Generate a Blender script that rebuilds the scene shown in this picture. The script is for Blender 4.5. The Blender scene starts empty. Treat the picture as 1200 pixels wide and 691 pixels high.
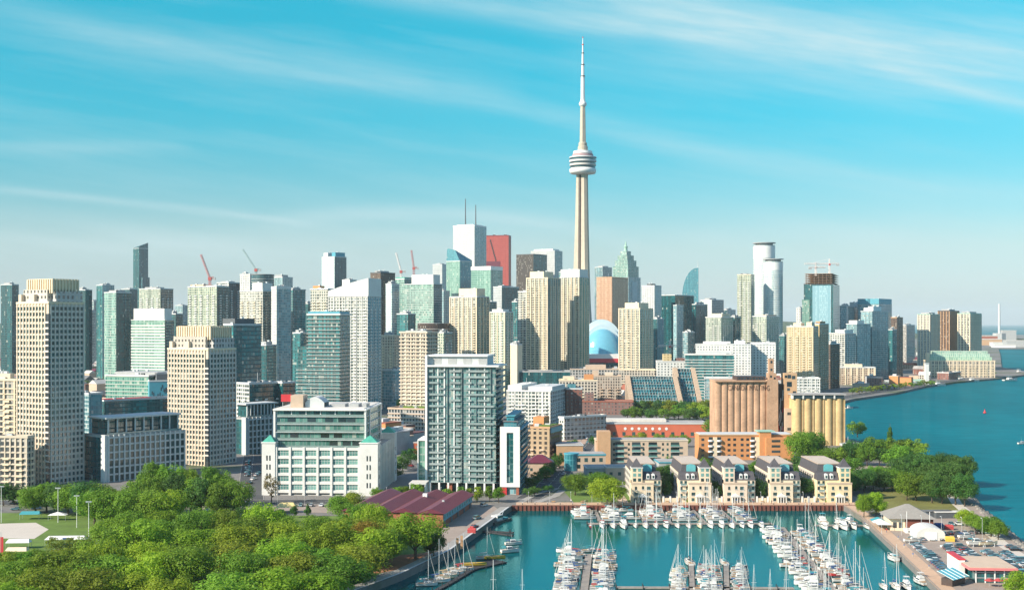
import bpy, math, random
from mathutils import Vector, Matrix
from mathutils.geometry import tessellate_polygon
R = math.radians
S = bpy.context.scene
COL = S.collection
RND = random.Random(7)

# ------------------------------------------------------------------ camera, sky, sun, exposure
F = 1425.0            # focal length in photo pixels (photo 1200 wide)
CAMH = 87.0           # camera height in metres
HORIZON = 378.0
cam_d = bpy.data.cameras.new("camera"); cam = bpy.data.objects.new("camera", cam_d); COL.objects.link(cam)
cam.location = (0, 0, CAMH); cam.rotation_euler = (R(90), 0, 0)
cam_d.sensor_width = 36.0; cam_d.lens = 36.0 * F / 1200.0
cam_d.shift_y = (HORIZON - 345.5) / 1200.0
cam_d.clip_start = 1.0; cam_d.clip_end = 150000.0
S.camera = cam

SUN_AZ = Vector((-0.87, -0.50)).normalized()
SUN_EL = 30.0
sun_dir = Vector((SUN_AZ.x * math.cos(R(SUN_EL)), SUN_AZ.y * math.cos(R(SUN_EL)), math.sin(R(SUN_EL))))
sd = bpy.data.lights.new("sun", 'SUN'); sd.energy = 4.25; sd.angle = R(0.5); sd.color = (1.0, 0.87, 0.71)
so = bpy.data.objects.new("sun", sd); COL.objects.link(so)
so.rotation_euler = (-sun_dir).to_track_quat('-Z', 'Y').to_euler(); so.location = (-400, -200, 400)

S.view_settings.view_transform = 'Standard'; S.view_settings.look = 'None'
S.view_settings.gamma = 1.0; S.view_settings.exposure = 1.03
S.view_settings.use_curve_mapping = False
S.render.engine = 'CYCLES'
S.cycles.use_denoising = True
S.cycles.max_bounces = 8; S.cycles.diffuse_bounces = 4; S.cycles.glossy_bounces = 3
S.cycles.transmission_bounces = 5; S.cycles.transparent_max_bounces = 6; S.cycles.volume_bounces = 0
S.cycles.caustics_reflective = False; S.cycles.caustics_refractive = False

class NT:
    def __init__(s, tree): s.t = tree; s.n = tree.nodes; s.l = tree.links
    def new(s, t, **kw):
        n = s.n.new(t)
        for k, v in kw.items(): setattr(n, k, v)
        return n
    def put(s, sock, v):
        if hasattr(v, 'is_linked') or isinstance(v, bpy.types.NodeSocket): s.l.new(v, sock)
        else:
            if isinstance(v, (tuple, list)) and len(v) == 3 and sock.type == 'RGBA': v = (*v, 1)
            sock.default_value = v
    def m(s, op, a, b=None, c=None, clamp=False):
        n = s.n.new('ShaderNodeMath'); n.operation = op; n.use_clamp = clamp
        s.put(n.inputs[0], a)
        if b is not None: s.put(n.inputs[1], b)
        if c is not None: s.put(n.inputs[2], c)
        return n.outputs[0]
    def mix(s, f, a, b, blend='MIX'):
        n = s.n.new('ShaderNodeMix'); n.data_type = 'RGBA'; n.blend_type = blend
        s.put(n.inputs['Factor'], f); s.put(n.inputs[6], a); s.put(n.inputs[7], b)
        return n.outputs[2]
    def comb(s, x, y, z=0.0):
        n = s.n.new('ShaderNodeCombineXYZ'); s.put(n.inputs[0], x); s.put(n.inputs[1], y); s.put(n.inputs[2], z); return n.outputs[0]
    def sep(s, v):
        n = s.n.new('ShaderNodeSeparateXYZ'); s.put(n.inputs[0], v); return n.outputs
    def noise(s, vec, scale, detail=3.0, rough=0.55):
        n = s.n.new('ShaderNodeTexNoise')
        if vec is not None: s.put(n.inputs['Vector'], vec)
        n.inputs['Scale'].default_value = scale; n.inputs['Detail'].default_value = detail; n.inputs['Roughness'].default_value = rough
        return n.outputs['Fac']
    def ramp(s, f, stops):
        n = s.n.new('ShaderNodeValToRGB'); e = n.color_ramp.elements
        while len(e) < len(stops): e.new(0.5)
        for i, (p, c) in enumerate(stops):
            e[i].position = p; e[i].color = (*c, 1) if len(c) == 3 else c
        s.put(n.inputs[0], f); return n.outputs[0]

def setup_world():
    w = bpy.data.worlds.new("World"); S.world = w; w.use_nodes = True
    t = NT(w.node_tree); t.n.clear()
    out = t.new('ShaderNodeOutputWorld'); bg = t.new('ShaderNodeBackground'); t.l.new(bg.outputs[0], out.inputs[0])
    sky = t.new('ShaderNodeTexSky'); sky.sky_type = 'NISHITA'; sky.sun_disc = False
    sky.sun_elevation = R(SUN_EL); sky.sun_rotation = math.atan2(SUN_AZ.x, SUN_AZ.y)
    sky.altitude = 100; sky.air_density = 1.0; sky.dust_density = 0.6; sky.ozone_density = 1.5
    tc = t.new('ShaderNodeTexCoord'); x, y, z = t.sep(tc.outputs['Generated'])
    # evening air tint, milky to turquoise; kept brighter above the frame as ambient fill
    tint = t.ramp(t.m('MULTIPLY', z, 1.0, clamp=True), SKY_TINT)
    col = t.mix(1.0, sky.outputs[0], tint, 'MULTIPLY')
    yy = t.m('MAXIMUM', y, 0.15)
    u = t.m('DIVIDE', x, yy); v = t.m('DIVIDE', z, yy)
    fwd = t.m('SMOOTH_MIN', t.m('MULTIPLY', t.m('MAXIMUM', y, 0.0), 3.0), 1.0, 0.1)
    vec = t.comb(t.m('MULTIPLY', u, 2.2), t.m('MULTIPLY', t.m('ADD', v, t.m('MULTIPLY', u, 0.17)), 22.0), 0.0)
    n1 = t.noise(vec, 1.6, 6, 0.62)
    vec2 = t.comb(t.m('MULTIPLY', u, 5.0), t.m('MULTIPLY', t.m('ADD', v, t.m('MULTIPLY', u, 0.15)), 46.0), 3.0)
    n2 = t.noise(vec2, 1.5, 5, 0.6)
    dens = t.m('MULTIPLY', t.m('MULTIPLY', t.m('SUBTRACT', n1, 0.44, clamp=True), 1.1), 0.5)
    for (p0, p1, p2, w, s) in SKY_STREAKS:
        (u0, v0), (u1, v1), (u2, v2) = [((a - 600) / F, (HORIZON - b) / F) for a, b in (p0, p1, p2)]
        # parabola v = a+b u+c u^2 through three points
        d = (u0 - u1) * (u0 - u2) * (u1 - u2)
        c = (u2 * (v1 - v0) + u1 * (v0 - v2) + u0 * (v2 - v1)) / d
        b = (u2 * u2 * (v0 - v1) + u1 * u1 * (v2 - v0) + u0 * u0 * (v1 - v2)) / d
        a = (u1 * u2 * (u1 - u2) * v0 + u2 * u0 * (u2 - u0) * v1 + u0 * u1 * (u0 - u1) * v2) / d
        line = t.m('ADD', a, t.m('ADD', t.m('MULTIPLY', u, b), t.m('MULTIPLY', t.m('MULTIPLY', u, u), c)))
        q = t.m('DIVIDE', t.m('SUBTRACT', v, line), w / F)
        g = t.m('EXPONENT', t.m('MULTIPLY', t.m('MULTIPLY', q, q), -1.0))
        uc, uw = (u0 + u2) / 2, abs(u2 - u0) / 2
        e = t.m('DIVIDE', t.m('SUBTRACT', u, uc), uw)
        e = t.m('SUBTRACT', 1.0, t.m('MULTIPLY', t.m('MULTIPLY', e, e), t.m('MULTIPLY', e, e)), clamp=True)
        k = t.m('MULTIPLY', t.m('MULTIPLY', g, e), t.m('MULTIPLY', t.m('ADD', t.m('MULTIPLY', t.m('POWER', n2, 1.2), 1.6), 0.12), s))
        dens = t.m('ADD', dens, k)
    dens = t.m('MULTIPLY', dens, fwd, clamp=True)
    col = t.mix(dens, col, SKY_CLOUD)
    t.l.new(col, bg.inputs[0]); bg.inputs[1].default_value = 0.10

SKY_CLOUD = (3.3, 4.2, 4.35)
SKY_TINT = [(0.0, (.46, .54, .72)), (.035, (.47, .56, .68)), (.06, (.46, .57, .61)), (.12, (.215, .62, .64)), (.165, (.075, .69, .70)), (.25, (.02, .81, .77)), (.38, (.55, .95, 1.0)), (.6, (.92, 1.0, 1.05))]
SKY_STREAKS = [((-80, -8), (230, 62), (620, 115), 22, .30), ((520, 100), (800, 170), (1300, 232), 14, .24), ((-60, 216), (170, 240), (380, 265), 5, .34),
               ((600, -40), (930, 52), (1350, 70), 50, .46), ((700, 6), (1000, 50), (1350, 50), 30, .34), ((1000, 72), (1120, 102), (1300, 145), 9, .28), ((380, -20), (560, 8), (760, 40), 16, .36),
               ((-60, 176), (80, 172), (230, 172), 9, .16), ((300, 262), (500, 250), (760, 285), 10, .35), ((-200, 285), (300, 290), (700, 290), 30, .40), ((700, 290), (900, 280), (1350, 300), 26, .28)]
setup_world()

# ------------------------------------------------------------------ helpers
def P(px, py, z=0.0):
    Y = F * (CAMH - z) / (py - HORIZON); return Vector(((px - 600) * Y / F, Y, z))
def X_(px, Y): return (px - 600) * Y / F
def Z_(py, Y): return CAMH - (py - HORIZON) * Y / F

class MB:
    def __init__(s): s.v = []; s.f = []; s.uv = []
    def face(s, pts, uv=None):
        b = len(s.v); s.v += [tuple(p) for p in pts]; s.f.append(tuple(range(b, b + len(pts)))); s.uv.append(uv); return s
    def box(s, x0, x1, y0, y1, z0, z1, bottom=True):
        if x0 > x1: x0, x1 = x1, x0
        if y0 > y1: y0, y1 = y1, y0
        b = len(s.v)
        s.v += [(x0, y0, z0), (x1, y0, z0), (x1, y1, z0), (x0, y1, z0), (x0, y0, z1), (x1, y0, z1), (x1, y1, z1), (x0, y1, z1)]
        fs = [(0, 1, 5, 4), (1, 2, 6, 5), (2, 3, 7, 6), (3, 0, 4, 7), (4, 5, 6, 7)] + ([(3, 2, 1, 0)] if bottom else [])
        for q in fs: s.f.append(tuple(b + i for i in q)); s.uv.append(None)
        return s
    def prism(s, poly, z0, z1, top=None, uvz=True):
        n = len(poly); tp = top or poly; b = len(s.v)
        s.v += [(x, y, z0) for x, y in poly] + [(x, y, z1) for x, y in tp]
        acc = 0.0
        for i in range(n):
            j = (i + 1) % n; d = math.hypot(poly[j][0] - poly[i][0], poly[j][1] - poly[i][1])
            s.f.append((b + i, b + j, b + n + j, b + n + i))
            s.uv.append([(acc, z0), (acc + d, z0), (acc + d, z1), (acc, z1)] if uvz else None); acc += d
        s.f.append(tuple(b + n + i for i in range(n))); s.uv.append(None)
        s.f.append(tuple(b + i for i in reversed(range(n)))); s.uv.append(None)
        return s
    def cyl(s, cx, cy, z0, z1, r0, r1=None, n=12, ph=0.0):
        r1 = r0 if r1 is None else r1
        a = [ph + 2 * math.pi * i / n for i in range(n)]
        return s.prism([(cx + r0 * math.cos(q), cy + r0 * math.sin(q)) for q in a], z0, z1,
                       [(cx + max(r1, 1e-3) * math.cos(q), cy + max(r1, 1e-3) * math.sin(q)) for q in a])
    def lathe(s, prof, n=24, cx=0, cy=0):
        b = len(s.v)
        for r, z in prof:
            for i in range(n):
                q = 2 * math.pi * i / n; s.v.append((cx + r * math.cos(q), cy + r * math.sin(q), z))
        for k in range(len(prof) - 1):
            for i in range(n):
                j = (i + 1) % n
                s.f.append((b + k * n + i, b + k * n + j, b + (k + 1) * n + j, b + (k + 1) * n + i)); s.uv.append(None)
        s.f.append(tuple(b + (len(prof) - 1) * n + i for i in range(n))); s.uv.append(None)
        s.f.append(tuple(b + i for i in reversed(range(n)))); s.uv.append(None)
        return s
    def tube(s, pts, r, n=6, r1=None):
        pts = [Vector(p) for p in pts]; b = len(s.v); m = len(pts)
        for k, p in enumerate(pts):
            d = (pts[min(k + 1, m - 1)] - pts[max(k - 1, 0)]).normalized()
            a = d.orthogonal().normalized(); c = d.cross(a)
            rr = r if r1 is None else r + (r1 - r) * k / (m - 1)
            for i in range(n):
                q = 2 * math.pi * i / n; s.v.append(tuple(p + (a * math.cos(q) + c * math.sin(q)) * rr))
        for k in range(m - 1):
            for i in range(n):
                j = (i + 1) % n; s.f.append((b + k * n + i, b + k * n + j, b + (k + 1) * n + j, b + (k + 1) * n + i)); s.uv.append(None)
        s.f.append(tuple(b + i for i in reversed(range(n)))); s.uv.append(None)
        s.f.append(tuple(b + (m - 1) * n + i for i in range(n))); s.uv.append(None)
        return s
    def mesh(s, name, mat, smooth=False, uv=True):
        me = bpy.data.meshes.new(name); me.from_pydata(s.v, [], s.f); me.update()
        if uv:
            l = me.uv_layers.new(name="UVMap").data; k = 0; co = me.vertices
            buf = []
            for p, ux in zip(me.polygons, s.uv):
                if ux: 
                    for q in ux: buf += q
                    continue
                n = p.normal
                if abs(n.z) > 0.75 or (n.x == 0 and n.y == 0):
                    for vi in p.vertices: buf += (co[vi].co.x, co[vi].co.y)
                else:
                    h = math.hypot(n.x, n.y); tx, ty = -n.y / h, n.x / h
                    for vi in p.vertices: c = co[vi].co; buf += (c.x * tx + c.y * ty, c.z)
            l.foreach_set('uv', buf)
        if mat: me.materials.append(mat)
        if smooth: me.polygons.foreach_set('use_smooth', [True] * len(me.polygons))
        return me
    def build(s, name, mat, parent=None, loc=(0, 0, 0), smooth=False, rz=0.0):
        return add(name, s.mesh(name, mat, smooth), parent, loc, rz)

def add(name, me, parent=None, loc=(0, 0, 0), rz=0.0):
    o = bpy.data.objects.new(name, me); COL.objects.link(o); o.location = loc
    if rz: o.rotation_euler = (0, 0, rz)
    if parent: o.parent = parent
    return o
def tag(o, label, cat, group=None, kind=None):
    if label: o['label'] = label
    if cat: o['category'] = cat
    if group: o['group'] = group
    if kind: o['kind'] = kind
    return o
def thing(name, label, cat, loc=(0, 0, 0), rz=0.0, group=None):
    o = bpy.data.objects.new(name, None); COL.objects.link(o); o.location = loc; o.rotation_euler = (0, 0, rz)
    o.empty_display_size = 0.5
    return tag(o, label, cat, group)
def struct(name, mb, mat, kind='structure', smooth=False):
    return tag(mb.build(name, mat, smooth=smooth), None, None, None, kind)
KIDS = {}
def kids(o):
    k = KIDS.get(o.name)
    if k is None: k = KIDS[o.name] = list(o.children)
    return k
def dup(o, loc=None, rz=None, label=None, group=None, parent=None, scale=None):
    c = o.copy(); COL.objects.link(c)
    if parent: c.parent = parent
    if loc is not None: c.location = loc
    if rz is not None: c.rotation_euler = (0, 0, rz)
    if scale is not None: c.scale = scale if isinstance(scale, (tuple, list)) else (scale,) * 3
    if label: c['label'] = label
    if group: c['group'] = group
    for ch in kids(o): dup(ch, parent=c)
    return c

# ------------------------------------------------------------------ materials
MATS = {}
def newmat(key):
    m = bpy.data.materials.new(key); m.use_nodes = True; t = NT(m.node_tree)
    b = t.n.get('Principled BSDF'); return m, t, b
def pm(key, color=None, rough=0.7, amp=0.18, scale=0.6, metallic=0.0, ior=None, dark=None, rand=0.0):
    """plain procedural surface: base colour broken by two scales of noise, a little grime"""
    if key in MATS: return MATS[key]
    m, t, b = newmat(key)
    tc = t.new('ShaderNodeTexCoord'); v = tc.outputs['Object']
    f = t.m('ADD', t.m('MULTIPLY', t.noise(v, scale, 4, .6), 0.6), t.m('MULTIPLY', t.noise(v, scale * 7, 3, .6), 0.4))
    lo = tuple(c * (1 - amp) for c in color); hi = tuple(min(1, c * (1 + amp)) for c in color)
    c = t.mix(t.m('MULTIPLY', t.m('SUBTRACT', f, 0.3), 2.5, clamp=True), lo, hi)
    if rand:
        oi = t.new('ShaderNodeObjectInfo')
        h = t.new('ShaderNodeHueSaturation'); t.l.new(c, h.inputs['Color'])
        t.l.new(t.m('ADD', 1.0 - rand, t.m('MULTIPLY', oi.outputs['Random'], 2 * rand)), h.inputs['Value'])
        c = h.outputs[0]
    t.l.new(c, b.inputs['Base Color']); b.inputs['Roughness'].default_value = rough; b.inputs['Metallic'].default_value = metallic
    if ior: b.inputs['IOR'].default_value = ior
    MATS[key] = m; return m
def fac(key, wall, glass, glass2, fh=3.0, bw=3.0, wu=.6, wv=.6, rough=.1, blind=.12, gior=1.9, jit=.03, band=0.0, wall_rough=.8, metal=0.0, cvar=.0):
    """facade with windows laid out in metres on the UV map; each pane has its own tone, tilt and blind"""
    if key in MATS: return MATS[key]
    m, t, b = newmat(key)
    uv = t.new('ShaderNodeUVMap'); u, v, _ = t.sep(uv.outputs[0])
    oi = t.new('ShaderNodeObjectInfo')
    fu = t.m('DIVIDE', u, t.m('MULTIPLY', bw, t.m('ADD', .85, t.m('MULTIPLY', oi.outputs['Random'], .4)))); fv = t.m('DIVIDE', v, fh)
    cu = t.m('FLOOR', fu); cv = t.m('FLOOR', fv)
    wc_ = t.new('ShaderNodeTexWhiteNoise', noise_dimensions='2D'); t.l.new(t.comb(cu, t.m('MULTIPLY', oi.outputs['Random'], 53.0)), wc_.inputs['Vector']); colr = wc_.outputs['Value']
    du = t.m('ABSOLUTE', t.m('SUBTRACT', t.m('FRACT', fu), .5)); dv = t.m('ABSOLUTE', t.m('SUBTRACT', t.m('FRACT', fv), .52))
    mask = t.m('MULTIPLY', t.m('LESS_THAN', du, t.m('ADD', wu / 2, t.m('MULTIPLY', t.m('GREATER_THAN', colr, .72), cvar))), t.m('LESS_THAN', dv, wv / 2))
    wn = t.new('ShaderNodeTexWhiteNoise', noise_dimensions='3D'); t.l.new(t.comb(cu, cv, t.m('MULTIPLY', oi.outputs['Random'], 97.0)), wn.inputs['Vector'])
    r = wn.outputs['Value']; rc = wn.outputs['Color']
    geo = t.new('ShaderNodeNewGeometry'); tc = t.new('ShaderNodeTexCoord')
    big = t.noise(tc.outputs['Object'], 0.06, 3, .6)
    g = t.mix(t.m('MULTIPLY', t.m('ADD', t.m('MULTIPLY', r, .75), t.m('MULTIPLY', big, .35), clamp=True), t.m('SUBTRACT', 1.0, t.m('MULTIPLY', t.m('GREATER_THAN', colr, .62), .8))), glass, glass2)
    r2 = t.sep(rc)[1]
    g = t.mix(t.m('MULTIPLY', t.m('GREATER_THAN', r2, 1 - blind), .55), g, (.55, .55, .48))
    wn2 = t.noise(tc.outputs['Object'], 0.15, 4, .65)
    wc = t.mix(t.m('MULTIPLY', t.m('SUBTRACT', wn2, .3), 2.2, clamp=True), tuple(c * .84 for c in wall), tuple(min(1, c * 1.1) for c in wall))
    st = t.noise(t.comb(t.m('MULTIPLY', u, .55), t.m('MULTIPLY', v, .03), t.m('MULTIPLY', oi.outputs['Random'], 31.0)), 1.0, 4, .6)
    wc = t.mix(t.m('MULTIPLY', t.m('SUBTRACT', st, .48, clamp=True), 1.6, clamp=True), wc, tuple(c * .62 for c in wall))
    hv = t.new('ShaderNodeHueSaturation'); t.l.new(wc, hv.inputs['Color']); rn = t.m('FRACT', t.m('MULTIPLY', oi.outputs['Random'], 13.7))
    t.l.new(t.m('ADD', .80, t.m('MULTIPLY', rn, .28)), hv.inputs['Value']); t.l.new(t.m('ADD', .6, t.m('MULTIPLY', oi.outputs['Random'], .6)), hv.inputs['Saturation']); wc = hv.outputs[0]
    c = t.mix(mask, wc, g)
    t.l.new(c, b.inputs['Base Color'])
    t.l.new(t.m('ADD', wall_rough, t.m('MULTIPLY', mask, rough - wall_rough)), b.inputs['Roughness'])
    t.l.new(t.m('ADD', 1.4, t.m('MULTIPLY', mask, gior - 1.4)), b.inputs['IOR'])
    if metal: t.l.new(t.m('MULTIPLY', mask, metal), b.inputs['Metallic'])
    # pane tilt
    vm = t.new('ShaderNodeVectorMath', operation='SUBTRACT'); t.l.new(rc, vm.inputs[0]); vm.inputs[1].default_value = (.5, .5, .5)
    vs = t.new('ShaderNodeVectorMath', operation='SCALE'); t.l.new(vm.outputs[0], vs.inputs[0]); t.put(vs.inputs['Scale'], t.m('MULTIPLY', mask, jit))
    va = t.new('ShaderNodeVectorMath', operation='ADD'); t.l.new(vs.outputs[0], va.inputs[0]); t.l.new(geo.outputs['Normal'], va.inputs[1])
    vn = t.new('ShaderNodeVectorMath', operation='NORMALIZE'); t.l.new(va.outputs[0], vn.inputs[0]); t.l.new(vn.outputs[0], b.inputs['Normal'])
    MATS[key] = m; return m
def glassmat(key, c0, c1, rough=.08, ior=1.9, jit=.02):
    """single pane: tone changes from one window object to the next"""
    if key in MATS: return MATS[key]
    m, t, b = newmat(key); oi = t.new('ShaderNodeObjectInfo'); tc = t.new('ShaderNodeTexCoord')
    n = t.noise(tc.outputs['Object'], 0.5, 3, .6)
    f = t.m('ADD', t.m('MULTIPLY', oi.outputs['Random'], .75), t.m('MULTIPLY', n, .35), clamp=True)
    t.l.new(t.mix(f, c0, c1), b.inputs['Base Color']); b.inputs['Roughness'].default_value = rough; b.inputs['IOR'].default_value = ior
    MATS[key] = m; return m

M = {}
M['white'] = pm('white_concrete', (.66, .655, .62), .75, .10, .15)
M['white2'] = pm('white_paint', (.70, .70, .68), .5, .08, .2)
M['cream'] = pm('cream_concrete', (.60, .51, .40), .8, .12, .15)
M['creamlt'] = pm('pale_cream_render', (.70, .585, .42), .8, .10, .2)
M['cream_grey'] = pm('grey_cream_stone', (.54, .51, .47), .8, .12, .15)  # grey-cream surfaces, and cream right faces with their shade put in
M['grey'] = pm('grey_concrete', (.36, .37, .37), .85, .18, .15)
M['ltgrey'] = pm('light_grey_panel', (.52, .54, .54), .7, .12, .15)
M['dkgrey'] = pm('dark_grey_panel', (.09, .10, .11), .6, .2, .2)
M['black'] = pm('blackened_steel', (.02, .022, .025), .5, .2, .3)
M['roofgrey'] = pm('gravel_roof', (.34, .33, .32), .95, .3, .12)
M['rooflt'] = pm('pale_roof_membrane', (.58, .56, .52), .9, .2, .1)
M['roofdk'] = pm('tar_roof', (.14, .145, .15), .95, .3, .12)
M['copper'] = pm('green_copper', (.06, .33, .25), .6, .2, .4)
M['brick'] = pm('red_brick', (.30, .10, .06), .9, .2, .8)
M['maroon'] = pm('maroon_metal_roof', (.13, .025, .045), .45, .15, .3)
M['orange'] = pm('orange_brick', (.55, .25, .10), .9, .15, .5)
M['tan'] = pm('tan_brick', (.48, .30, .17), .9, .12, .4)
M['pinkbeige'] = pm('pink_beige_block', (.52, .40, .30), .9, .12, .3)
M['red'] = pm('red_paint', (.52, .03, .04), .5, .12, .4)
M['steel'] = pm('galvanised_steel', (.55, .56, .57), .4, .1, .6, .4)
M['turq'] = pm('turquoise_panel', (.07, .30, .38), .5, .12, .3)
M['darkbrown'] = pm('dark_brown_metal', (.06, .04, .035), .5, .2, .3)
M['copperlt'] = pm('pale_green_copper', (.30, .48, .38), .6, .2, .3)
M['glass_rail'] = pm('teal_glass_rail', (.19, .27, .255), .1, .3, .5, ior=1.7)
M['pane'] = glassmat('window_pane', (.010, .020, .024), (.05, .11, .11), ior=1.55)
M['pane_teal'] = glassmat('teal_window_pane', (.05, .16, .15), (.22, .42, .38))
M['pane_dark'] = glassmat('dark_window_pane', (.012, .016, .02), (.05, .07, .08))
# ------------------------------------------------------------------ water, land, hills
ZW = -2.5
def water_mat():
    m, t, b = newmat('lake_water')
    tc = t.new('ShaderNodeTexCoord'); p = tc.outputs['Object']
    x, y, z = t.sep(p)
    big0 = t.noise(t.comb(t.m('MULTIPLY', x, .005), t.m('MULTIPLY', y, .0016)), 1.0, 4, .6)
    rip = t.noise(t.comb(t.m('MULTIPLY', x, .035), t.m('MULTIPLY', y, .10)), 1.0, 5, .7)
    big = t.m('ADD', t.m('MULTIPLY', t.m('SUBTRACT', big0, .5), 1.6), t.m('ADD', .5, t.m('MULTIPLY', t.m('SUBTRACT', rip, .5), 1.3)), clamp=True)
    bay = t.m('MULTIPLY', t.m('SUBTRACT', x, t.m('ADD', 150.0, t.m('MULTIPLY', t.m('SUBTRACT', y, 300.0), .12))), .02, clamp=True)   # open lake is bluer than the basin
    c1 = t.mix(big, (.000, .050, .058), (.000, .108, .114))
    c2 = t.mix(big, (.000, .080, .108), (.000, .165, .210))
    t.n.remove(b); df = t.new('ShaderNodeBsdfDiffuse'); gl = t.new('ShaderNodeBsdfGlossy'); t.l.new(t.mix(bay, c1, c2), df.inputs[0])
    gl.inputs['Color'].default_value = (.36, .80, .84, 1); gl.inputs['Roughness'].default_value = .07
    ms = t.new('ShaderNodeMixShader'); t.put(ms.inputs[0], t.m('SUBTRACT', .36, t.m('MULTIPLY', bay, .24))); t.l.new(df.outputs[0], ms.inputs[1]); t.l.new(gl.outputs[0], ms.inputs[2]); t.l.new(ms.outputs[0], t.n.get('Material Output').inputs[0])
    w1 = t.noise(t.comb(x, t.m('MULTIPLY', y, .55)), 1.1, 3, .6)
    w2 = t.noise(t.comb(t.m('MULTIPLY', x, .06), t.m('MULTIPLY', y, .16)), 1.0, 4, .65)
    hgt = t.m('ADD', t.m('MULTIPLY', w1, .10), t.m('MULTIPLY', t.m('MULTIPLY', w2, bay), 1.6))
    bp = t.new('ShaderNodeBump'); bp.inputs['Strength'].default_value = .55; bp.inputs['Distance'].default_value = 1.0
    t.l.new(hgt, bp.inputs['Height']); t.l.new(bp.outputs[0], gl.inputs['Normal'])
    return m
M['water'] = water_mat()
w = MB(); w.face([(-30000, -1500, ZW), (30000, -1500, ZW), (30000, 45000, ZW), (-30000, 45000, ZW)]); struct('lake_water', w, M['water'])

LAND = [(-70, 250), (-62, 340), (-50.6, 396), (-38.5, 421.7), (-24, 464), (0, 580), (158, 580), (157, 546), (139, 396), (130, 300),
        (180, 300), (199, 473), (222, 585), (234, 629), (262, 765), (262, 860), (252, 905), (262, 1016), (330, 1278), (391, 1393), (477, 1512), (570, 1675),
        (656, 1797), (760, 1907), (905, 2100), (960, 2384), (1345, 3350), (1640, 4100), (3500, 4300), (12000, 5200), (12000, 8800), (-12000, 8800), (-12000, 250)]
def slab(poly, z0, z1, mb=None):
    mb = mb or MB()
    tris = tessellate_polygon([[Vector((x, y, 0)) for x, y in poly]])
    for a, b_, c in tris:
        pts = [(*poly[i], z1) for i in (a, b_, c)]
        A = Vector(pts[1]) - Vector(pts[0]); B = Vector(pts[2]) - Vector(pts[0])
        if A.cross(B).z < 0: pts.reverse()
        mb.face(pts)
    area = sum(poly[i][0] * poly[(i + 1) % len(poly)][1] - poly[(i + 1) % len(poly)][0] * poly[i][1] for i in range(len(poly)))
    pp = poly if area > 0 else poly[::-1]
    if z0 is not None:
        for i in range(len(pp)):
            (xa, ya), (xb, yb) = pp[i], pp[(i + 1) % len(pp)]
            mb.face([(xa, ya, z0), (xb, yb, z0), (xb, yb, z1), (xa, ya, z1)])
    return mb
def ground_mat():
    m, t, b = newmat('city_ground')
    tc = t.new('ShaderNodeTexCoord'); p = tc.outputs['Object']
    n1 = t.noise(p, .012, 5, .6); n2 = t.noise(p, .25, 5, .65); n3 = t.noise(p, .004, 2, .5)
    a = t.mix(n2, (.10, .10, .10), (.24, .225, .21))
    g = t.mix(n2, (.035, .065, .015), (.075, .11, .03))
    f = t.m('MULTIPLY', t.m('SUBTRACT', t.m('ADD', t.m('MULTIPLY', n1, .7), t.m('MULTIPLY', n3, .3)), .50), 9.0, clamp=True)
    t.l.new(t.mix(f, a, g), b.inputs['Base Color']); b.inputs['Roughness'].default_value = .95
    return m
M['ground'] = ground_mat()
struct('city_ground', slab(LAND, -6.0, 0.0), M['ground'])
M['asphalt'] = pm('asphalt', (.055, .058, .062), .9, .3, .3)
M['lot'] = pm('pale_worn_asphalt', (.30, .245, .205), .95, .2, .12)
M['paver'] = pm('pinkish_pavers', (.40, .285, .215), .95, .18, .35)
M['concrete'] = pm('quay_concrete', (.30, .29, .27), .95, .2, .25)
M['grass'] = pm('lawn_grass', (.10, .17, .022), .95, .35, .12)
M['drygrass'] = pm('dry_lawn_grass', (.15, .15, .035), .95, .35, .08)
M['mulch'] = pm('bare_red_earth', (.30, .13, .07), .95, .3, .3)
M['sand'] = pm('pale_sand', (.52, .47, .41), .95, .08, .1)
M['paint'] = pm('white_road_paint', (.75, .75, .72), .7, .12, .8)
M['rock'] = pm('shore_rock', (.20, .185, .165), .95, .45, .35)
M['pile'] = pm('rusty_sheet_piling', (.16, .055, .04), .85, .35, .5)
M['wood'] = pm('dock_planks', (.27, .24, .21), .9, .25, .6)
M['darkwood'] = pm('tarred_dock', (.035, .035, .038), .85, .3, .5)
M['boardwalk'] = pm('sunlit_boardwalk', (.50, .34, .23), .9, .15, .6)  # plain warm tan planks

def strip(pts, wd, z):
    mb = MB(); n = len(pts); L = []
    for i in range(n):
        a = Vector(pts[max(i - 1, 0)]); c = Vector(pts[min(i + 1, n - 1)]); d = (c - a).normalized(); nn = Vector((-d.y, d.x)) * wd / 2
        p = Vector(pts[i]); L.append((p + nn, p - nn))
    for i in range(n - 1):
        mb.face([(L[i][1].x, L[i][1].y, z), (L[i + 1][1].x, L[i + 1][1].y, z), (L[i + 1][0].x, L[i + 1][0].y, z), (L[i][0].x, L[i][0].y, z)])
    return mb
def kerbs(pts, wd, mb):
    for s in (-1, 1):
        n = len(pts)
        for i in range(n - 1):
            a = Vector(pts[i]); c = Vector(pts[i + 1]); d = (c - a).normalized(); nn = Vector((-d.y, d.x))
            o0 = a + nn * s * wd / 2; o1 = c + nn * s * wd / 2; q0 = o0 + nn * s * .35; q1 = o1 + nn * s * .35
            if s < 0: o0, o1, q0, q1 = o1, o0, q1, q0
            b = [o0, o1, q1, q0]
            mb.prism([(p.x, p.y) for p in b], 0.0, .14)
    return mb
def dashes(pts, mb, z, step=9.0, ln=3.5, wd=.22):
    for i in range(len(pts) - 1):
        a = Vector(pts[i]); c = Vector(pts[i + 1]); L = (c - a).length; d = (c - a) / L; nn = Vector((-d.y, d.x)) * wd / 2; s = 2.0
        while s + ln < L:
            p, q = a + d * s, a + d * (s + ln)
            mb.face([(*(p - nn), z), (*(q - nn), z), (*(q + nn), z), (*(p + nn), z)]); s += step
    return mb
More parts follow.
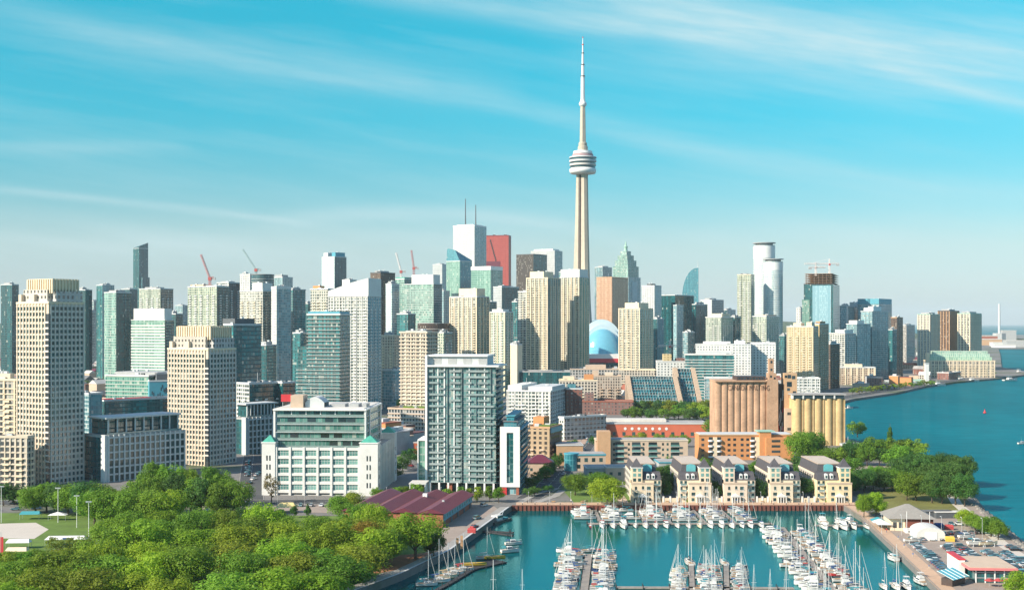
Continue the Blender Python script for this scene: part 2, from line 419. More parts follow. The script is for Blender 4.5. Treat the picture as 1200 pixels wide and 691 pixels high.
ROADS = {'lakeshore': ([(-700, 640), (-420, 588), (-260, 588), (-120, 590), (-30, 596)], 15),
         'north_street': ([(8, 602), (18, 640), (30, 720), (44, 800), (58, 905), (76, 1100), (100, 1400)], 12),
         'cross_avenue': ([(-900, 1000), (-400, 905), (-130, 790), (-30, 700), (22, 664)], 14),
         'queens_quay': ([(22, 664), (100, 690), (190, 720), (240, 800)], 10),
         'far_avenue': ([(-900, 1500), (-300, 1250), (60, 1050), (240, 1000), (330, 1330), (520, 1620), (700, 1880)], 18),
         'side_street': ([(-128, 596), (-150, 700), (-190, 900), (-240, 1200)], 12)}
rb = MB(); kb = MB(); db = MB()
for k, (pts, wd) in ROADS.items():
    q = strip(pts, wd, .02 + .006 * list(ROADS).index(k)); struct('road', q, M['asphalt']); kerbs(pts, wd, kb); dashes(pts, db, .07)
struct('kerb', kb, M['concrete']); struct('lane_marking', db, M['paint'])

# park lawn, sand court, quay path, car parks
struct('lawn', slab([(-330, 330), (-62, 342), (-55, 398), (-45, 424), (-32, 464), (-22, 500), (-20, 545), (-330, 562)], None, .03), M['grass'])
struct('sand_court', slab([tuple(P(*q).xy) for q in ((-30, 630), (40, 631), (57, 620), (42, 612), (-30, 614))], None, .05), M['sand'])
def quay(pts, wd, side, z, name, mat):
    out = [(x, y) for x, y in pts]; inn = []
    for i, (x, y) in enumerate(pts):
        a = Vector(pts[max(i - 1, 0)]); c = Vector(pts[min(i + 1, len(pts) - 1)]); d = (c - a).normalized(); nn = Vector((-d.y, d.x)) * wd * side
        inn.append((x + nn.x, y + nn.y))
    struct(name, slab(out + inn[::-1], None, z), mat)
WQ = [(-62, 340), (-50.6, 396), (-38.5, 421.7), (-24, 464), (-1.2, 574)]
quay(WQ, 4.5, 1, .06, 'quay_path', M['concrete'])
quay(WQ, .9, 1, .24, 'quay_edge', M['ltgrey'])
struct('bare_earth', slab([tuple(P(*q).xy) for q in ((470, 666), (440, 672), (430, 664), (470, 650), (512, 646), (516, 648))], None, .05), M['mulch'])
struct('car_park', slab([tuple(P(*q).xy) for q in ((523, 637), (586, 598), (575, 590), (525, 592), (520, 600), (516, 640))], None, .05), M['lot'])
struct('forecourt', slab([(-150, 560), (-60, 556), (-62, 582), (-150, 582)], None, .05), M['lot'])
struct('plaza', slab([tuple(P(*q).xy) for q in ((690, 520), (655, 520), (672, 500), (690, 506))], None, .05), M['paver'])
# back quay: boardwalk over rusty piles
bw = MB(); bw.box(2, 166, 580.2, 588, .02, .30); struct('boardwalk', bw, M['boardwalk'])
pw = MB(); pw.box(0, 166, 579.3, 580.1, ZW - 2, .12)
for i in range(83): pw.box(i * 2 + .2, i * 2 + .7, 578.9, 579.28, ZW - 2, .05)
struct('pile_wall', pw, M['pile'])
struct('garden_lawn', slab([(30, 589), (62, 589), (62, 640), (26, 640)], None, .04), M['grass'])
struct('garden_path', strip([(4, 590), (12, 618), (24, 640)], 3.5, .06), M['concrete'])
struct('garden_path', strip([(12, 590), (22, 612), (26, 632)], 4.0, .065), M['concrete'])
struct('lane', slab([(52, 589), (56.5, 589), (56.5, 650), (50, 650)], None, .05), M['pinkbeige'])
struct('courtyard', slab([(60, 589), (172, 589), (172, 690), (60, 690)], None, .03), M['concrete'])
# right pier
struct('pier_lot', slab([(155.6, 545), (222, 582), (197, 473), (181, 310), (132, 310), (139.8, 396)], None, .03), M['lot'])
quay([(130, 300), (139, 396), (157, 546), (158, 579)], 5.5, -1, .06, 'pier_walk', M['boardwalk'])
quay([(130, 300), (139, 396), (157, 546), (158, 579)], .5, -1, .26, 'pier_edge', M['wood'])
struct('dry_lawn', slab([tuple(P(*q).xy) for q in ((1026, 602), (1132, 598), (1128, 580), (1090, 572), (1050, 568), (1022, 580))], None, .06), M['drygrass'])
struct('rear_car_park', slab([(178, 640), (236, 640), (236, 760), (178, 760)], None, .05), M['lot'])
def rubble(name, line, wd, n, seed):
    r = random.Random(seed); mb = MB()
    for i in range(n):
        k = r.uniform(0, len(line) - 1.001); j = int(k); f = k - j
        x = line[j][0] * (1 - f) + line[j + 1][0] * f; y = line[j][1] * (1 - f) + line[j + 1][1] * f
        x += r.uniform(-wd * .3, wd); z = -max(0, (x - (line[j][0] * (1 - f) + line[j + 1][0] * f))) * .55; s = r.uniform(.5, 1.5)
        mb.lathe([(s * .4, z - s * .6), (s * r.uniform(.8, 1.1), z - s * .1), (s * .55, z + s * .5)], 6, x, y)
    o = struct(name, mb, M['rock'], kind='stuff'); tag(o, 'grey boulders along the breakwater shore of the pier', 'rocks')
rubble('shore_rocks', [(180, 300), (199, 473), (222, 585), (234, 629), (262, 765)], 4.5, 900, 3)
struct('shore_path', strip([(172, 300), (192, 473), (214, 585), (226, 629)], 5, .07), M['sand'])

# far hills, port lands
def hill_mat():
    m, t, b = newmat('wooded_hills'); tc = t.new('ShaderNodeTexCoord'); n = t.noise(tc.outputs['Object'], .02, 5, .7)
    t.l.new(t.mix(n, (.02, .05, .02), (.07, .10, .035)), b.inputs['Base Color']); b.inputs['Roughness'].default_value = 1; return m
M['hill'] = hill_mat()
hb = MB(); r = random.Random(5); N = 90
def hz(x): return max(4, (70 + 16 * math.sin(x * .0011) + 10 * math.sin(x * .0037 + 1)) * max(0, min(1, (2500 - x) / 500)))
rows = []
for i in range(N + 1):
    x = -7000 + i * 9600 / N; h = hz(x) + r.uniform(-4, 4)
    rows.append([(x, 6600, 0), (x, 6900, h * .75), (x, 7400, h), (x, 8600, h * .6), (x, 8700, 0)])
for i in range(N):
    for k in range(4): hb.face([rows[i][k], rows[i + 1][k], rows[i + 1][k + 1], rows[i][k + 1]])
struct('hills', hb, M['hill'], smooth=True)

def haze():
    m = bpy.data.materials.new('evening_haze'); m.use_nodes = True; t = NT(m.node_tree); t.n.clear()
    out = t.new('ShaderNodeOutputMaterial'); v = t.new('ShaderNodeVolumePrincipled')
    v.inputs['Color'].default_value = (.80, .93, 1.0, 1); v.inputs['Density'].default_value = HAZE; v.inputs['Anisotropy'].default_value = 0.0
    t.l.new(v.outputs[0], out.inputs['Volume'])
    q = MB(); q.box(-30500, 30500, -2000, 45500, -8, 600)
    o = q.build('haze', m); o['kind'] = 'stuff'; o['label'] = 'thin pale blue evening haze over city and lake'; o['category'] = 'haze'
HAZE = 3.3e-5
haze()
# ------------------------------------------------------------------ towers
FA = {}
FA['cream_dots'] = fac('cream_dotted_facade', (.575, .555, .48), (.018, .032, .032), (.15, .20, .18), 3.0, 2.5, .60, .66, blind=.10, cvar=.18)
FA['green_dots'] = fac('green_cream_facade', (.58, .60, .48), (.03, .07, .06), (.22, .32, .27), 3.0, 2.5, .66, .70, blind=.10, cvar=.15)
FA['tan_dots'] = fac('tan_dotted_facade', (.50, .38, .26), (.03, .03, .03), (.12, .10, .08), 3.0, 3.0, .5, .6)
FA['white_dots'] = fac('white_dotted_facade', (.68, .68, .65), (.04, .06, .07), (.20, .26, .28), 3.1, 3.6, .42, .50)
FA['white_grid'] = fac('white_gridded_facade', (.67, .65, .59), (.03, .05, .05), (.2, .25, .24), 3.0, 3.0, .68, .62, blind=.12, cvar=.12)
FA['white_lines'] = fac('white_lined_facade', (.54, .56, .56), (.18, .22, .23), (.34, .39, .40), 3.9, 1.6, .5, .45, blind=.0, rough=.3)
FA['yellow_dots'] = fac('yellow_cream_facade', (.64, .50, .28), (.28, .20, .08), (.45, .36, .18), 3.0, 3.4, .55, .5, rough=.3, blind=.1)
FA['brown_dots'] = fac('brown_facade', (.16, .105, .075), (.02, .02, .02), (.09, .07, .06), 3.0, 2.4, .55, .55)
FA['brown_fine'] = fac('dark_bronze_facade', (.075, .05, .04), (.03, .03, .035), (.09, .075, .06), 3.8, 1.5, .7, .6, gior=1.6)
FA['red_stone'] = fac('red_granite_facade', (.40, .060, .045), (.28, .040, .035), (.40, .075, .06), 3.9, 1.5, .6, .5, rough=.35, blind=0, gior=1.45)
FA['gold'] = fac('gold_glass_facade', (.46, .27, .17), (.34, .18, .10), (.56, .35, .22), 3.8, 1.6, .85, .75, rough=.18, blind=0, gior=2.0)
FA['teal_glass'] = fac('teal_glass_facade', (.06, .16, .17), (.004, .050, .060), (.035, .26, .27), 3.1, 1.8, .86, .72, blind=.06)
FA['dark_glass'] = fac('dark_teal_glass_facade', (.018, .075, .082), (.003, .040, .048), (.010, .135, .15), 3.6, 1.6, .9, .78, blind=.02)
FA['navy_glass'] = fac('dark_blue_glass_facade', (.03, .085, .10), (.005, .045, .06), (.025, .14, .17), 3.4, 1.5, .85, .7, blind=.03)
FA['pale_glass'] = fac('pale_blue_glass_facade', (.38, .45, .46), (.02, .11, .13), (.24, .46, .50), 3.0, 1.8, .85, .72, blind=.10)
FA['green_glass'] = fac('pale_green_glass_facade', (.36, .46, .41), (.02, .11, .095), (.24, .46, .38), 3.2, 1.8, .86, .72, blind=.10)
FA['white_glass'] = fac('white_glass_facade', (.62, .67, .67), (.24, .38, .40), (.48, .58, .58), 3.0, 1.8, .85, .70, blind=.2)
FA['mint_glass'] = fac('mint_glass_facade', (.24, .36, .31), (.06, .19, .15), (.26, .44, .36), 3.8, 1.7, .9, .8, blind=.03)
FA['sky_glass'] = fac('sky_blue_glass_facade', (.20, .36, .42), (.16, .36, .44), (.34, .55, .60), 3.8, 1.6, .92, .85, blind=0, gior=2.4, jit=.01)
FA['turq_glass'] = fac('turquoise_glass_facade', (.07, .26, .31), (.02, .15, .20), (.08, .32, .38), 3.2, 1.6, .8, .78, blind=.03)
FA['stone_dark'] = fac('dark_bay_facade', (.50, .49, .47), (.02, .03, .035), (.08, .11, .12), 3.3, 2.9, .62, .66, blind=.1)
FA['cream_dark'] = fac('cream_bay_facade', (.55, .49, .41), (.02, .025, .03), (.09, .10, .10), 3.1, 2.9, .60, .66, blind=.1)
FA['brick_dots'] = fac('red_brick_windows', (.26, .085, .055), (.03, .04, .05), (.25, .25, .22), 3.0, 3.6, .4, .5)
FA['green_screen'] = fac('green_balcony_facade', (.22, .34, .28), (.03, .16, .13), (.14, .34, .27), 3.0, 2.2, .8, .7, blind=.12)

def solve(xl, xc, xr, Y, th, b=None, a=None):
    """corner px xc nearest the camera at depth Y; footprint turned by th: returns corner, width a (left face), depth b (right face)"""
    t = R(th); kl = (xl - 600) / F; kr = (xr - 600) / F; cx = X_(xc, Y)
    if a is None: a = (cx - kl * Y) / max(.05, math.cos(t) + kl * math.sin(t))
    if b is None:
        den = math.sin(t) - kr * math.cos(t)
        b = (kr * Y - cx) / den if den > .04 and xr > xc else 22.0
    return cx, max(4, min(a, 160)), max(6, min(b, 120)), t

FOOT = []
def site(name, label, cat, xl, xc, xr, Y, top, th=30, b=None, group=None, a=None):
    cx, a, b, t = solve(xl, xc, xr, Y, th, b, a)
    # local frame: x along the left face (to the right), y into depth; corner at (+a/2,-b/2)
    c, s = math.cos(t), math.sin(t)
    ox = cx - (a / 2) * c + (b / 2) * s; oy = Y + (a / 2) * s + (b / 2) * c
    o = thing(name, label, cat, (ox, oy, 0), -t, group)
    FOOT.append((ox, oy, max(a, b) * .62))
    return o, a, b, Z_(top, Y)
def tower(name, label, xl, xc, xr, Y, top, th=30, f='teal_glass', b=None, slab=None, pier=None, pent='auto', roof='roofgrey', para=1.2, cat='tower', f2=None, seed=0, capmat=None, group=None, z0=0.0, a=None, balc=None):
    o, a, b, h = site(name, label, cat, xl, xc, xr, Y, top, th, b, group, a)
    rr = random.Random(int(xl * 7 + Y + seed))
    ph = 0.0
    if pent == 'auto': ph = rr.uniform(2.5, 4.5); pent = [(.15, rr.uniform(.5, .8), .2, .8, ph, 'grey')]; h -= ph * .6
    m = MB(); m.box(-a / 2, a / 2, -b / 2, b / 2, z0, h); m.build('wall', FA.get(f) or M[f], o)
    if f2:   # right-hand face: own cladding; on some towers its shade is put into the colour
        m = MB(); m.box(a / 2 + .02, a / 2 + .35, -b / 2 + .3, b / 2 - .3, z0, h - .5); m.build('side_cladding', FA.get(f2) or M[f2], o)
    m = MB(); e = .25 if slab is None else slab[1] + .05
    m.box(-a / 2 - e, a / 2 + e, -b / 2 - e, -b / 2 + .4, h - .1, h + para); m.box(-a / 2 - e, a / 2 + e, b / 2 - .4, b / 2 + e, h - .1, h + para)
    m.box(-a / 2 - e, -a / 2 + .4, -b / 2 + .4, b / 2 - .4, h - .1, h + para); m.box(a / 2 - .4, a / 2 + e, -b / 2 + .4, b / 2 - .4, h - .1, h + para)
    m.build('parapet', M[capmat or (slab[3] if slab else 'ltgrey')], o)
    MB().box(-a / 2 + .4, a / 2 - .4, -b / 2 + .4, b / 2 - .4, h - .05, h + .25).build('roof', M[roof], o)
    for (x0, x1, y0, y1, hh, mt) in pent or []:
        q = MB().box(-a / 2 + a * x0, -a / 2 + a * x1, -b / 2 + b * y0, -b / 2 + b * y1, h + .25, h + hh).build('mechanical_penthouse', M[mt], o)
        for k in range(rr.randint(1, 3)):
            v = MB(); vx = -a / 2 + a * (x0 + (x1 - x0) * rr.uniform(.1, .8)); vy = -b / 2 + b * (y0 + (y1 - y0) * rr.uniform(.2, .8)); v.box(vx, vx + 2.2, vy, vy + 1.8, h + hh, h + hh + 1.3 + k * .01); v.build('vent', M['steel'], q)
    if slab:
        fh, pr, th_, mt = slab[:4]
        me = MB().box(-a / 2 - pr, a / 2 + pr, -b / 2 - pr, b / 2 + pr, -th_ / 2, th_ / 2).mesh('floor_slab', M[mt])
        n = int((h - z0 - 3) / fh); st = max(1, math.ceil(n / 95))
        for k in range(1, n + 1): add('floor_slab', me, o, (0, 0, z0 + k * fh))
    if pier:
        sp, wd, pr, mt = pier[:4]
        nx = max(1, round(a / sp)); ny = max(1, round(b / sp))
        me = MB().box(-wd / 2, wd / 2, -pr, .3, z0, h - .2).mesh('pier', M[mt])
        for k in range(nx + 1):
            x = -a / 2 + wd / 2 + (a - wd) * k / nx; add('pier', me, o, (x, -b / 2, 0))
        for k in range(1, ny + 1):
            y = -b / 2 + wd / 2 + (b - wd) * k / ny; add('pier', me, o, (a / 2, y, 0), R(90))
    if balc is None: balc = f in ('cream_dots', 'green_dots', 'white_grid', 'cream_dark', 'tan_dots', 'yellow_dots', 'brown_dots') and Y < 2150 and not (slab and slab[1] > .7)
    if balc:   # stacked balconies up both visible faces
        nf = int((h - 8) / 3); bm = {'brown_dots': 'tan', 'tan_dots': 'pinkbeige', 'cream_dark': 'creamlt', 'cream_dots': 'creamlt', 'yellow_dots': 'creamlt'}.get(f, 'white')
        wx = min(3.4, a * .16); q = MB(); p2 = MB()
        for k in range(1, nf):
            q.box(-wx / 2, wx / 2, -1.25, .05, k * 3 - .14, k * 3 + .14); q.box(-wx / 2, wx / 2, -1.25, -1.15, k * 3 + .14, k * 3 + 1.0)
        ms_ = q.mesh('balcony_stack', M[bm])
        nx = max(1, round(a / 9)); ny = max(1, round(b / 9))
        one = MB().box(-wx / 2, wx / 2, -1.25, .05, -.14, .14).box(-wx / 2, wx / 2, -1.25, -1.15, .141, 1.0).mesh('balcony', M[bm]); cb = 0
        for i in range(nx + ny):
            if i < nx: pl, az = (-a / 2 + a * (i + .5 + rr.uniform(-.12, .12)) / nx, -b / 2), 0
            else: pl, az = (a / 2, -b / 2 + b * (i - nx + .5 + rr.uniform(-.12, .12)) / ny), R(90)
            if Y < 1700 and cb + nf <= 100:
                for k in range(1, nf): add('balcony', one, o, (*pl, k * 3), az); cb += 1
            else: add('balcony', ms_, o, (*pl, 0), az)['kind'] = 'stuff'
    q = MB(); 
    for k in range(rr.randint(3, 6)):
        s_ = rr.uniform(.8, 2.0); x = rr.uniform(-a * .40, a * .40); y = rr.uniform(-b * .42, b * .3); MB().box(x - s_, x + s_, y - s_ * .6, y + s_ * .6, h + .2, h + .3 + s_ * rr.uniform(.8, 1.5)).build('rooftop_unit', M['steel' if rr.random() < .6 else 'dkgrey'], o)
    if rr.random() < .5: x = rr.uniform(-a * .3, a * .3); MB().tube([(x, 0, h), (x, 0, h + rr.uniform(6, 11))], .18, 5).build('aerial', M['steel'], o)
    o['_dims'] = (a, b, h); return o
def dims(o):
    d = tuple(o['_dims']); return d
T = tower
SL = (3.0, 1.1, .28, 'white'); SLg = (3.0, .9, .25, 'ltgrey'); SLt = (3.0, .5, .5, 'white')
# --- far left
T('glass_tower', 'dark teal glass tower at the far left edge behind the tall cream apartment tower', 1, 14, 22, 1800, 332, 30, 'dark_glass')
T('glass_tower', 'half hidden dark teal tower just right of the tall cream apartment tower crown', 88, 100, 108, 1900, 338, 30, 'dark_glass')
T('slim_tower', 'pale teal slim tower left of the dark two-tone office slab', 113, 120, 134, 1900, 333, 35, 'teal_glass', f2='pale_glass')
T('office_slab', 'dark office slab with a pale left end below the tall slant-topped tower', 122, 136, 154, 1500, 341, 40, 'green_glass', f2='dark_glass', roof='roofdk')
T('blue_tower', 'blue glass tower peeping behind the dark office slab', 142, 152, 161, 2200, 338, 30, 'navy_glass')
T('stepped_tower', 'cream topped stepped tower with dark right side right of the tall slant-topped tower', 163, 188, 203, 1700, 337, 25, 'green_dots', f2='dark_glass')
T('striped_tower', 'pale mint tower with white floor stripes and solid white crown', 154, 193, 204, 1250, 375, 22, 'mint_glass', slab=(3.0, .35, 1.1, 'white'), f2='teal_glass', pent=[(0.04, .96, .1, .9, 12, 'white')], para=.6)
T('grey_tower', 'distant grey tower between the cream towers left of the crane tower', 205, 214, 222, 2600, 357, 30, 'pale_glass')
T('grey_tower', 'distant small white block low behind the pale teal slim tower', 99, 106, 114, 2300, 364, 30, 'white_grid')
T('dark_block', 'low dark teal block right of the cream stepped tower', 196, 206, 214, 1600, 366, 30, 'dark_glass')
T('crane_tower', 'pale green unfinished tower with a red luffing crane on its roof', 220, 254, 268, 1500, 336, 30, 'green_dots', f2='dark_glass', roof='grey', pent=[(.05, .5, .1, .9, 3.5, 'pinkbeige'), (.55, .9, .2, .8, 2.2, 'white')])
T('white_tower', 'pale tower with blue right side directly behind the crane tower', 254, 268, 281, 1640, 330, 30, 'white_grid', f2='navy_glass')
T('white_tower', 'tall white tower with dark glass drum beside it', 281, 293, 298, 1750, 320, 30, 'white_dots')
T('twin_tower', 'pale tower with white top left of the brown slab, second behind the drum tower', 318, 331, 343, 1800, 323, 30, 'pale_glass', f2='white_dots')
T('condo_tower', 'cream apartment tower with deep shaded right side under the white wedge crown', 281, 308, 321, 1450, 341, 28, 'cream_dots', f2='dark_glass', pent=[(.55, .98, .0, .9, 10, 'white')])  # dark glass carries the shade of the right side
T('condo_tower', 'light blue apartment tower with white wedge crown', 318, 324, 341, 1420, 336, 55, 'white_dots', f2='pale_glass', capmat='white', para=3)
T('condo_tower', 'dull teal apartment tower right of the white wedge crown', 337, 343, 358, 1500, 338, 50, 'teal_glass', f2='teal_glass', slab=(3, .5, .4, 'grey'))
T('dark_tower', 'distant dark tower left of the big white curved-top condo', 355, 361, 369, 1900, 354, 30, 'dark_glass')
o = T('slant_tower', 'slim dark blue tower with slanted top rising high above the far left skyline', 156, 163, 173, 3300, 291, 35, 'dark_glass', f2='navy_glass', pent=None, b=30)
a, b, h = dims(o); q = MB(); q.v += [(-a / 2, -b / 2, h + .3), (a / 2, -b / 2, h + .3), (a / 2, b / 2, h + .3), (-a / 2, b / 2, h + .3), (-a / 2, -b / 2, h + 2), (a / 2, -b / 2, h + 6), (a / 2, b / 2, h + 17), (-a / 2, b / 2, h + 10)]
for fq in ((0, 1, 5, 4), (1, 2, 6, 5), (2, 3, 7, 6), (3, 0, 4, 7), (4, 5, 6, 7)): q.f.append(fq); q.uv.append(None)
q.build('slanted_crown', FA['navy_glass'], o); MB().box(a / 2 + .4, a / 2 + 9, -b / 2 + 4, b / 2 - 2, 0, h - 78).build('lower_wing', FA['navy_glass'], o)
for (xl, xc, xr, Y, tp, fk, f2, lab) in ((172, 180, 190, 2500, 352, 'navy_glass', 'dark_glass', 'far blue block right of the slim slant-topped tower'), (104, 110, 118, 2600, 352, 'pale_glass', 'stone_dark', 'far grey block left of the pale teal slim tower'), (205, 212, 224, 1750, 378, 'teal_glass', 'dark_glass', 'dark teal block in front of the distant grey tower'),
   (343, 352, 362, 1250, 388, 'teal_glass', 'teal_glass', 'teal mid-rise between the white wedge crown and the dark teal condo'), (300, 312, 324, 1150, 402, 'dark_glass', 'teal_glass', 'dark glass mid-rise right of the dark teal tower with grey roof'), (410, 420, 432, 2400, 338, 'pale_glass', 'navy_glass', 'far pale block above the big white sloping condo'),
   (446, 453, 462, 2300, 338, 'brown_dots', 'dark_glass', 'far brown block right of the dark brown slab'), (486, 496, 508, 2100, 322, 'white_glass', 'navy_glass', 'far white glass tower behind the broad green tower'), (560, 572, 582, 1750, 352, 'teal_glass', 'dark_glass', 'teal tower between the cream condos below the mint office tower'),
   (590, 598, 609, 2200, 340, 'navy_glass', 'dark_glass', 'far navy tower behind the black glass tower'), (655, 660, 668, 2300, 318, 'teal_glass', 'navy_glass', 'far teal tower behind the white-capped cream condo'), (764, 770, 778, 1700, 372, 'teal_glass', 'turq_glass', 'teal tower at the right of the cream and green stadium condo'),
   (846, 852, 862, 2500, 362, 'navy_glass', 'pale_glass', 'far navy block right of the white and grey office tower'), (913, 919, 926, 2000, 392, 'teal_glass', 'dark_glass', 'teal block left of the yellow cream apartment tower'), (933, 938, 944, 2300, 360, 'white_dots', 'stone_dark', 'far white block left of the unfinished dark tower'), (1056, 1062, 1072, 2600, 380, 'cream_dark', 'stone_dark', 'far cream block left of the harbour tower trio'),
   (512, 520, 530, 1350, 388, 'green_dots', 'teal_glass', 'pale green mid-rise left of the cream dotted condo'), (800, 806, 814, 1650, 388, 'pale_glass', 'teal_glass', 'pale glass mid-rise below the dark office slabs')):
    T('infill_tower', lab, xl, xc, xr, Y, tp, 33, fk, f2=f2)
# --- Shangri-la like
T('notched_tower', 'tall white and teal tower with notched top left of the centre', 377, 392, 406, 2300, 301, 40, 'white_glass', f2='navy_glass', pent=[(.05, .4, .1, .9, 9, 'ltgrey'), (.7, .98, .1, .9, 9, 'turq')])
T('small_block', 'low pale rooftop block right of the notched white and teal tower', 401, 410, 418, 2200, 327, 30, 'white_dots')
T('cream_tower', 'cream apartment tower with rounded corner behind the big white curved-top condo', 364, 384, 391, 1260, 339, 30, 'cream_dots', slab=(3, .5, .35, 'white'), pent=[(.1, .5, .1, .9, 4, 'orange')])
o = T('white_condo', 'big white gridded condo with sloping white top and blue right side', 385, 431, 446, 1150, 347, 20, 'white_grid', f2='turq_glass', slab=(3, .6, .35, 'white'), pier=(6, .5, .62, 'white'), pent=None, capmat='white')
a, b, h = dims(o)
q = MB(); q.v = []; q.prism([(-a / 2 - .6, 0), (a / 2 + .6, 0), (a / 2 + .6, 17), (a * .1, 13), (-a / 2 - .6, 5)], 0, b)
me = q.mesh('sloping_crown', M['white'])
co = [v.co.copy() for v in me.vertices]
for v, c in zip(me.vertices, co): v.co = (c.x, b / 2 - c.z, h + .2 + c.y)
me.flip_normals(); me.update(); add('sloping_crown', me, o)
o = T('teal_condo', 'dark teal condo with white stepped balcony rows in front of the big white condo', 361, 398, 410, 1000, 369, 15, 'teal_glass', slab=(3, .9, .3, 'white'), f2='teal_glass', roof='roofdk', pent=[(.0, 1, .0, 1, 3, 'turq')])
a, b, h = dims(o)
MB().box(-a / 2 - 10, -a / 2 - .1, -b / 2 + 1, b / 2 - 1, 0, h - 26).build('lower_wing', FA['teal_glass'], o)
for k in range(1, 17): MB().box(-a / 2 - 11, -a / 2 - 1.2, -b / 2 + .2, b / 2 - .2, k * 3 - .15, k * 3 + .15).build('balcony_slab', M['white'], o)
# --- centre left
T('brown_slab', 'dark brown slab tower with pale left edge behind the big white condo', 434, 446, 463, 1700, 318, 35, 'brown_dots', f2='brown_fine', roof='roofdk', capmat='dkgrey')
T('glass_tower', 'pale glass tower in front of the dark brown slab', 452, 459, 468, 1500, 331, 40, 'white_glass', f2='pale_glass')
T('crane_tower', 'teal tower with green scaffolded top under two thin cranes', 461, 474, 487, 1800, 327, 35, 'green_glass', f2='teal_glass', roof='grass', pent=[(.1, .9, .1, .9, 3, 'copper')])
T('green_tower', 'broad pale green glass tower with white penthouse block', 474, 508, 518, 1600, 333, 30, 'green_glass', f2='navy_glass', slab=(3, .4, .4, 'ltgrey'), pent=[(.22, .96, .1, .9, 13, 'white')])
T('white_tower', 'distant white tower left of the wedge-top green tower', 507, 518, 526, 2500, 309, 35, 'white_lines', f2='white_glass')
T('low_tower', 'small dark teal block low in front of the broad green tower', 465, 478, 487, 1450, 366, 35, 'teal_glass')
T('white_tower', 'pale glass tower with brown lower part beside the wedge-top tower', 513, 520, 527, 2100, 340, 35, 'pale_glass')
o = T('wedge_tower', 'green glass tower with slanted wedge top', 523, 539, 553, 2150, 306, 35, 'mint_glass', f2='turq_glass', pent=None)
a, b, h = dims(o)
q = MB(); q.v += [(-a / 2, -b / 2, h), (a / 2, -b / 2, h), (a / 2, b / 2, h), (-a / 2, b / 2, h), (-a / 2 + 2, -b / 2, h + 24), (a / 2 * .3, -b / 2, h + 20), (a / 2, b / 2, h + 3), (-a / 2, b / 2, h + 10)]
for fq in ((0, 1, 5, 4), (1, 2, 6, 5), (2, 3, 7, 6), (3, 0, 4, 7), (4, 5, 6, 7)): q.f.append(fq); q.uv.append(None)
q.build('wedge_crown', FA['turq_glass'], o)
o = T('bank_tower', 'tall white bank tower with two tall dark antennas', 531, 556, 570, 2700, 265, 30, 'white_lines', f2='pale_glass', pent=[(.12, .88, .1, .9, 5, 'white2')], capmat='white2', para=3)
a, b, h = dims(o)
for (px, tp) in ((545.5, 233), (557.5, 240)):
    x = X_(px, 2720); l = Matrix.Rotation(R(30), 3, 'Z') @ Vector((x - o.location.x, 2720 - o.location.y, 0))
    MB().tube([(l.x, l.y, h + 3), (l.x, l.y, Z_(tp, 2720))], 1.5, 8, .8).build('antenna', M['dkgrey'], o)
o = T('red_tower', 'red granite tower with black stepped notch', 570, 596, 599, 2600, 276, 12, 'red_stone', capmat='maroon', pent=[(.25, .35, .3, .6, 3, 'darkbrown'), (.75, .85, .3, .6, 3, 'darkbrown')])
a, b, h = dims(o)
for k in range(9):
    MB().box(-a / 2 + a * (.16 + .03 * k), -a / 2 + a * (.16 + .03 * k) + 2.2, -b / 2 - .5, -b / 2 + .1, h - 8 - 5.2 * k - 5.2, h - 8 - 5.2 * k).build('notch', M['black'], o)  # thin proud black boxes stand in for the stepped edge's shade
MB().box(-a / 2 - .3, -a / 2 + a * .62, -b / 2 - .55, -b / 2 - .05, 20, h * .80).build('lower_setback', M['maroon'], o)
T('green_tower', 'mint office tower with white top band below the red tower', 552, 575, 589, 2000, 316, 35, 'mint_glass', f2='green_glass', capmat='white2', para=6, pent=None)
T('dark_tower', 'black glass tower with white left strip below the red tower', 578, 588, 608, 1800, 335, 40, 'white_lines', f2='dark_glass', roof='roofdk')
T('bronze_tower', 'dark bronze office tower left of the white tower with tall spire behind it', 605, 625, 641, 2400, 298, 35, 'brown_fine', f2='dark_glass', roof='roofdk', capmat='dkgrey', pent=None)
T('white_tower', 'pale white office tower behind the dark bronze tower', 622, 650, 659, 2700, 294, 30, 'white_lines', f2='pale_glass', pent=[(.1, .9, .1, .9, 5, 'white2')])
T('teal_tower', 'narrow teal tower between the black glass tower and the cream condo', 600, 606, 612, 1650, 352, 40, 'teal_glass')
# --- cream condo cluster
T('cream_condo', 'cream dotted condo tower left of the mint office tower', 527, 559, 573, 1500, 348, 32, 'cream_dots', f2='teal_glass', pier=(7, 1.2, .7, 'creamlt'), pent=[(.25, .9, .2, .9, 11, 'creamlt')])
T('cream_condo', 'pale green dotted condo below the black glass tower', 574, 592, 601, 1450, 366, 32, 'green_dots', f2='green_glass', pier=(6, 1.0, .6, 'creamlt'), pent=[(.1, .8, .1, .9, 4, 'white')])
T('cream_condo', 'narrow lower cream condo attached left of the tall cream condo pair', 607, 617, 621, 1560, 342, 30, 'cream_dots', pent=None)
T('cream_condo', 'tall cream condo left of the needle tower shaft with dark teal right side', 617, 642, 656, 1540, 326, 32, 'cream_dots', f2='teal_glass', pier=(6.5, 1.3, .8, 'creamlt'), slab=(3, .35, .3, 'creamlt'), pent=[(.1, .75, .1, .9, 9, 'creamlt')])
T('cream_condo', 'tall cream condo with white cap directly in front of the needle tower shaft', 656, 679, 690, 1600, 325, 32, 'cream_dots', f2='green_screen', pier=(6.5, 1.3, .8, 'creamlt'), pent=[(.02, .98, .05, .95, 11, 'white')])
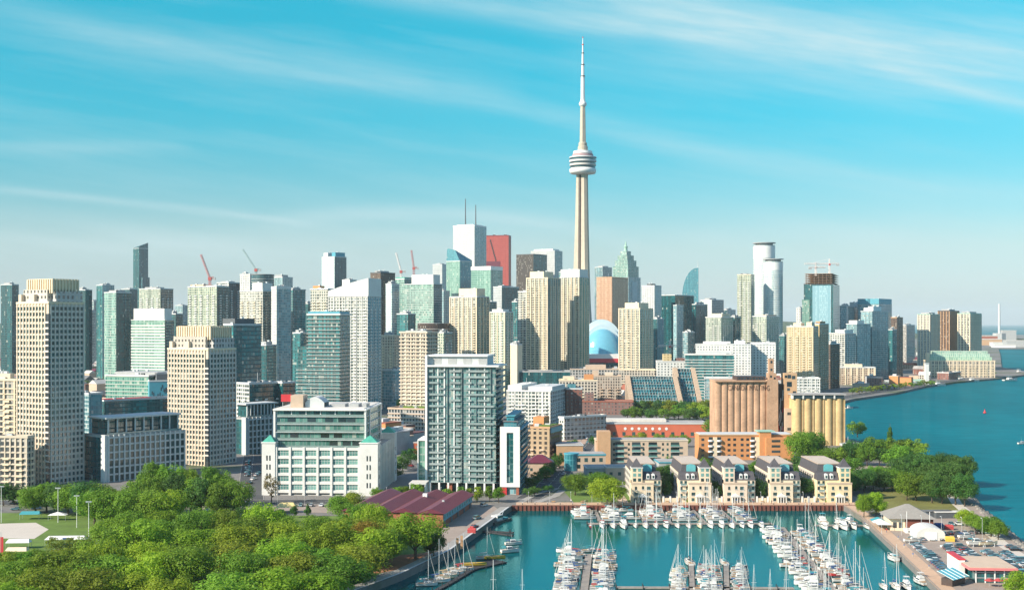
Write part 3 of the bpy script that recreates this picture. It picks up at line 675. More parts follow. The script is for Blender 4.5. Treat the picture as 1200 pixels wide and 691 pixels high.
T('cream_condo', 'cream and green condo right of the domed stadium', 725, 750, 765, 1500, 362, 32, 'cream_dots', f2='green_glass', pier=(6, 1.2, .7, 'creamlt'), slab=(3, .3, .3, 'creamlt'), pent=[(.2, .85, .15, .9, 8, 'creamlt')])
T('white_tower', 'slim white tower right of the cream and green stadium condo', 752, 767, 775, 1900, 335, 35, 'white_dots', f2='white_glass', pent=[(.3, .6, .2, .9, 4, 'dkgrey')])
T('gold_tower', 'gold glass office tower right of the needle tower shaft', 699, 717, 736, 2200, 325, 35, 'gold', f2='gold', pent=None, capmat='tan')
T('grey_tower', 'far grey tower behind the gold glass tower', 697, 706, 717, 2700, 312, 35, 'pale_glass', f2='stone_dark')
T('mid_block', 'small white tower stub between the cream condos', 598, 606, 612, 1420, 402, 30, 'creamlt')
# spired stepped tower
o = thing('spired_tower', 'pale stepped tower with green spire right of the needle tower', 'tower', (X_(734, 2600), 2615, 0), -R(40))
for (w_, t0, t1) in ((46, 325, 460), (40, 312, 325), (33, 305, 312), (25, 299, 305), (16, 294, 299)):
    MB().box(-w_ / 2, w_ / 2, -w_ / 2, w_ / 2, max(0, Z_(t1, 2600)), Z_(t0, 2600)).build('tier', FA['pale_glass'] if w_ > 40 else FA['green_glass'], o)
for s in (-1, 1):
    MB().box(s * 24, s * 21, -10, 10, 0, Z_(330, 2600)).build('buttress', M['ltgrey'], o)
MB().lathe([(4, Z_(294, 2600)), (3.5, Z_(290, 2600)), (4.6, Z_(288.5, 2600)), (2.2, Z_(287, 2600)), (.6, Z_(282, 2600))], 10).build('spire', M['copperlt'], o)
# dark office slabs right of centre
T('dark_office', 'broad dark teal office slab with a pale vertical strip, behind the terraced building', 773, 791, 813, 1950, 346, 35, 'dark_glass', f2='dark_glass', roof='roofdk', pent=None)
q = COL.objects[-1]
T('dark_office', 'darker lower office slab right of the broad dark office slab', 811, 815, 829, 1900, 355, 45, 'dark_glass', f2='dark_glass', roof='roofdk')
T('white_tower', 'white and grey office tower right of the curved sail tower', 821, 834, 848, 2400, 350, 40, 'white_lines', f2='stone_dark')
T('strip_tower', 'pale glass strip tower in front of the dark office slabs', 789, 793, 801, 1880, 358, 40, 'pale_glass', f2='pale_glass', pent=None)
# sail tower
def sail():
    o = thing('sail_tower', 'curved sail shaped glass tower with thin mast', 'tower', (X_(809, 2500), 2500, 0), -R(10))
    zb, zt = Z_(350, 2500), Z_(314, 2500); w_ = 33.0
    pts = [(-w_ / 2, 0), (w_ / 2, 0), (w_ / 2, zt)]
    for k in range(1, 9):
        a = k / 8; pts.append((w_ / 2 - w_ * math.sin(a * math.pi / 2) ** .9, zt - (zt - zb) * (1 - math.cos(a * math.pi / 2))))
    q = MB(); n = len(pts); d = 14
    q.face([(x, -d, z) for x, z in pts]); q.face([(x, d, z) for x, z in pts[::-1]])
    for i in range(n): (x0, z0), (x1, z1) = pts[i], pts[(i + 1) % n]; q.face([(x0, -d, z0), (x0, d, z0), (x1, d, z1), (x1, -d, z1)])
    q.build('wall', FA['turq_glass'], o)
    MB().tube([(w_ / 2 - 1, 0, zt - 2), (w_ / 2 - 1, 0, zt + 16)], .8, 6, .3).build('mast', M['steel'], o)
sail()
T('green_condo', 'green balcony condo with pale panels low right of the sail tower', 827, 845, 859, 1800, 372, 32, 'green_dots', f2='green_screen', slab=(3, .5, .3, 'white'), pent=[(.1, .9, .2, .9, 6, 'creamlt')])
T('teal_tower', 'dark teal tower low between the green balcony condos', 856, 861, 868, 1850, 370, 45, 'teal_glass')
T('cream_condo', 'slim pale green condo left of the white cylinder towers', 864, 880, 884, 2000, 321, 25, 'green_dots', slab=(3, .4, .3, 'creamlt'))
def drum(label, px, Y, top, r, f, capm, hat, name='round_tower', collar=None):
    o = thing(name, label, 'tower', (X_(px, Y), Y, 0)); h = Z_(top, Y); FOOT.append((X_(px, Y), Y, r))
    MB().cyl(0, 0, 0, h, r, n=40).build('wall', FA[f], o, smooth=False)
    MB().cyl(0, 0, h, h + .6, r + .3, n=40).build('roof', M['roofgrey'], o)
    if capm: MB().cyl(0, 0, h - capm, h - 1.2, r + .35, n=40).build('crown_band', M['white2'], o)
    if hat: 
        MB().cyl(0, 0, h + .6, h + 4, r * .8, n=24).build('mechanical_penthouse', M['grey'], o)
        MB().cyl(0, 0, h + 4, h + 5.2, r + 1.2, n=40).build('roof_disc', M['grey'], o)
    me = MB().cyl(0, 0, -.2, .2, r + .35, n=40).mesh('floor_slab', M['white'])
    for k in range(1, int(h / 3.6)):
        if k * 3.6 < h - (capm or 0) - 1: add('floor_slab', me, o, (0, 0, k * 3.6))
    return o
drum('taller white glass cylinder tower with flat disc roof', 895.5, 2120, 288, 18.5, 'white_glass', 22, True)
drum('shorter white glass cylinder tower with flat disc roof', 906, 2040, 307, 16, 'white_glass', 14, True)
drum('dark glass drum tower behind the white wedge crown', 308, 1700, 322, 15.5, 'navy_glass', 0, False)
drum('squat brown drum building behind the beige balcony condo', 508, 1520, 379, 20, 'brown_fine', 0, False, 'drum_building')
T('green_condo', 'broad green balcony condo below the white cylinder towers', 882, 898, 913, 1850, 371, 35, 'green_dots', f2='green_screen', slab=(3, .5, .3, 'white'), pent=[(.1, .9, .1, .9, 3, 'pinkbeige')])
# construction tower
def site_tower():
    o = T('unfinished_tower', 'unfinished dark tower with large sky blue glass panel and rusty open top floors', 942, 976, 984, 2000, 333, 20, 'dark_glass', f2='green_screen', pent=None, capmat='darkbrown')
    a, b, h = dims(o)
    MB().box(-a / 2 + a * .30, a / 2 - a * .06, -b / 2 - .9, -b / 2 - .1, 40, h - 2).build('glass_panel', FA['sky_glass'], o)
    for k in range(5):
        MB().box(-a / 2 + a * .02, a / 2 - 1, -b / 2 + 1, b / 2 - 1, h + k * 3.6 + 3.2, h + k * 3.6 + 3.6).build('bare_floor', M['tan'], o)
        c = MB()
        for i in range(7):
            x = -a / 2 + 3 + (a - 7) * i / 6; c.box(x, x + 1, -b / 2 + 1.6, -b / 2 + 2.6, h + k * 3.6, h + k * 3.6 + 3.2)
        c.box(-a / 2 + 10, a / 2 - 8, -2, b / 2 - 3, h + k * 3.6, h + k * 3.6 + 3.2)
        c.build('bare_columns', M['darkbrown'], o)
    MB().box(-a / 2 - 3, -a / 2 + a * .2, -b / 2 - 1.4, -b / 2 + 6, 0, h - 25).build('green_hoist_strip', FA['green_screen'], o)
    return h
HS = site_tower()
T('pale_tower', 'thin pale blue tower right of the unfinished dark tower', 984, 992, 997, 2200, 357, 35, 'pale_glass')
T('pale_tower', 'white round-topped tower second right of the unfinished dark tower', 994, 1001, 1010, 2100, 360, 35, 'white_glass', f2='pale_glass', pent=[(.1, .9, .1, .9, 9, 'white2')])
T('glass_tower', 'broad pale blue tower with turquoise glass hat left of the brown tower', 1005, 1030, 1045, 2050, 356, 35, 'pale_glass', f2='turq_glass', pent=[(0.0, 1, .0, 1, 9, 'turq')], capmat='turq')
T('blue_condo', 'blue balcony condo with white caps in front of the turquoise-hatted tower', 1009, 1022, 1041, 1850, 365, 50, 'pale_glass', f2='pale_glass', slab=(3, .6, .3, 'ltgrey'), pent=[(.1, .5, .1, .9, 6, 'white'), (.5, .95, .1, .6, 8, 'white2')])
T('blue_condo', 'blue balcony condo with white cap, middle step of the harbour row', 992, 1004, 1020, 1820, 380, 50, 'pale_glass', f2='pale_glass', slab=(3, .6, .3, 'ltgrey'), pent=[(.1, .9, .1, .6, 6, 'white')])
T('white_condo', 'white balcony condo stepping down left of the blue balcony condos', 972, 990, 1003, 1780, 391, 40, 'white_grid', f2='pale_glass', slab=(3, .6, .35, 'white'), pent=[(.3, .9, .1, .9, 6, 'white')])
T('brown_tower', 'brown tower with pale top right of the turquoise-hatted tower', 1044, 1051, 1058, 1950, 371, 40, 'brown_dots', f2='brown_dots', capmat='tan')
T('teal_tower', 'low dark teal tower in front of the brown tower', 1041, 1046, 1051, 1850, 385, 45, 'teal_glass')
T('cream_tower', 'left cream harbour tower with green roof edge of the trio by the lake', 1075, 1090, 1101, 2150, 367, 35, 'cream_dots', f2='stone_dark', pier=(5, 1.6, .8, 'creamlt'), capmat='copperlt')
T('brown_tower', 'brown ribbed tower between the two cream harbour towers', 1099, 1113, 1124, 2260, 363, 35, 'brown_dots', f2='brown_dots', pier=(5, 1.2, .8, 'tan'), capmat='darkbrown')
T('cream_tower', 'right cream harbour tower with green roof edge of the trio by the lake', 1122, 1137, 1150, 2200, 366, 35, 'cream_dots', f2='cream_dots', pier=(5, 1.6, .8, 'creamlt'), capmat='copperlt')
T('yellow_tower', 'yellow cream apartment tower above the yellow silos', 922, 953, 959, 1500, 383, 22, 'yellow_dots', pier=(9, .8, .4, 'creamlt'), f2='tan_dots', pent=[(.2, .5, .2, .8, 5, 'creamlt'), (.7, .9, .2, .8, 6, 'creamlt')])  # tan right side: the face's shade put into the colour
T('tan_tower', 'brownish right wing behind the yellow cream apartment tower', 952, 960, 971, 1560, 380, 35, 'yellow_dots', f2='tan_dots', pent=[(.2, .8, .2, .8, 4, 'tan')])  # browner side carries the shade of the yellow tower's right face
T('brown_tower', 'lower dark brown block right of the yellow cream apartment tower', 966, 973, 984, 1600, 401, 40, 'brown_dots', f2='brown_dots')
# ------------------------------------------------------------------ near towers of the left
def grid_tower(name, label, xl, xc, xr, Y, top, th, seed, crown_h, tiers=True):
    """cream apartment tower: core of windows behind a real grid of piers and spandrels, stepped crown, recessed corner balconies"""
    o, a, b, h = site(name, label, 'apartment tower', xl, xc, xr, Y, top, th)
    hb_ = h - crown_h
    MB().box(-a / 2, a / 2, -b / 2, b / 2, 0, hb_).build('wall', M['cream'], o)
    fh = 3.1; n = int(hb_ / fh)
    # windows: individual panes on the two visible faces, the rest as one object
    nx, ny = max(5, round(a / 2.9)), max(5, round(b / 2.9))
    sx, sy = (a - 3.2) / nx, (b - 1.5) / ny
    wx = MB().box(-sx * .31, sx * .31, -.10, .05, -1.0, 1.0).mesh('window', M['pane'])
    wy = MB().box(-.05, .10, -sy * .31, sy * .31, -1.0, 1.0).mesh('window', M['pane'])
    cnt = 0; rest = MB()
    for k in range(n - 1, -1, -1):
        z = k * fh + 1.75
        for i in range(nx):
            x = -a / 2 + .6 + sx * (i + .5)
            if cnt < 50: add('window', wx, o, (x, -b / 2, z)); cnt += 1
            else: rest.box(x - sx * .31, x + sx * .31, -b / 2 - .10, -b / 2 + .05, z - 1, z + 1)
        for i in range(ny):
            y = -b / 2 + 1.3 + sy * (i + .5)
            if cnt < 100: add('window', wy, o, (a / 2, y, z)); cnt += 1
            else: rest.box(a / 2 - .05, a / 2 + .10, y - sy * .31, y + sy * .31, z - 1, z + 1)
    tag(rest.build('window', fac('pane_sheet', (.02, .03, .035), (.012, .022, .028), (.09, .15, .155), 3.1, 2.7, 1.0, 1.0, blind=.10), o), None, None, None, 'stuff')
    # piers and spandrels stand proud of the panes
    me = MB().box(-.38, .38, -.55, .1, 0, hb_ - .6).mesh('pier', M['cream'])
    my = MB().box(-.1, .55, -.38, .38, 0, hb_ - .6).mesh('pier', M['cream_grey'])  # greyer copy of the cream: the right face's shade put into the colour
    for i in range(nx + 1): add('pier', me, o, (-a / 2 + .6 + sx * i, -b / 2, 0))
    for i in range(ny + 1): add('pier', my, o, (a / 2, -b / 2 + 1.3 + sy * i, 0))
    sp = MB().box(-a / 2 - .3, a / 2 - 2.4, -b / 2 - .32, -b / 2 + .2, -.5, .45).mesh('spandrel', M['cream'])
    sq = MB().box(a / 2 - .2, a / 2 + .32, -b / 2 + 1.2, b / 2 + .3, -.5, .45).mesh('spandrel', M['cream_grey'])  # same greyed cream, shade of the right face in the colour
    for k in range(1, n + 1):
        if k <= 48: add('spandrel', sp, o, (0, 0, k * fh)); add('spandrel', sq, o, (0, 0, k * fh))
    # corner recess with dark balconies
    MB().box(a / 2 - 2.3, a / 2 + .18, -b / 2 - .18, -b / 2 + 1.1, 0, hb_ - 6).build('corner_recess', M['pane_dark'], o)
    bl = MB().box(a / 2 - 2.3, a / 2 + .75, -b / 2 - .75, -b / 2 + 1.1, -.12, .12).box(a / 2 - 2.3, a / 2 + .75, -b / 2 - .75, -b / 2 - .66, .12, .9).mesh('balcony', M['cream_grey'])
    for k in range(2, n - 2): add('balcony', bl, o, (0, 0, k * fh))
    # stepped crown
    MB().box(-a / 2 - .4, a / 2 + .4, -b / 2 - .4, b / 2 + .4, hb_ - .6, hb_ + .5).build('cornice', M['creamlt'], o)
    MB().box(-a / 2 + .5, a / 2 - .5, -b / 2 + .5, b / 2 - .5, hb_ + .5, hb_ + .7).build('roof', M['rooflt'], o)
    x0, x1, y0, y1 = -a / 2 + 2.2, a / 2 - 4.5, -b / 2 + 2.4, b / 2 - 1.2
    z1 = hb_ + crown_h * .55
    MB().box(x0, x1, y0, y1, hb_ + .5, z1).build('upper_storey', fac('crown_face', (.58, .52, .43), (.03, .03, .03), (.12, .12, .11), 3.1, 2.9, .45, .5), o)
    fins = MB(); xx0, xx1, yy0, yy1 = x0 + 2, x1 + 2.5, y0 + 1.6, y1 - 1
    MB().box(xx0, xx1, yy0, yy1, z1, h).build('crown_drum', M['creamlt'], o)
    k = int((xx1 - xx0) / 1.9)
    for i in range(k + 1): x = xx0 + (xx1 - xx0) * i / k; fins.box(x - .45, x + .45, yy0 - .6, yy0 + .1, z1 - 2, h - .2)
    k = int((yy1 - yy0) / 1.9)
    for i in range(k + 1): y = yy0 + (yy1 - yy0) * i / k; fins.box(xx1 - .1, xx1 + .6, y - .45, y + .45, z1 - 2, h - .2)
    fins.build('crown_fins', M['creamlt'], o)
    for (fx, fw) in ((-a / 2 + .8, 2.5), (-a / 2 + a * .42, 3.0)):
        MB().box(fx, fx + fw, -b / 2 + .3, -b / 2 + 3.4, hb_ + .5, hb_ + 4.6).build('setback_block', M['cream'], o)
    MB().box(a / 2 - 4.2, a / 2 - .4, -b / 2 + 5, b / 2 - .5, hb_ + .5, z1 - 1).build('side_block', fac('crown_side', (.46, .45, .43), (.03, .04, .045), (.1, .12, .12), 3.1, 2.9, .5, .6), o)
    return o, a, b, hb_
grid_tower('apartment_tower', 'tallest cream apartment tower at the left with fluted crown', 20, 57, 98, 652, 326, 33, 1, 13)
grid_tower('apartment_tower', 'second cream apartment tower left of the white warehouse, with stepped crown', 197, 244, 276, 738, 382, 30, 2, 14)

def bay_block(name, label, xl, xc, xr, Y, top, th, fmat, floors_h=3.6, pent_h=8, right_only=True, b=None):
    o, a, b, h = site(name, label, 'apartment block', xl, xc, xr, Y, top, th, b)
    MB().box(-a / 2, a / 2, -b / 2, b / 2, 0, h).build('wall', M['grey'], o)
    n = int(h / floors_h); fh = (h - 1) / n; ny = max(4, round(b / 3.4)); sy = (b - 2.0) / ny
    wy = MB().box(-.05, .12, -sy * .36, sy * .36, -fh * .36, fh * .36).mesh('window', M['pane'])
    c = 0; rest = MB()
    for k in range(n - 1, -1, -1):
        for i in range(ny):
            y = -b / 2 + 2.0 + sy * (i + .5); z = k * fh + fh * .5
            if c < 100: add('window', wy, o, (a / 2, y, z)); c += 1
            else: rest.box(a / 2 - .05, a / 2 + .12, y - sy * .36, y + sy * .36, z - fh * .36, z + fh * .36)
    if rest.f: tag(rest.build('window', M['pane'], o), None, None, None, 'stuff')
    my = MB().box(-.1, .8, -.4, .4, 0, h + .5).mesh('pier', M['ltgrey'])
    for i in range(ny + 1): add('pier', my, o, (a / 2, -b / 2 + 2.0 + sy * i, 0))
    sq = MB().box(a / 2 - .2, a / 2 + .4, -b / 2 + 1.5, b / 2, -.4, .4).mesh('spandrel', M['ltgrey'])
    for k in range(1, n + 1): add('spandrel', sq, o, (0, 0, k * fh))
    MB().box(a / 2 - 4, a / 2 + .3, -b / 2 - .3, -b / 2 + 1.7, 0, h + .6).build('end_wall', M['ltgrey'], o)
    MB().box(-a / 2 - .15, a / 2 - 4.2, -b / 2 - .15, -b / 2 + .3, 0, h - 1).build('glass_end', FA['dark_glass'], o)
    MB().box(-a / 2, a / 2 + .2, -b / 2, b / 2, h, h + .3).build('roof', M['roofgrey'], o)
    # glazed penthouse behind a terrace with a thin flying roof
    q = MB().box(-a / 2 + 1, a / 2 - 4.5, -b / 2 + 4, b / 2 - 2, h + .3, h + pent_h).build('penthouse', FA['dark_glass'], o)
    pc = MB().box(-.35, .35, -.35, .35, h + .3, h + pent_h).mesh('column', M['ltgrey'])
    for i in range(9): add('column', pc, q, (a / 2 - 3.6, -b / 2 + 4 + (b - 6) * i / 8, 0))
    MB().box(-a / 2, a / 2 - 2.4, -b / 2 + 2, b / 2 - .5, h + pent_h, h + pent_h + .9).build('flying_roof', M['ltgrey'], o)
    MB().box(a / 2 - 1.4, a / 2 - 1.2, -b / 2 + 2, b / 2 - 1, h + .3, h + 1.5).build('terrace_rail', M['glass_rail'], o)
    return o
bay_block('apartment_block', 'long grey apartment block with dark windows and glazed penthouse left of the second cream tower', 99, 123, 216, 663, 511, 42, None, 3.6, 9)
bay_block('apartment_block', 'smaller grey apartment block with glazed penthouse left of the white warehouse', 272, 288, 328, 800, 490, 40, None, 3.5, 8.5)
o = T('podium_block', 'cream podium block at the foot of the tallest cream tower, left edge', -20, 32, 40, 640, 513, 8, 'cream_dark', pier=(3, .6, .4, 'cream'), slab=(3.1, .3, .5, 'cream'), pent=None, cat='building')
T('podium_block', 'taller cream balcony block behind the cream podium at the left edge', -20, 18, 26, 690, 446, 12, 'cream_dark', pier=(6, .9, .5, 'creamlt'), slab=(3.1, .5, .5, 'creamlt'), pent=[(.3, .8, .2, .8, 4, 'cream')], cat='building')
T('dark_office', 'dark teal glass tower with grey roof block right of the second cream tower', 262, 273, 306, 900, 381, 42, 'teal_glass', f2='teal_glass', roof='roofdk', pent=[(-.4, .9, .1, .8, 5, 'dkgrey')], cat='building')
T('glass_block', 'dark glass mid-rise with a white gridded end, above the smaller grey apartment block', 277, 292, 331, 890, 450, 42, 'white_grid', f2='dark_glass', roof='roofdk', pent=None, cat='building')
T('glass_block', 'low dark glass annex beside the dark glass mid-rise', 322, 331, 346, 905, 449, 42, 'dark_glass', f2='dark_glass', roof='roofdk', pent=None, cat='building')
o = T('terraced_block', 'low grey-roofed block with mint balconies, left of the second cream tower', 124, 174, 178, 1000, 441, 20, 'green_screen', slab=(3, .5, .3, 'white'), roof='roofgrey', pent=[(.0, 1, .3, .95, 3, 'grey')], cat='building', b=40)
T('turquoise_block', 'turquoise panel facade with scattered dark slots beside the second cream tower', 172, 175, 205, 985, 447, 70, 'turq', f2=None, pent=[(.1, .9, .3, .9, 6, 'dkgrey')], cat='building')
o = COL.objects.get('turquoise_block'); a, b, h = dims(o); rr = random.Random(3)
for k in range(42):
    y = -b / 2 + 2 + rr.random() * (b - 4); z = 4 + rr.random() * (h - 8); MB().box(a / 2 - .1, a / 2 + .06 + .002 * k, y - .35, y + .35, z - 1.4, z + 1.4).build('slot_window', M['pane_dark'], o)
T('turquoise_block', 'small turquoise building peeping right of the tallest cream tower foot', 90, 104, 118, 900, 462, 40, 'pale_glass', f2='turq_glass', pent=None, cat='building', b=11)
o = T('glass_block', 'low dark wavy glass building with red rooftop pipes right of the small turquoise building', 112, 122, 178, 930, 470, 48, 'dark_glass', f2='teal_glass', roof='roofdk', pent=None, cat='building', b=60)
a, b, h = dims(o)
for k in range(4): MB().tube([(-a / 2 + 1 + k * 3, -b / 2 + 5, h + .8), (-a / 2 + 3 + k * 3, b / 2 - 20, h + .8)], .5).build('rooftop_pipe', M['red'], o)
o = T('balcony_tower', 'beige tower with rounded balcony rows on a grey podium, left of the big glass condo', 470, 500, 512, 1000, 390, 25, 'cream_dark', slab=(3.0, 1.2, .9, 'cream'), pier=(5, .8, .8, 'cream'), pent=[(.1, .9, .2, .8, 2, 'grey')])
T('podium_block', 'grey terraced podium with planting under the beige balcony tower', 455, 497, 512, 985, 480, 20, 'stone_dark', slab=(3.2, .5, .8, 'pinkbeige'), pent=[(.3, .9, .3, .9, 2, 'grass')], cat='building')
T('beige_block', 'beige apartment block partly hidden behind the white curved-top condo', 446, 462, 471, 1300, 391, 30, 'cream_dark', slab=(3, .5, .6, 'cream'))
T('blue_block', 'low blue-grey glass block behind the beige balcony tower', 448, 460, 472, 1200, 434, 30, 'pale_glass', roof='roofgrey', pent=None, cat='building')
T('brown_slab', 'dark brown tower behind the beige balcony tower', 488, 500, 512, 1700, 392, 30, 'brown_fine')

# ------------------------------------------------------------------ white podium block with glass upper storeys
def podium_block():
    o, a, b, h = site('warehouse_lofts', 'white five-storey warehouse with a green glass block set back on top', 'building', 308, 440, 463, 610, 526, 3, None)
    b = min(b, 62)
    MB().box(-a / 2, a / 2, -b / 2, b / 2, 0, h - .6).build('wall', M['white'], o)
    nb = 6; x0, x1 = -a / 2 + 6.4, a / 2 - 8.6; sx = (x1 - x0) / nb; fh = (h - 2.2) / 5
    pane = MB().box(-sx * .40, sx * .40, -.08, .06, -fh * .30, fh * .30).mesh('window', M['pane_teal'])
    fr = MB()
    for i in range(5): x = -sx * .40 + sx * .80 * i / 4; fr.box(x - .05, x + .05, -.16, -.081, -fh * .30, fh * .30)
    fr.box(-sx * .4, sx * .4, -.14, -.082, fh * .05, fh * .05 + .1)
    frm = fr.mesh('frame', M['white2'])
    for k in range(5):
        for i in range(nb):
            w_ = add('window', pane, o, (x0 + sx * (i + .5), -b / 2, 2.0 + fh * (k + .5))); add('frame', frm, w_)
    for i in range(nb + 1):
        x = x0 + sx * i; MB().box(x - .55, x + .55, -b / 2 - .9, -b / 2, 0, h + .7).build('pier', M['white'], o)
    for k in range(6):
        z = 2.0 + fh * k; MB().box(x0, x1, -b / 2 - .55, -b / 2, z - .75, z + .55).build('spandrel', M['white'], o)
    bp = MB().box(-sx * .36, sx * .36, -.07, .05, -.35, .35).mesh('basement_window', M['pane_dark'])
    for i in range(nb): add('basement_window', bp, o, (x0 + sx * (i + .5), -b / 2, .65))
    # side face
    ns = 9; y0 = -b / 2 + 8; sy = (b / 2 - 8 - y0) / ns
    ps = MB().box(-.06, .08, -sy * .38, sy * .38, -fh * .3, fh * .3).mesh('window', M['pane_teal'])
    for k in range(5):
        for i in range(ns): add('window', ps, o, (a / 2, y0 + sy * (i + .5), 2 + fh * (k + .5)))
    for i in range(ns + 1): MB().box(a / 2, a / 2 + .7, y0 + sy * i - .5, y0 + sy * i + .5, 0, h + .5).build('pier', M['white'], o)
    # corner towers with copper caps
    for (cx0, cx1, cy0, cy1) in ((-a / 2 - .8, -a / 2 + 6.0, -b / 2 - 1.2, -b / 2 + 6), (a / 2 - 8.2, a / 2 + 1, -b / 2 - 1.2, -b / 2 + 7), (a / 2 - 7, a / 2 + 1.2, b / 2 - 8, b / 2 + .5)):
        t_ = MB().box(cx0, cx1, cy0, cy1, 0, h + 2.6).build('corner_tower', M['white'], o)
        for k in range(4):
            for d in (-.75, .75):
                xm = (cx0 + cx1) / 2 + d; MB().box(xm - .35, xm + .35, cy0 - .05, cy0 + .1, 4 + fh * k * 1.05, 4 + fh * k * 1.05 + 2.6).build('slit_window', M['pane_dark'], t_)
        for k in range(4): ym = (cy0 + cy1) / 2; MB().box(cx1 - .1, cx1 + .05, ym - .9, ym + .9, 4 + fh * k, 4 + fh * k + 2).build('window', M['pane'], t_)
        MB().box(cx0 - .3, cx1 + .3, cy0 - .3, cy1 + .3, h + 2.6, h + 3.2).build('cornice', M['white2'], t_)
        mx, my = (cx0 + cx1) / 2, (cy0 + cy1) / 2
        q = MB(); c4 = [(cx0 + .2, cy0 + .2), (cx1 - .2, cy0 + .2), (cx1 - .2, cy1 - .2), (cx0 + .2, cy1 - .2)]
        q.prism(c4, h + 3.2, h + 6.4, [(mx + (x - mx) * .08, my + (y - my) * .08) for x, y in c4]); q.build('pyramid_roof', M['copper'], o)
    MB().box(-a / 2 + .5, a / 2 - .5, -b / 2 + .5, b / 2 - .5, h - .6, h - .3).build('terrace', M['roofgrey'], o)
    # glass block
    gx0, gx1, gy0, gy1 = -a / 2 + 5.5, a / 2 - 6.8, -b / 2 + 5, b / 2 - 8; ht = Z_(479, 616)
    gl = fac('loft_glass', (.35, .42, .40), (.04, .13, .115), (.17, .34, .29), 4.0, 2.2, .93, .86, blind=.05, jit=.02)
    MB().box(gx0, gx1, gy0, gy1, h - .3, ht - 1).build('glass_storeys', gl, o)
    nf = 5; gf = (ht - h) / nf
    for k in range(nf):
        z = h + gf * k
        MB().box(gx0 - .5, gx1 + .6, gy0 - (.9 if k != 2 else 1.3), gy1 + .4, z - .22, z + .05).build('balcony_slab', M['ltgrey'], o)
        MB().box(gx0 - .4, gx1 + .5, gy0 - .85, gy0 - .78, z + .05, z + 1.1).build('balcony_rail', M['glass_rail'], o)
    for (bx, bz) in ((.12, 3), (.35, 3), (.55, 3), (.70, 3), (.15, 1), (.6, 0), (.75, 0), (.86, 0), (.65, 1), (.5, 1), (.8, 3), (.25, 4), (.42, 4), (.6, 4), (.78, 4), (.08, 4), (.9, 4)):
        x = gx0 + (gx1 - gx0) * bx; MB().box(x, x + 4.2, gy0 - .06, gy0 + .1, h + gf * bz + .5, h + gf * bz + gf - .7).build('dark_bay', M['pane_dark'], o)
    for k in range(7):
        x = gx0 + (gx1 - gx0) * k / 6; MB().box(x - .25, x + .25, gy0 - .35, gy0 + .1, ht - gf, ht - .6).build('column', M['white2'], o)
    # white frame round the right end
    fx = a / 2 - 6.6
    MB().box(fx, fx + .7, gy0 - 1.2, gy0 + .6, h, ht).box(fx, fx + .7, gy0 + 12, gy0 + 13.4, h, ht).box(fx, fx + .7, gy1 - 2, gy1, h, ht).build('white_frame', M['white2'], o)
    MB().box(gx0 - 1.6, gx0 - .6, gy0 - 1.4, gy0 + .8, h - .2, ht).build('white_frame', M['white2'], o)
    MB().box(gx0 - 1.8, fx + .9, gy0 - 1.8, gy1 + .6, ht - .9, ht - .1).build('flat_roof', M['white2'], o)
    MB().box(gx0 - .6, fx - .4, gy0 - .6, gy1 - .4, ht - .1, ht + .25).build('roof', M['rooflt'], o)
    MB().box(gx0 + 6, gx0 + 12.5, gy0 + 4, gy0 + 14, ht + .2, ht + 6.5).build('stair_block', M['pinkbeige'], o)
    q = MB(); n = 10
    prof = [(gx0 + 13 + 10 * i / n, ht + .2 + 5.4 * math.sin(math.pi * (.15 + .7 * i / n))) for i in range(n + 1)]
    pl = [(x, z) for x, z in prof] + [(gx0 + 23, ht + .2), (gx0 + 13, ht + .2)]
    q.face([(x, gy0 + 6, z) for x, z in pl[::-1]][::-1]); q.face([(x, gy0 + 18, z) for x, z in pl[::-1]])
    for i in range(n): (xa, za), (xb, zb) = prof[i], prof[i + 1]; q.face([(xa, gy0 + 6, za), (xb, gy0 + 6, zb), (xb, gy0 + 18, zb), (xa, gy0 + 18, za)])
    q.build('curved_plant_room', M['ltgrey'], o)
    for (px_, w_) in ((25, 8), (35, 5), (42, 3)): MB().box(gx0 + px_, min(gx0 + px_ + w_, fx - 1), gy0 + 10, gy0 + 20, ht + .2, ht + 1.8).build('roof_unit', M['grey'], o)
    s_ = MB().box(gx0 + .8, gx0 + 6.2, gy0 + 5, gy0 + 5.6, ht + 3.2, ht + 6.9).build('roof_sign', M['red'], o)
    for x in (gx0 + 1.5, gx0 + 5.4): MB().box(x - .1, x + .1, gy0 + 5.6, gy0 + 5.9, ht + .2, ht + 6.5).build('sign_post', M['steel'], s_)
podium_block()

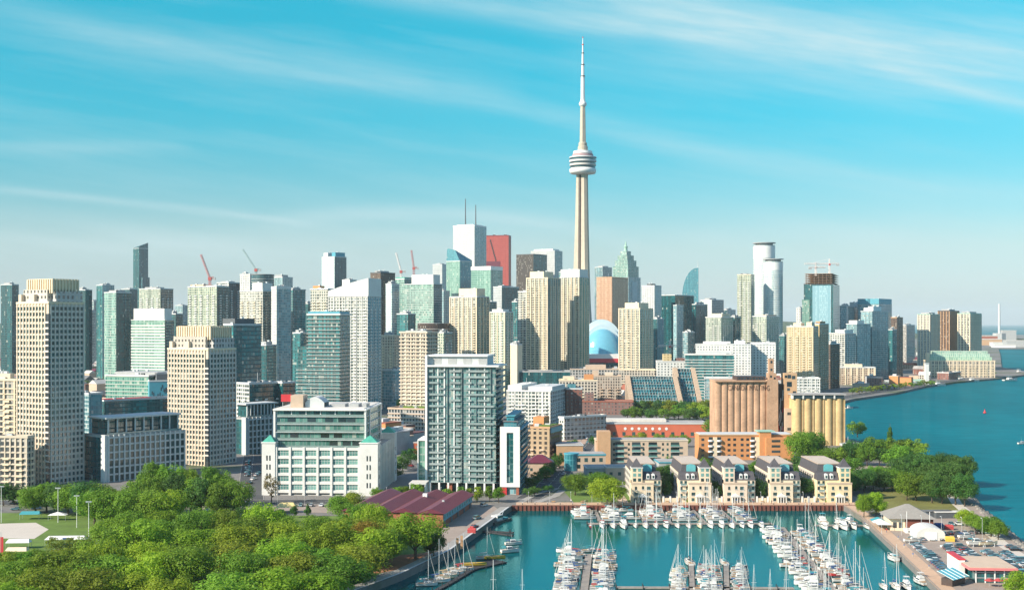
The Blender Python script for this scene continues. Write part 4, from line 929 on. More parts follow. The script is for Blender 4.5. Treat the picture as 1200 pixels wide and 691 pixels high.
# ------------------------------------------------------------------ big glass condo with annexes
M['condo_slab'] = pm('condo_slab_edge', (.27, .33, .33), .7, .12, .3)
M['condo_rail'] = fac('rail_panels', (.28, .36, .36), (.05, .15, .145), (.22, .38, .37), 50, 1.5, .92, 1.0, blind=.12)
def glass_condo():
    Y = 622
    o, a, b, h = site('glass_condo', 'big teal glass condo slab with white frame on columns by the harbour', 'apartment tower', 500, 581, 590, Y, 429, 8, 26)
    z0 = 5.0
    core = fac('condo_glass', (.26, .33, .33), (.02, .075, .075), (.20, .37, .36), 3.06, 1.45, .86, .84, blind=.14, jit=.03)
    MB().box(-a / 2, a / 2, -b / 2, b / 2, z0, h).build('wall', core, o)
    n = 20; fh = (h - z0) / n
    rc = random.Random(8); var = []
    for vi in range(6):
        sl = MB().box(-a / 2 + .7, a / 2 + .3, -b / 2 - .14, b / 2 + 1.0, -.12, .06); rails = []; run = None
        for i in range(13):
            on = i < 12 and i not in (3, 6) and rc.random() < .88
            if on and run is None: run = i
            if not on and run is not None:
                x0, x1 = -a / 2 + .9 + (a - 1.6) * run / 12, -a / 2 + .9 + (a - 1.6) * i / 12 - .25; run = None
                sl.box(x0, x1, -b / 2 - .95, -b / 2 - .141, -.10, .055); rails.append(MB().box(x0 + .03, x1 - .03, -b / 2 - .92, -b / 2 - .88, .06, .95).mesh('balcony_rail', M['condo_rail']))
        sl.box(a / 2 + .301, a / 2 + 1.4, -b / 2 + 1, b / 2, -.11, .055); rails.append(MB().box(a / 2 + 1.33, a / 2 + 1.38, -b / 2 + 1.1, b / 2, .06, 1.0).mesh('balcony_rail', M['condo_rail']))
        var.append((sl.mesh('floor_slab', M['condo_slab']), rails))
    for k in range(n):
        sl, rails = rc.choice(var); s_ = add('floor_slab', sl, o, (0, 0, z0 + fh * k)); [add('balcony_rail', ra, s_) for ra in rails]
    nb = 7
    xs = [.165, .26, .40, .62, .84]
    pr = MB().box(-.30, .30, -.45, 0, z0, h - .3).mesh('pier', M['white2'])
    for f_ in xs: add('pier', pr, o, (-a / 2 + a * f_, -b / 2, 0))
    dv = MB().box(-.06, .06, -.72, 0, z0, h - .4).mesh('divider', M['condo_slab'])
    for i in range(1, 14, 3): add('divider', dv, o, (-a / 2 + a * (i + .37) / 14.4, -b / 2, 0))
    MB().box(-a / 2 - .5, -a / 2 + .6, -b / 2 - 1.7, b / 2 + 1, 0, h + 5.6).build('white_frame', M['white2'], o)
    MB().box(-a / 2 + .6, a / 2 + 1.7, -b / 2 - 1.7, b / 2 + 1.2, h - .35, h + .5).build('white_frame', M['white2'], o)
    px1 = a * .36
    MB().box(-a / 2 + .6, px1, -b / 2 + 1, b / 2 - 1, h + .5, h + 4.9).build('penthouse', M['ltgrey'], o)
    MB().box(-a / 2 + .6, px1 + .8, -b / 2 - .2, b / 2, h + 4.9, h + 5.6).build('flying_roof', M['white2'], o)
    for i in range(4): MB().box(-a / 2 + 3 + i * 8, -a / 2 + 7.5 + i * 8, -b / 2 + .9, -b / 2 + 1.1, h + 1.0, h + 4.2).build('louvre', M['grey'], o)
    cl = MB().box(-.45, .45, -.45, .45, 0, z0).mesh('column', M['white2'])
    for i in range(8): add('column', cl, o, (-a / 2 + 2 + (a - 3) * i / 7, -b / 2 - .6, 0))
    MB().box(-a / 2 + 1, a / 2 - 1, -b / 2 + 4, b / 2 - 1, 0, z0 - .1).build('lobby', FA['dark_glass'], o)
    MB().box(-a / 2 + 10, -a / 2 + 13, -b / 2 + 1.5, -b / 2 + 3.9, 0, z0 - .1).build('brick_core', M['brick'], o)
    # right annex
    o, a, b, h = site('condo_annex', 'lower teal annex with white end panel and red base beside the glass condo', 'building', 583.5, 606, 621, 604, 503, 6, None)
    b = min(b, 48)
    MB().box(-a / 2, a / 2, -b / 2, b / 2, 5, h).build('wall', FA['teal_glass'], o)
    MB().box(-a / 2 - .2, -a / 2 + 3.2, -b / 2 - .8, -b / 2 + .3, 4, h + .4).box(a / 2 - 3.0, a / 2 + .3, -b / 2 - .8, -b / 2 + .3, 4, h + .4).box(-a / 2 + 3.2, a / 2 - 3.0, -b / 2 - .8, -b / 2 + .3, h - 2.6, h + .4).box(-a / 2 + 3.2, a / 2 - 3.0, -b / 2 - .8, -b / 2 + .3, 4, 6).build('white_panel', M['white2'], o)
    n = int((h - 5) / 3.1)
    for k in range(n + 1): MB().box(a / 2 - .2, a / 2 + 1.1, -b / 2 + .5, b / 2, 5 + 3.1 * k - .15, 5 + 3.1 * k + .15).build('balcony_slab', M['turq'], o)
    for k in range(n): MB().box(a / 2 + 1.0, a / 2 + 1.08, -b / 2 + .6, b / 2, 5 + 3.1 * k + .15, 5 + 3.1 * k + 1.1).build('balcony_rail', M['glass_rail'], o)
    for i, (dz, ins) in enumerate(((2.6, 3.2), (5.2, 6.0))):
        MB().box(-a / 2 + ins * .4, a / 2 - ins * .55, -b / 2 + ins, b / 2 - 2, h + (0 if i == 0 else 2.6) + .02, h + dz).build('setback_storey', FA['turq_glass'], o)
        MB().box(-a / 2 + ins * .4 - .5, a / 2 - ins * .55 + .5, -b / 2 + ins - .6, b / 2 - 1.5, h + dz, h + dz + .35).build('setback_roof', M['turq' if i else 'roofdk'], o)
    MB().box(-a / 2 + .1, -a / 2 + 3.2, -b / 2 - .5, -b / 2 + 6, 0, 4.5).build('red_base', M['red'], o)
    MB().box(-a / 2 + 3.4, a / 2 - .4, -b / 2 + .6, b / 2 - 1, 0, 5).build('glass_base', FA['pale_glass'], o)
    MB().box(a / 2 - 1.6, a / 2 - .2, -b / 2 - .3, -b / 2 + .55, 0, 5).build('brick_pier', M['brick'], o)
    # left annex
    o, a, b, h = site('condo_annex', 'narrow teal glass wing with white frame left of the glass condo', 'building', 492.5, 499.5, 500, 628, 516, 4, 20)
    MB().box(-a / 2, a / 2, -b / 2, b / 2, 4, h).build('wall', FA['mint_glass'], o)
    MB().box(-a / 2 - .5, -a / 2, -b / 2 - .6, b / 2, 4, h + .6).box(-a / 2, a / 2, -b / 2 - .6, b / 2, h, h + .6).box(-a / 2, a / 2, -b / 2 - .6, b / 2, 3.4, 4).build('white_frame', M['white2'], o)
    MB().box(-a / 2 + .5, a / 2 - .3, -b / 2 + 1, b / 2, 0, 3.4).build('red_base', M['brick'], o)
    o, a, b, h = site('entrance_canopy', 'low flat white entrance canopy left of the glass condo base', 'canopy', 479, 499, 500, 606, 566, 4, 12)
    MB().box(-a / 2, a / 2, -b / 2, b / 2, h - .6, h).build('roof', M['rooflt'], o)
    for x in (-a / 2 + .5, a / 2 - .5):
        for y in (-b / 2 + .5, b / 2 - .5): MB().box(x - .2, x + .2, y - .2, y + .2, 0, h - .6).build('column', M['white2'], o)
glass_condo()

# ------------------------------------------------------------------ middle ground
o = T('white_midrise', 'white gridded mid-rise with green tinted panels behind the orange brick house', 594, 645, 664, 1010, 459, 15, 'white_grid', slab=(3.0, .3, .6, 'white'), pier=(6.2, .7, .5, 'white'), roof='roofgrey', pent=[(.0, .32, .05, .9, 5, 'white'), (.45, 1.0, .1, .9, 4, 'ltgrey')], cat='building', f2='stone_dark')
o = T('brick_midrise', 'orange-tan brick block with roof garden right of the condo annex', 616, 644, 658, 742, 502, 20, 'tan_dots', pent=[(.05, .5, .5, .95, 6, 'orange')], roof='roofgrey', cat='building', f2='brown_dots', capmat='tan')
a, b, h = dims(o)
MB().box(a * .0, a / 2 - .6, -b / 2 + 2, b / 2 - 4, h + .3, h + 1.6).build('roof_garden', M['grass'], o)
MB().box(a / 2 - .2, a / 2 + .8, -b / 2 + 1, b / 2, h - 2.8, h + .2).build('teal_eave', M['turq'], o)
T('white_midrise', 'narrow white stepped wing along the street beside the white gridded mid-rise', 655, 661, 668, 900, 490, 55, 'white_grid', slab=(3, .4, .4, 'white'), pent=None, cat='building', f2='stone_dark', b=40)
def hip_house(label, px, Y, w_, d_, h_, rh, wall, roof, rz=0.0, name='house'):
    o = thing(name, label, 'house', (X_(px, Y), Y + d_ / 2, 0), rz)
    MB().box(-w_ / 2, w_ / 2, -d_ / 2, d_ / 2, 0, h_).build('wall', M[wall], o)
    q = MB(); e = .6
    c4 = [(-w_ / 2 - e, -d_ / 2 - e), (w_ / 2 + e, -d_ / 2 - e), (w_ / 2 + e, d_ / 2 + e), (-w_ / 2 - e, d_ / 2 + e)]
    k = min(w_, d_) * .47
    q.prism(c4, h_, h_ + rh, [(x - math.copysign(k, x), y - math.copysign(k, y)) for x, y in c4]); q.build('roof', M[roof], o)
    for i in range(max(2, int(w_ / 4))):
        x = -w_ / 2 + w_ * (i + .5) / max(2, int(w_ / 4)); MB().box(x - .7, x + .7, -d_ / 2 - .06, -d_ / 2 + .1, h_ * .4, h_ * .4 + 1.6).build('window', M['pane'], o)
    return o
hip_house('small brick house with maroon hip roof between the condo annex and the street', 633, 690, 15, 14, 7.5, 4, 'pinkbeige', 'maroon')
# brick terraces of the old harbour quarter
def stepped(label, px0, px1, Y, top, fk, cap, name='brick_terrace', d=20, roof='roofgrey', blocks=()):
    o = T(name, label, px0, px1, px1, Y, top, 4, fk, pent=None, roof=roof, cat='building', b=d, capmat=cap)
    a, b, h = dims(o)
    for (f0, f1, dh, mt) in blocks: MB().box(-a / 2 + a * f0, -a / 2 + a * f1, -b / 2 + 2, b / 2 - 1, h + .26, h + dh).build('upper_block', FA.get(mt) or M[mt], o)
    return o
stepped('dark red brick terrace row behind the street trees', 650, 742, 1150, 471, 'brick_dots', 'brick', blocks=((.0, .12, 7, 'brick_dots'), (.38, .5, 8, 'brick_dots')))
stepped('cream flat-roofed terrace above the dark red brick row', 655, 700, 1220, 446, 'cream_dark', 'creamlt', 'cream_terrace', roof='rooflt', blocks=((.1, .4, 4, 'creamlt'), (.65, .9, 6, 'orange')))
stepped('pinkish terrace with orange stair towers left of the terraced glass slope', 690, 728, 1260, 441, 'tan_dots', 'pinkbeige', 'cream_terrace', roof='rooflt', blocks=((.1, .3, 6, 'pinkbeige'), (.5, .75, 4, 'cream')))
stepped('narrow brick terrace along the street right of the white gridded mid-rise', 663, 682, 1060, 456, 'brick_dots', 'ltgrey', 'brick_terrace', blocks=((.1, .6, 4, 'turq_glass'),))
stepped('grey podium building under the domed stadium', 668, 728, 1480, 433, 'stone_dark', 'pinkbeige', 'podium_block', d=40, blocks=((.3, .7, 5, 'pinkbeige'),))
stepped('dark grey garage block under the tall cream condos', 600, 668, 1420, 436, 'dark_glass', 'grey', 'podium_block', d=40)
stepped('cream block at the foot of the cream and green stadium condo', 726, 768, 1440, 434, 'cream_dark', 'creamlt', 'podium_block', d=30)
stepped('grey and red low block behind the terraced glass slope', 770, 808, 1420, 424, 'white_dots', 'ltgrey', 'low_block', d=30, blocks=((.2, .45, 9, 'yellow_dots'), (.6, .9, 4, 'brick_dots')))
# terraced glass slopes
def ziggurat(label, px0, px1, Y, zt, d, flip=1):
    o = thing('terraced_building', label, 'building', (X_((px0 + px1) / 2, Y), Y, 0)); w_ = (px1 - px0) * Y / F; n = 14
    for k in range(n):
        z0, z1 = zt * k / n, zt * (k + 1) / n; y0 = d * k / n
        MB().box(-w_ / 2, w_ / 2, y0, d + 10, z0 + (.02 if k else 0), z1).build('terrace', fac('slope_glass', (.10, .20, .22), (.012, .05, .06), (.07, .26, .30), 2.4, 1.8, .86, .8, blind=.15), o)
        q = MB(); m = int(w_ / 2.7)
        for i in range(m + 1): x = -w_ / 2 + (w_ - .6) * i / m; q.box(x, x + .35, y0 - .8, y0 + .3, z0, z1 + .4)
        q.box(-w_ / 2, w_ / 2, y0 - .9, y0 - .7, z0 - .2, z0 + .3); q.build('terrace_frame', M['grey' if k % 2 else 'turq'], o)
    for s in (-1, 1):
        q = MB()
        for k in range(n): q.box(s * w_ / 2 - 2.2, s * w_ / 2 + 2.2, d * k / n - 2.2, d * k / n + 4, 0, zt * (k + 1) / n + 1.4)
        q.build('stair_wall', M['pinkbeige'], o)
ziggurat('left terraced building with sloping turquoise glass steps', 742, 800, 1160, 33, 60)
ziggurat('right smaller terraced building with turquoise glass steps and pale stair wall', 800, 822, 1180, 40, 60)
# white harbour blocks
T('white_block', 'white block with small windows behind the brown silos, left of two', 815, 858, 862, 1480, 404, 12, 'white_dots', pent=[(.2, .95, .2, .8, 4, 'white')], cat='building')
T('white_block', 'tall white dotted block in the middle behind the brown silos', 858, 880, 887, 1440, 404, 12, 'white_dots', pent=[(.1, .7, .2, .8, 5, 'white')], cat='building', f2='white_dots')
T('white_block', 'right white dotted block behind the brown silo tower', 878, 909, 914, 1450, 404, 12, 'white_dots', pent=[(.0, .99, .2, .8, 3, 'white')], cat='building', f2='pale_glass')
o = T('glass_block', 'long terraced glass block with white slabs in front of the white blocks', 803, 860, 864, 1380, 416, 8, 'teal_glass', slab=(3.2, .6, .7, 'white'), pent=[(.25, .95, .2, .9, 4, 'ltgrey')], cat='building')
T('glass_block', 'lower grey glass block below the long terraced glass block', 826, 866, 868, 1290, 444, 8, 'pale_glass', slab=(3.2, .5, .5, 'ltgrey'), pent=None, cat='building')
T('white_block', 'low white block with wide openings right behind the silo machinery tower', 931, 961, 964, 1250, 444, 8, 'white_grid', slab=(3.4, .3, .8, 'white'), pier=(4.2, .8, .4, 'white'), pent=None, cat='building', roof='rooflt')
T('harbour_block', 'brown and cream waterfront block with white roof boxes', 976, 1026, 1029, 1700, 431, 10, 'tan_dots', pier=(8, 2, .7, 'creamlt'), pent=[(.3, .7, .2, .8, 5, 'creamlt')], cat='building')
# mint harbour terminal
o = T('terminal_building', 'long cream harbour terminal with mint glass upper storeys', 1086, 1166, 1172, 1930, 423, 6, 'cream_dark', slab=(4, .3, .9, 'creamlt'), pier=(6, 1.4, .5, 'creamlt'), pent=None, cat='building')
a, b, h = dims(o)
for k, (i0, dh) in enumerate(((4, 6), (7, 11), (10, 16))):
    MB().box(-a / 2 + i0, a / 2 - i0, -b / 2 + i0 * .5, b / 2 - i0 * .5, h + (0, 6, 11)[k] + .26, h + dh + .25).build('glass_storey', fac('mint_storey', (.50, .62, .48), (.12, .32, .25), (.40, .60, .48), 2.6, 3.0, .7, .7, blind=.1), o)
MB().box(-a / 2 - 1, -a / 2 + 4, -b / 2 - 1.5, -b / 2 + 5, 0, h + 13).build('corner_tower', M['creamlt'], o)
T('market_hall', 'long low pale green waterfront hall left of the harbour terminal', 1040, 1086, 1090, 1760, 447, 6, 'pale_glass', roof='rooflt', pent=[(.1, .9, .2, .8, 3, 'copperlt')], cat='building')
T('market_hall', 'low brick and white waterfront pavilion in front of the harbour terminal', 1098, 1112, 1126, 1860, 437, 40, 'brick_dots', roof='orange', pent=None, cat='building')
o = thing('white_pylon', 'slim white pylon on the waterfront left of the harbour terminal', 'pylon', (X_(1086, 1720), 1720, 0)); MB().box(-2.4, 2.4, -2.4, 2.4, 0, 29).build('shaft', M['white2'], o); MB().box(-2.9, 2.9, -2.9, 2.9, 29, 30).build('cap', M['ltgrey'], o)
# long orange shed
def long_shed():
    Y = 925; x0, x1 = X_(702, Y), X_(828, Y)
    o = thing('long_building', 'long low orange-red building with grey flat roof and white round signs', 'building', ((x0 + x1) / 2, Y, 0), R(-2)); w_ = x1 - x0
    MB().box(-w_ / 2, w_ / 2, 0, 26, 0, 10).build('wall', pm('orange_red_wall', (.50, .13, .07), .85, .12, .2), o)
    MB().box(-w_ / 2 - .4, w_ / 2 + .4, -.4, 26.4, 10, 10.8).build('parapet', M['ltgrey'], o)
    MB().box(-w_ / 2 + .6, w_ / 2 - .6, .6, 25.6, 10.8, 11).build('roof', M['roofgrey'], o)
    MB().box(-w_ / 2 + 3, w_ / 2 - 30, 8, 20, 11, 13).build('roof_monitor', M['rooflt'], o)
    for i in range(7):
        MB().cyl(0, 0, 0, .2, 1.1, n=14).build('round_sign', M['white2'], o, (-w_ / 2 + 20 + i * 5.2, -.02, 6.5)).rotation_euler = (R(90), 0, 0)
    for i in range(10): MB().box(-w_ / 2 + 3 + i * 7.4, -w_ / 2 + 5.4 + i * 7.4, -.06, .1, 1.2, 4).build('window', M['pane'], o)
long_shed()
# beige co-op flats
def coop():
    Y = 752
    o = thing('beige_flats', 'long beige four-storey flats with recessed balconies behind the waterfront houses', 'building', (X_(752, Y), Y, 0), R(-1)); w_ = (805 - 697) * Y / F
    MB().box(-w_ / 2, w_ / 2, 0, 14, 0, 14).build('wall', M['pinkbeige'], o)
    MB().box(-w_ / 2 - .3, w_ / 2 + .3, -.3, 14.3, 14, 14.7).build('parapet', M['cream'], o); MB().box(-w_ / 2 + .5, w_ / 2 - .5, .5, 13.5, 14.7, 14.9).build('roof', M['roofgrey'], o)
    for f_ in (.26, .44, .62, .86):
        for k in range(4):
            x = -w_ / 2 + w_ * f_
            d = MB().box(x - 2.6, x + 2.6, -.05, .1, 1 + 3.3 * k, 3.4 + 3.3 * k).build('balcony_door', M['pane_dark'], o)
            bl = MB().box(x - 2.8, x + 2.8, -1.3, -.06, .6 + 3.3 * k, .85 + 3.3 * k).build('balcony', M['ltgrey'], o); MB().box(x - 2.8, x + 2.8, -1.3, -1.2, .85 + 3.3 * k, 1.9 + 3.3 * k).build('balcony_rail', M['pane_teal'], bl)
    for f_ in (.13, .2, .36, .52, .73, .78):
        for k in range(4): x = -w_ / 2 + w_ * f_; MB().box(x - .6, x + .6, -.06, .1, 1.4 + 3.3 * k, 2.9 + 3.3 * k).build('window', M['pane'], o)
    MB().box(-w_ / 2 + 1, -w_ / 2 + 9, -4, 8, 0, 20).build('stair_tower', M['tan'], o)
    Y = 770; o = thing('beige_flats', 'low tan block with teal rounded corner left of the long beige flats', 'building', (X_(690, 715), 715, 0), R(4))
    MB().box(-10, 10, 0, 14, 0, 9).build('wall', M['pinkbeige'], o); MB().box(-10.3, 10.3, -.3, 14.3, 9, 9.8).build('teal_cornice', M['turq'], o); MB().box(-9.6, 9.6, .4, 13.6, 9.8, 10).build('roof', M['roofgrey'], o)
    MB().cyl(-10, 3, 0, 9.6, 4.2, n=18).build('corner_drum', FA['turq_glass'], o); MB().cyl(-10, 3, 9.6, 10.3, 4.5, n=18).build('drum_roof', M['turq'], o)
    for i in range(4):
        for k in range(2): MB().box(-7 + i * 4.4, -5 + i * 4.4, -.06, .1, 1.5 + 3.8 * k, 3.8 + 3.8 * k).build('window', M['pane'], o)
coop()
for i, (px, Y, w_, d_, h_, lab) in enumerate(((668, 742, 16, 18, 12, 'tan block on the plaza between the street and the beige flats'), (700, 668, 12, 14, 7, 'small grey roofed block behind the big round tree'), (726, 662, 14, 12, 8, 'pale low block with sunken court left of the first waterfront house'), (785, 668, 12, 16, 10, 'grey rear block between the first two waterfront houses'))):
    o = thing('small_block', lab, 'building', (X_(px, Y), Y, 0), R(3)); mt = ('tan', 'grey', 'pinkbeige', 'grey')[i]
    MB().box(-w_ / 2, w_ / 2, 0, d_, 0, h_).build('wall', M[mt], o); MB().box(-w_ / 2 - .3, w_ / 2 + .3, -.3, d_ + .3, h_, h_ + .6).build('parapet', M['turq' if i == 3 else 'ltgrey'], o); MB().box(-w_ / 2 + .4, w_ / 2 - .4, .4, d_ - .4, h_ + .6, h_ + .8).build('roof', M['roofgrey'], o)
    for k in range(3): MB().box(-w_ / 2 + 1.5 + k * w_ / 3, -w_ / 2 + 3.2 + k * w_ / 3, -.06, .1, h_ * .5, h_ * .5 + 1.8).build('window', M['pane'], o)
# orange brick flats with white balcony stacks
def orange_flats():
    Y = 772
    o = thing('orange_flats', 'orange brick flats with white curved balcony stacks in front of the silos', 'building', (X_(874, Y), Y, 0), R(1)); w_ = (928 - 818) * Y / F
    MB().box(-w_ / 2, w_ / 2, 0, 16, 0, 15.5).build('wall', M['orange'], o)
    MB().box(-w_ / 2 - .3, w_ / 2 + .3, -.3, 16.3, 15.5, 16.1).build('parapet', M['tan'], o); MB().box(-w_ / 2 + .5, w_ / 2 - .5, .5, 15.5, 16.1, 16.4).build('roof', M['ltgrey'], o)
    MB().box(w_ / 2 - 18, w_ / 2 - .5, -5, -.02, 0, 14.5).build('right_wing', M['orange'], o)
    MB().box(w_ * .14, w_ * .26, -3, 6, 0, 18).build('stair_tower', M['orange'], o); MB().box(w_ * .12, w_ * .30, -3.6, 7, 18, 18.6).build('copper_roof', M['copperlt'], o)
    for f_ in (.17, .62):
        x = -w_ / 2 + w_ * f_; s_ = MB().box(x - 1.2, x + 1.2, -1.2, .1, 0, 14.5).build('white_bay', M['creamlt'], o)
        for k in range(4):
            for d in (-1, 1):
                bl = MB().cyl(x + d * 2.6, -.2, 1.6 + 3.4 * k, 2.6 + 3.4 * k, 1.8, n=14).build('balcony', M['white2'], o); MB().box(x + d * 2.6 - 1.3, x + d * 2.6 + 1.3, -.07, .1, 2.7 + 3.4 * k, 4.4 + 3.4 * k).build('balcony_door', M['pane_dark'], o)
    for f_ in (.04, .32, .38, .46, .52):
        for k in range(4): x = -w_ / 2 + w_ * f_; MB().box(x - .9, x + .9, -.06, .1, 2 + 3.4 * k, 3.6 + 3.4 * k).build('window', M['pane_dark'], o)
    for k in range(4):
        MB().box(w_ / 2 - 14.5, w_ / 2 - 9, -5.06, -4.9, 1.8 + 3.3 * k, 3.3 + 3.3 * k).build('window', M['pane_dark'], o)
orange_flats()
T('low_wing', 'pale yellow low annex behind the rear car park right of the yellow silos', 988, 1010, 1012, 790, 523, 4, 'yellow_dots', pent=None, cat='building', roof='rooflt', b=10)

# ------------------------------------------------------------------ grain silos
def fluted(mb, x0, x1, y, z0, z1, n, d):
    """front of touching half-cylinders, flat back"""
    r_ = (x1 - x0) / n / 2; pts = []
    for i in range(n):
        cx = x0 + r_ * (2 * i + 1)
        for k in range(8): a = math.pi + math.pi * k / 8; pts.append((cx + r_ * math.cos(a), y + .5 * r_ * math.sin(a)))
    pts.append((x1, y)); pts += [(x1, y + d), (x0, y + d)]
    mb.prism(pts, z0, z1); return r_
def silos():
    Y = 873; sil = pm('rusty_silo_concrete', (.44, .275, .175), .92, .34, .10)
    x0, x1 = X_(838, Y), X_(911, Y); z = Z_(447, Y)
    o = thing('grain_silo', 'large rusty brown fluted grain silo block with faded lettering and head tower', 'silo', ((x0 + x1) / 2, Y, 0)); w_ = x1 - x0
    q = MB(); r_ = fluted(q, -w_ / 2, w_ / 2 - 8, 0, 0, z, 8, 24); q.build('cylinders', sil, o)
    q = MB(); q.box(w_ / 2 - 8, w_ / 2, -r_ - .3, 24, 0, z + 1.5); q.build('head_house', sil, o)
    MB().box(-w_ / 2 - .3, w_ / 2 - 8.1, -r_ - .5, 24.4, z, z + .9).build('roof_slab', sil, o)
    g = MB().box(-w_ / 2 + 16, w_ / 2 - 8.2, 2, 20, z + .9, z + 3.6).build('roof_gallery', M['darkbrown'], o)
    for k in range(9): MB().box(-w_ / 2 + 17 + k * 2.1, -w_ / 2 + 18.2 + k * 2.1, 1.9, 2.1, z + 1.6, z + 3).build('window', M['pane_dark'], g)
    MB().box(w_ / 2 - 6.4, w_ / 2 - 1.0, -1, 8, z + 1.5, Z_(437, Y)).build('tower_step', sil, o)
    t_ = MB().box(w_ / 2 - 6.0, w_ / 2 - 2.6, 0, 4, Z_(437, Y), Z_(420, Y)).build('head_tower', sil, o)
    for zz in (Z_(424, Y), Z_(433, Y)): MB().box(w_ / 2 - 5, w_ / 2 - 3.6, -.06, .1, zz - .9, zz + .9).build('window', M['pane_dark'], t_)
    for (xx, zz) in ((-4.8, 441), (-2.2, 443), (-4.8, 451)): MB().box(w_ / 2 + xx - .7, w_ / 2 + xx + .7, -1.06, -.9, Z_(zz, Y) - .7, Z_(zz, Y) + .8).build('window', M['pane_dark'], o)
    # faded painted lettering follows the flutes
    fc = bpy.data.curves.new('letters', 'FONT'); fc.body = 'CANADA MALTING'; fc.size = 5.2; fc.align_x = 'CENTER'; fc.space_character = 1.05
    fo = bpy.data.objects.new('letters', fc); COL.objects.link(fo)
    me = bpy.data.meshes.new_from_object(fo.evaluated_get(bpy.context.evaluated_depsgraph_get())); bpy.data.objects.remove(fo)
    tris = []; me.calc_loop_triangles(); q = MB()
    def sub(A, B, C, d):
        if d == 0 or max((A - B).length, (B - C).length, (C - A).length) < .5: tris.append((A, B, C)); return
        ab, bc, ca = (A + B) / 2, (B + C) / 2, (C + A) / 2
        for T_ in ((A, ab, ca), (ab, B, bc), (ca, bc, C), (ab, bc, ca)): sub(*T_, d - 1)
    for lt in me.loop_triangles: sub(*[me.vertices[i].co.copy() for i in lt.vertices], 4)
    xs = [v.co.x for v in me.vertices]; wd = max(xs) - min(xs); sc_ = (w_ * .66) / wd
    def wrap(p):
        x = p.x * sc_ + 1.5; u = ((x + w_ / 2) % (2 * r_)) - r_
        yy = -.5 * math.sqrt(max(.02, r_ * r_ - u * u)) if -w_ / 2 < x < w_ / 2 - 8 else -r_ - .3
        return (x, min(yy, 0) - .16, z - 6.2 + p.y)
    for t3 in tris: q.face([wrap(p) for p in t3])
    q.build('lettering', pm('faded_brown_paint', (.085, .045, .03), .9, .4, .5), o)
    # machinery tower between the silos
    o = thing('silo_tower', 'narrow open machinery tower with pipes between the brown and yellow silos', 'tower', (X_(924, Y), Y, 0))
    MB().box(X_(919, Y) - X_(924, Y), X_(934, Y) - X_(924, Y), 0, 10, Z_(478, Y), Z_(437, Y)).build('upper_house', pm('silo_tower_render', (.52, .33, .19), .9, .15, .2), o)
    MB().box(X_(919, Y) - X_(924, Y), X_(928, Y) - X_(924, Y), -3, 6, 0, Z_(478, Y)).build('lower_leg', M['pinkbeige'], o)
    MB().box(X_(912, Y) - X_(924, Y), X_(918.6, Y) - X_(924, Y), 4, 12, 0, Z_(450, Y)).build('dark_shaft', M['darkbrown'], o)
    for (xx, zz, s_) in ((921, 441, .9), (925, 441, 1.3), (930, 442, 1.2), (925, 450, 1.8), (924, 456, 1.0), (931, 460, 1.2), (926, 464, 1)):
        MB().box(X_(xx, Y) - X_(924, Y) - s_, X_(xx, Y) - X_(924, Y) + s_, -.06, .1, Z_(zz, Y) - s_, Z_(zz, Y) + s_).build('window', M['pane_dark'], o)
    for zz in (484, 502): MB().box(-1.5, 1.0, -3.06, -2.9, Z_(zz, Y) - 1, Z_(zz, Y) + 1).build('window', M['pane_dark'], o)
    rr = random.Random(4)
    for k in range(12):
        x = X_(rr.uniform(913, 918.5), Y) - X_(924, Y); zc = rr.uniform(2, 38); MB().tube([(x, 2.5, zc), (x + rr.uniform(-1.5, 1.5), 2.2, zc + rr.uniform(4, 9))], .35).build('pipe', M['steel' if k % 3 else 'red'], o)
    # yellow silos
    Y = 862; x0, x1 = X_(929, Y), X_(990, Y); z = Z_(467, Y); yel = pm('yellow_silo_concrete', (.54, .385, .19), .9, .26, .10)
    o = thing('grain_silo', 'yellow round grain silos with flat concrete roof beside the lake', 'silo', ((x0 + x1) / 2, Y, 0)); w_ = x1 - x0; r_ = w_ / 10
    for k in range(5):
        MB().cyl(-w_ / 2 + r_ * (2 * k + 1), r_, 0, z, r_ * .99, n=28).build('cylinder', yel, o, smooth=False)
        MB().cyl(-w_ / 2 + r_ * (2 * k + 1), r_ * 3.1, 0, z, r_ * .99, n=28).build('cylinder', yel, o)
        MB().box(-w_ / 2 + r_ * (2 * k + 2) - .5, -w_ / 2 + r_ * (2 * k + 2) + .5, r_ * .2, r_ * .6, 0, z).build('joint', yel, o)
        MB().box(-w_ / 2 + r_ * (2 * k + 1) - r_ * .8, -w_ / 2 + r_ * (2 * k + 1) + r_ * .8, -.1, r_ * .5, z + .2, z + 2.2).build('window', M['pane_dark'], o)
        MB().box(-w_ / 2 + r_ * 2 * k - .5, -w_ / 2 + r_ * 2 * k + .5, -.6, r_, z, z + 2.6).build('roof_post', M['white'], o)
    MB().box(-w_ / 2 - .8, w_ / 2 + .8, -.9, r_ * 4.2, z + 2.6, z + 3.4).build('roof_slab', M['roofgrey'], o)
    MB().box(-w_ / 2, w_ / 2, r_ * .55, r_ * 4, z, z + 2.6).build('roof_house', M['tan'], o)
silos()

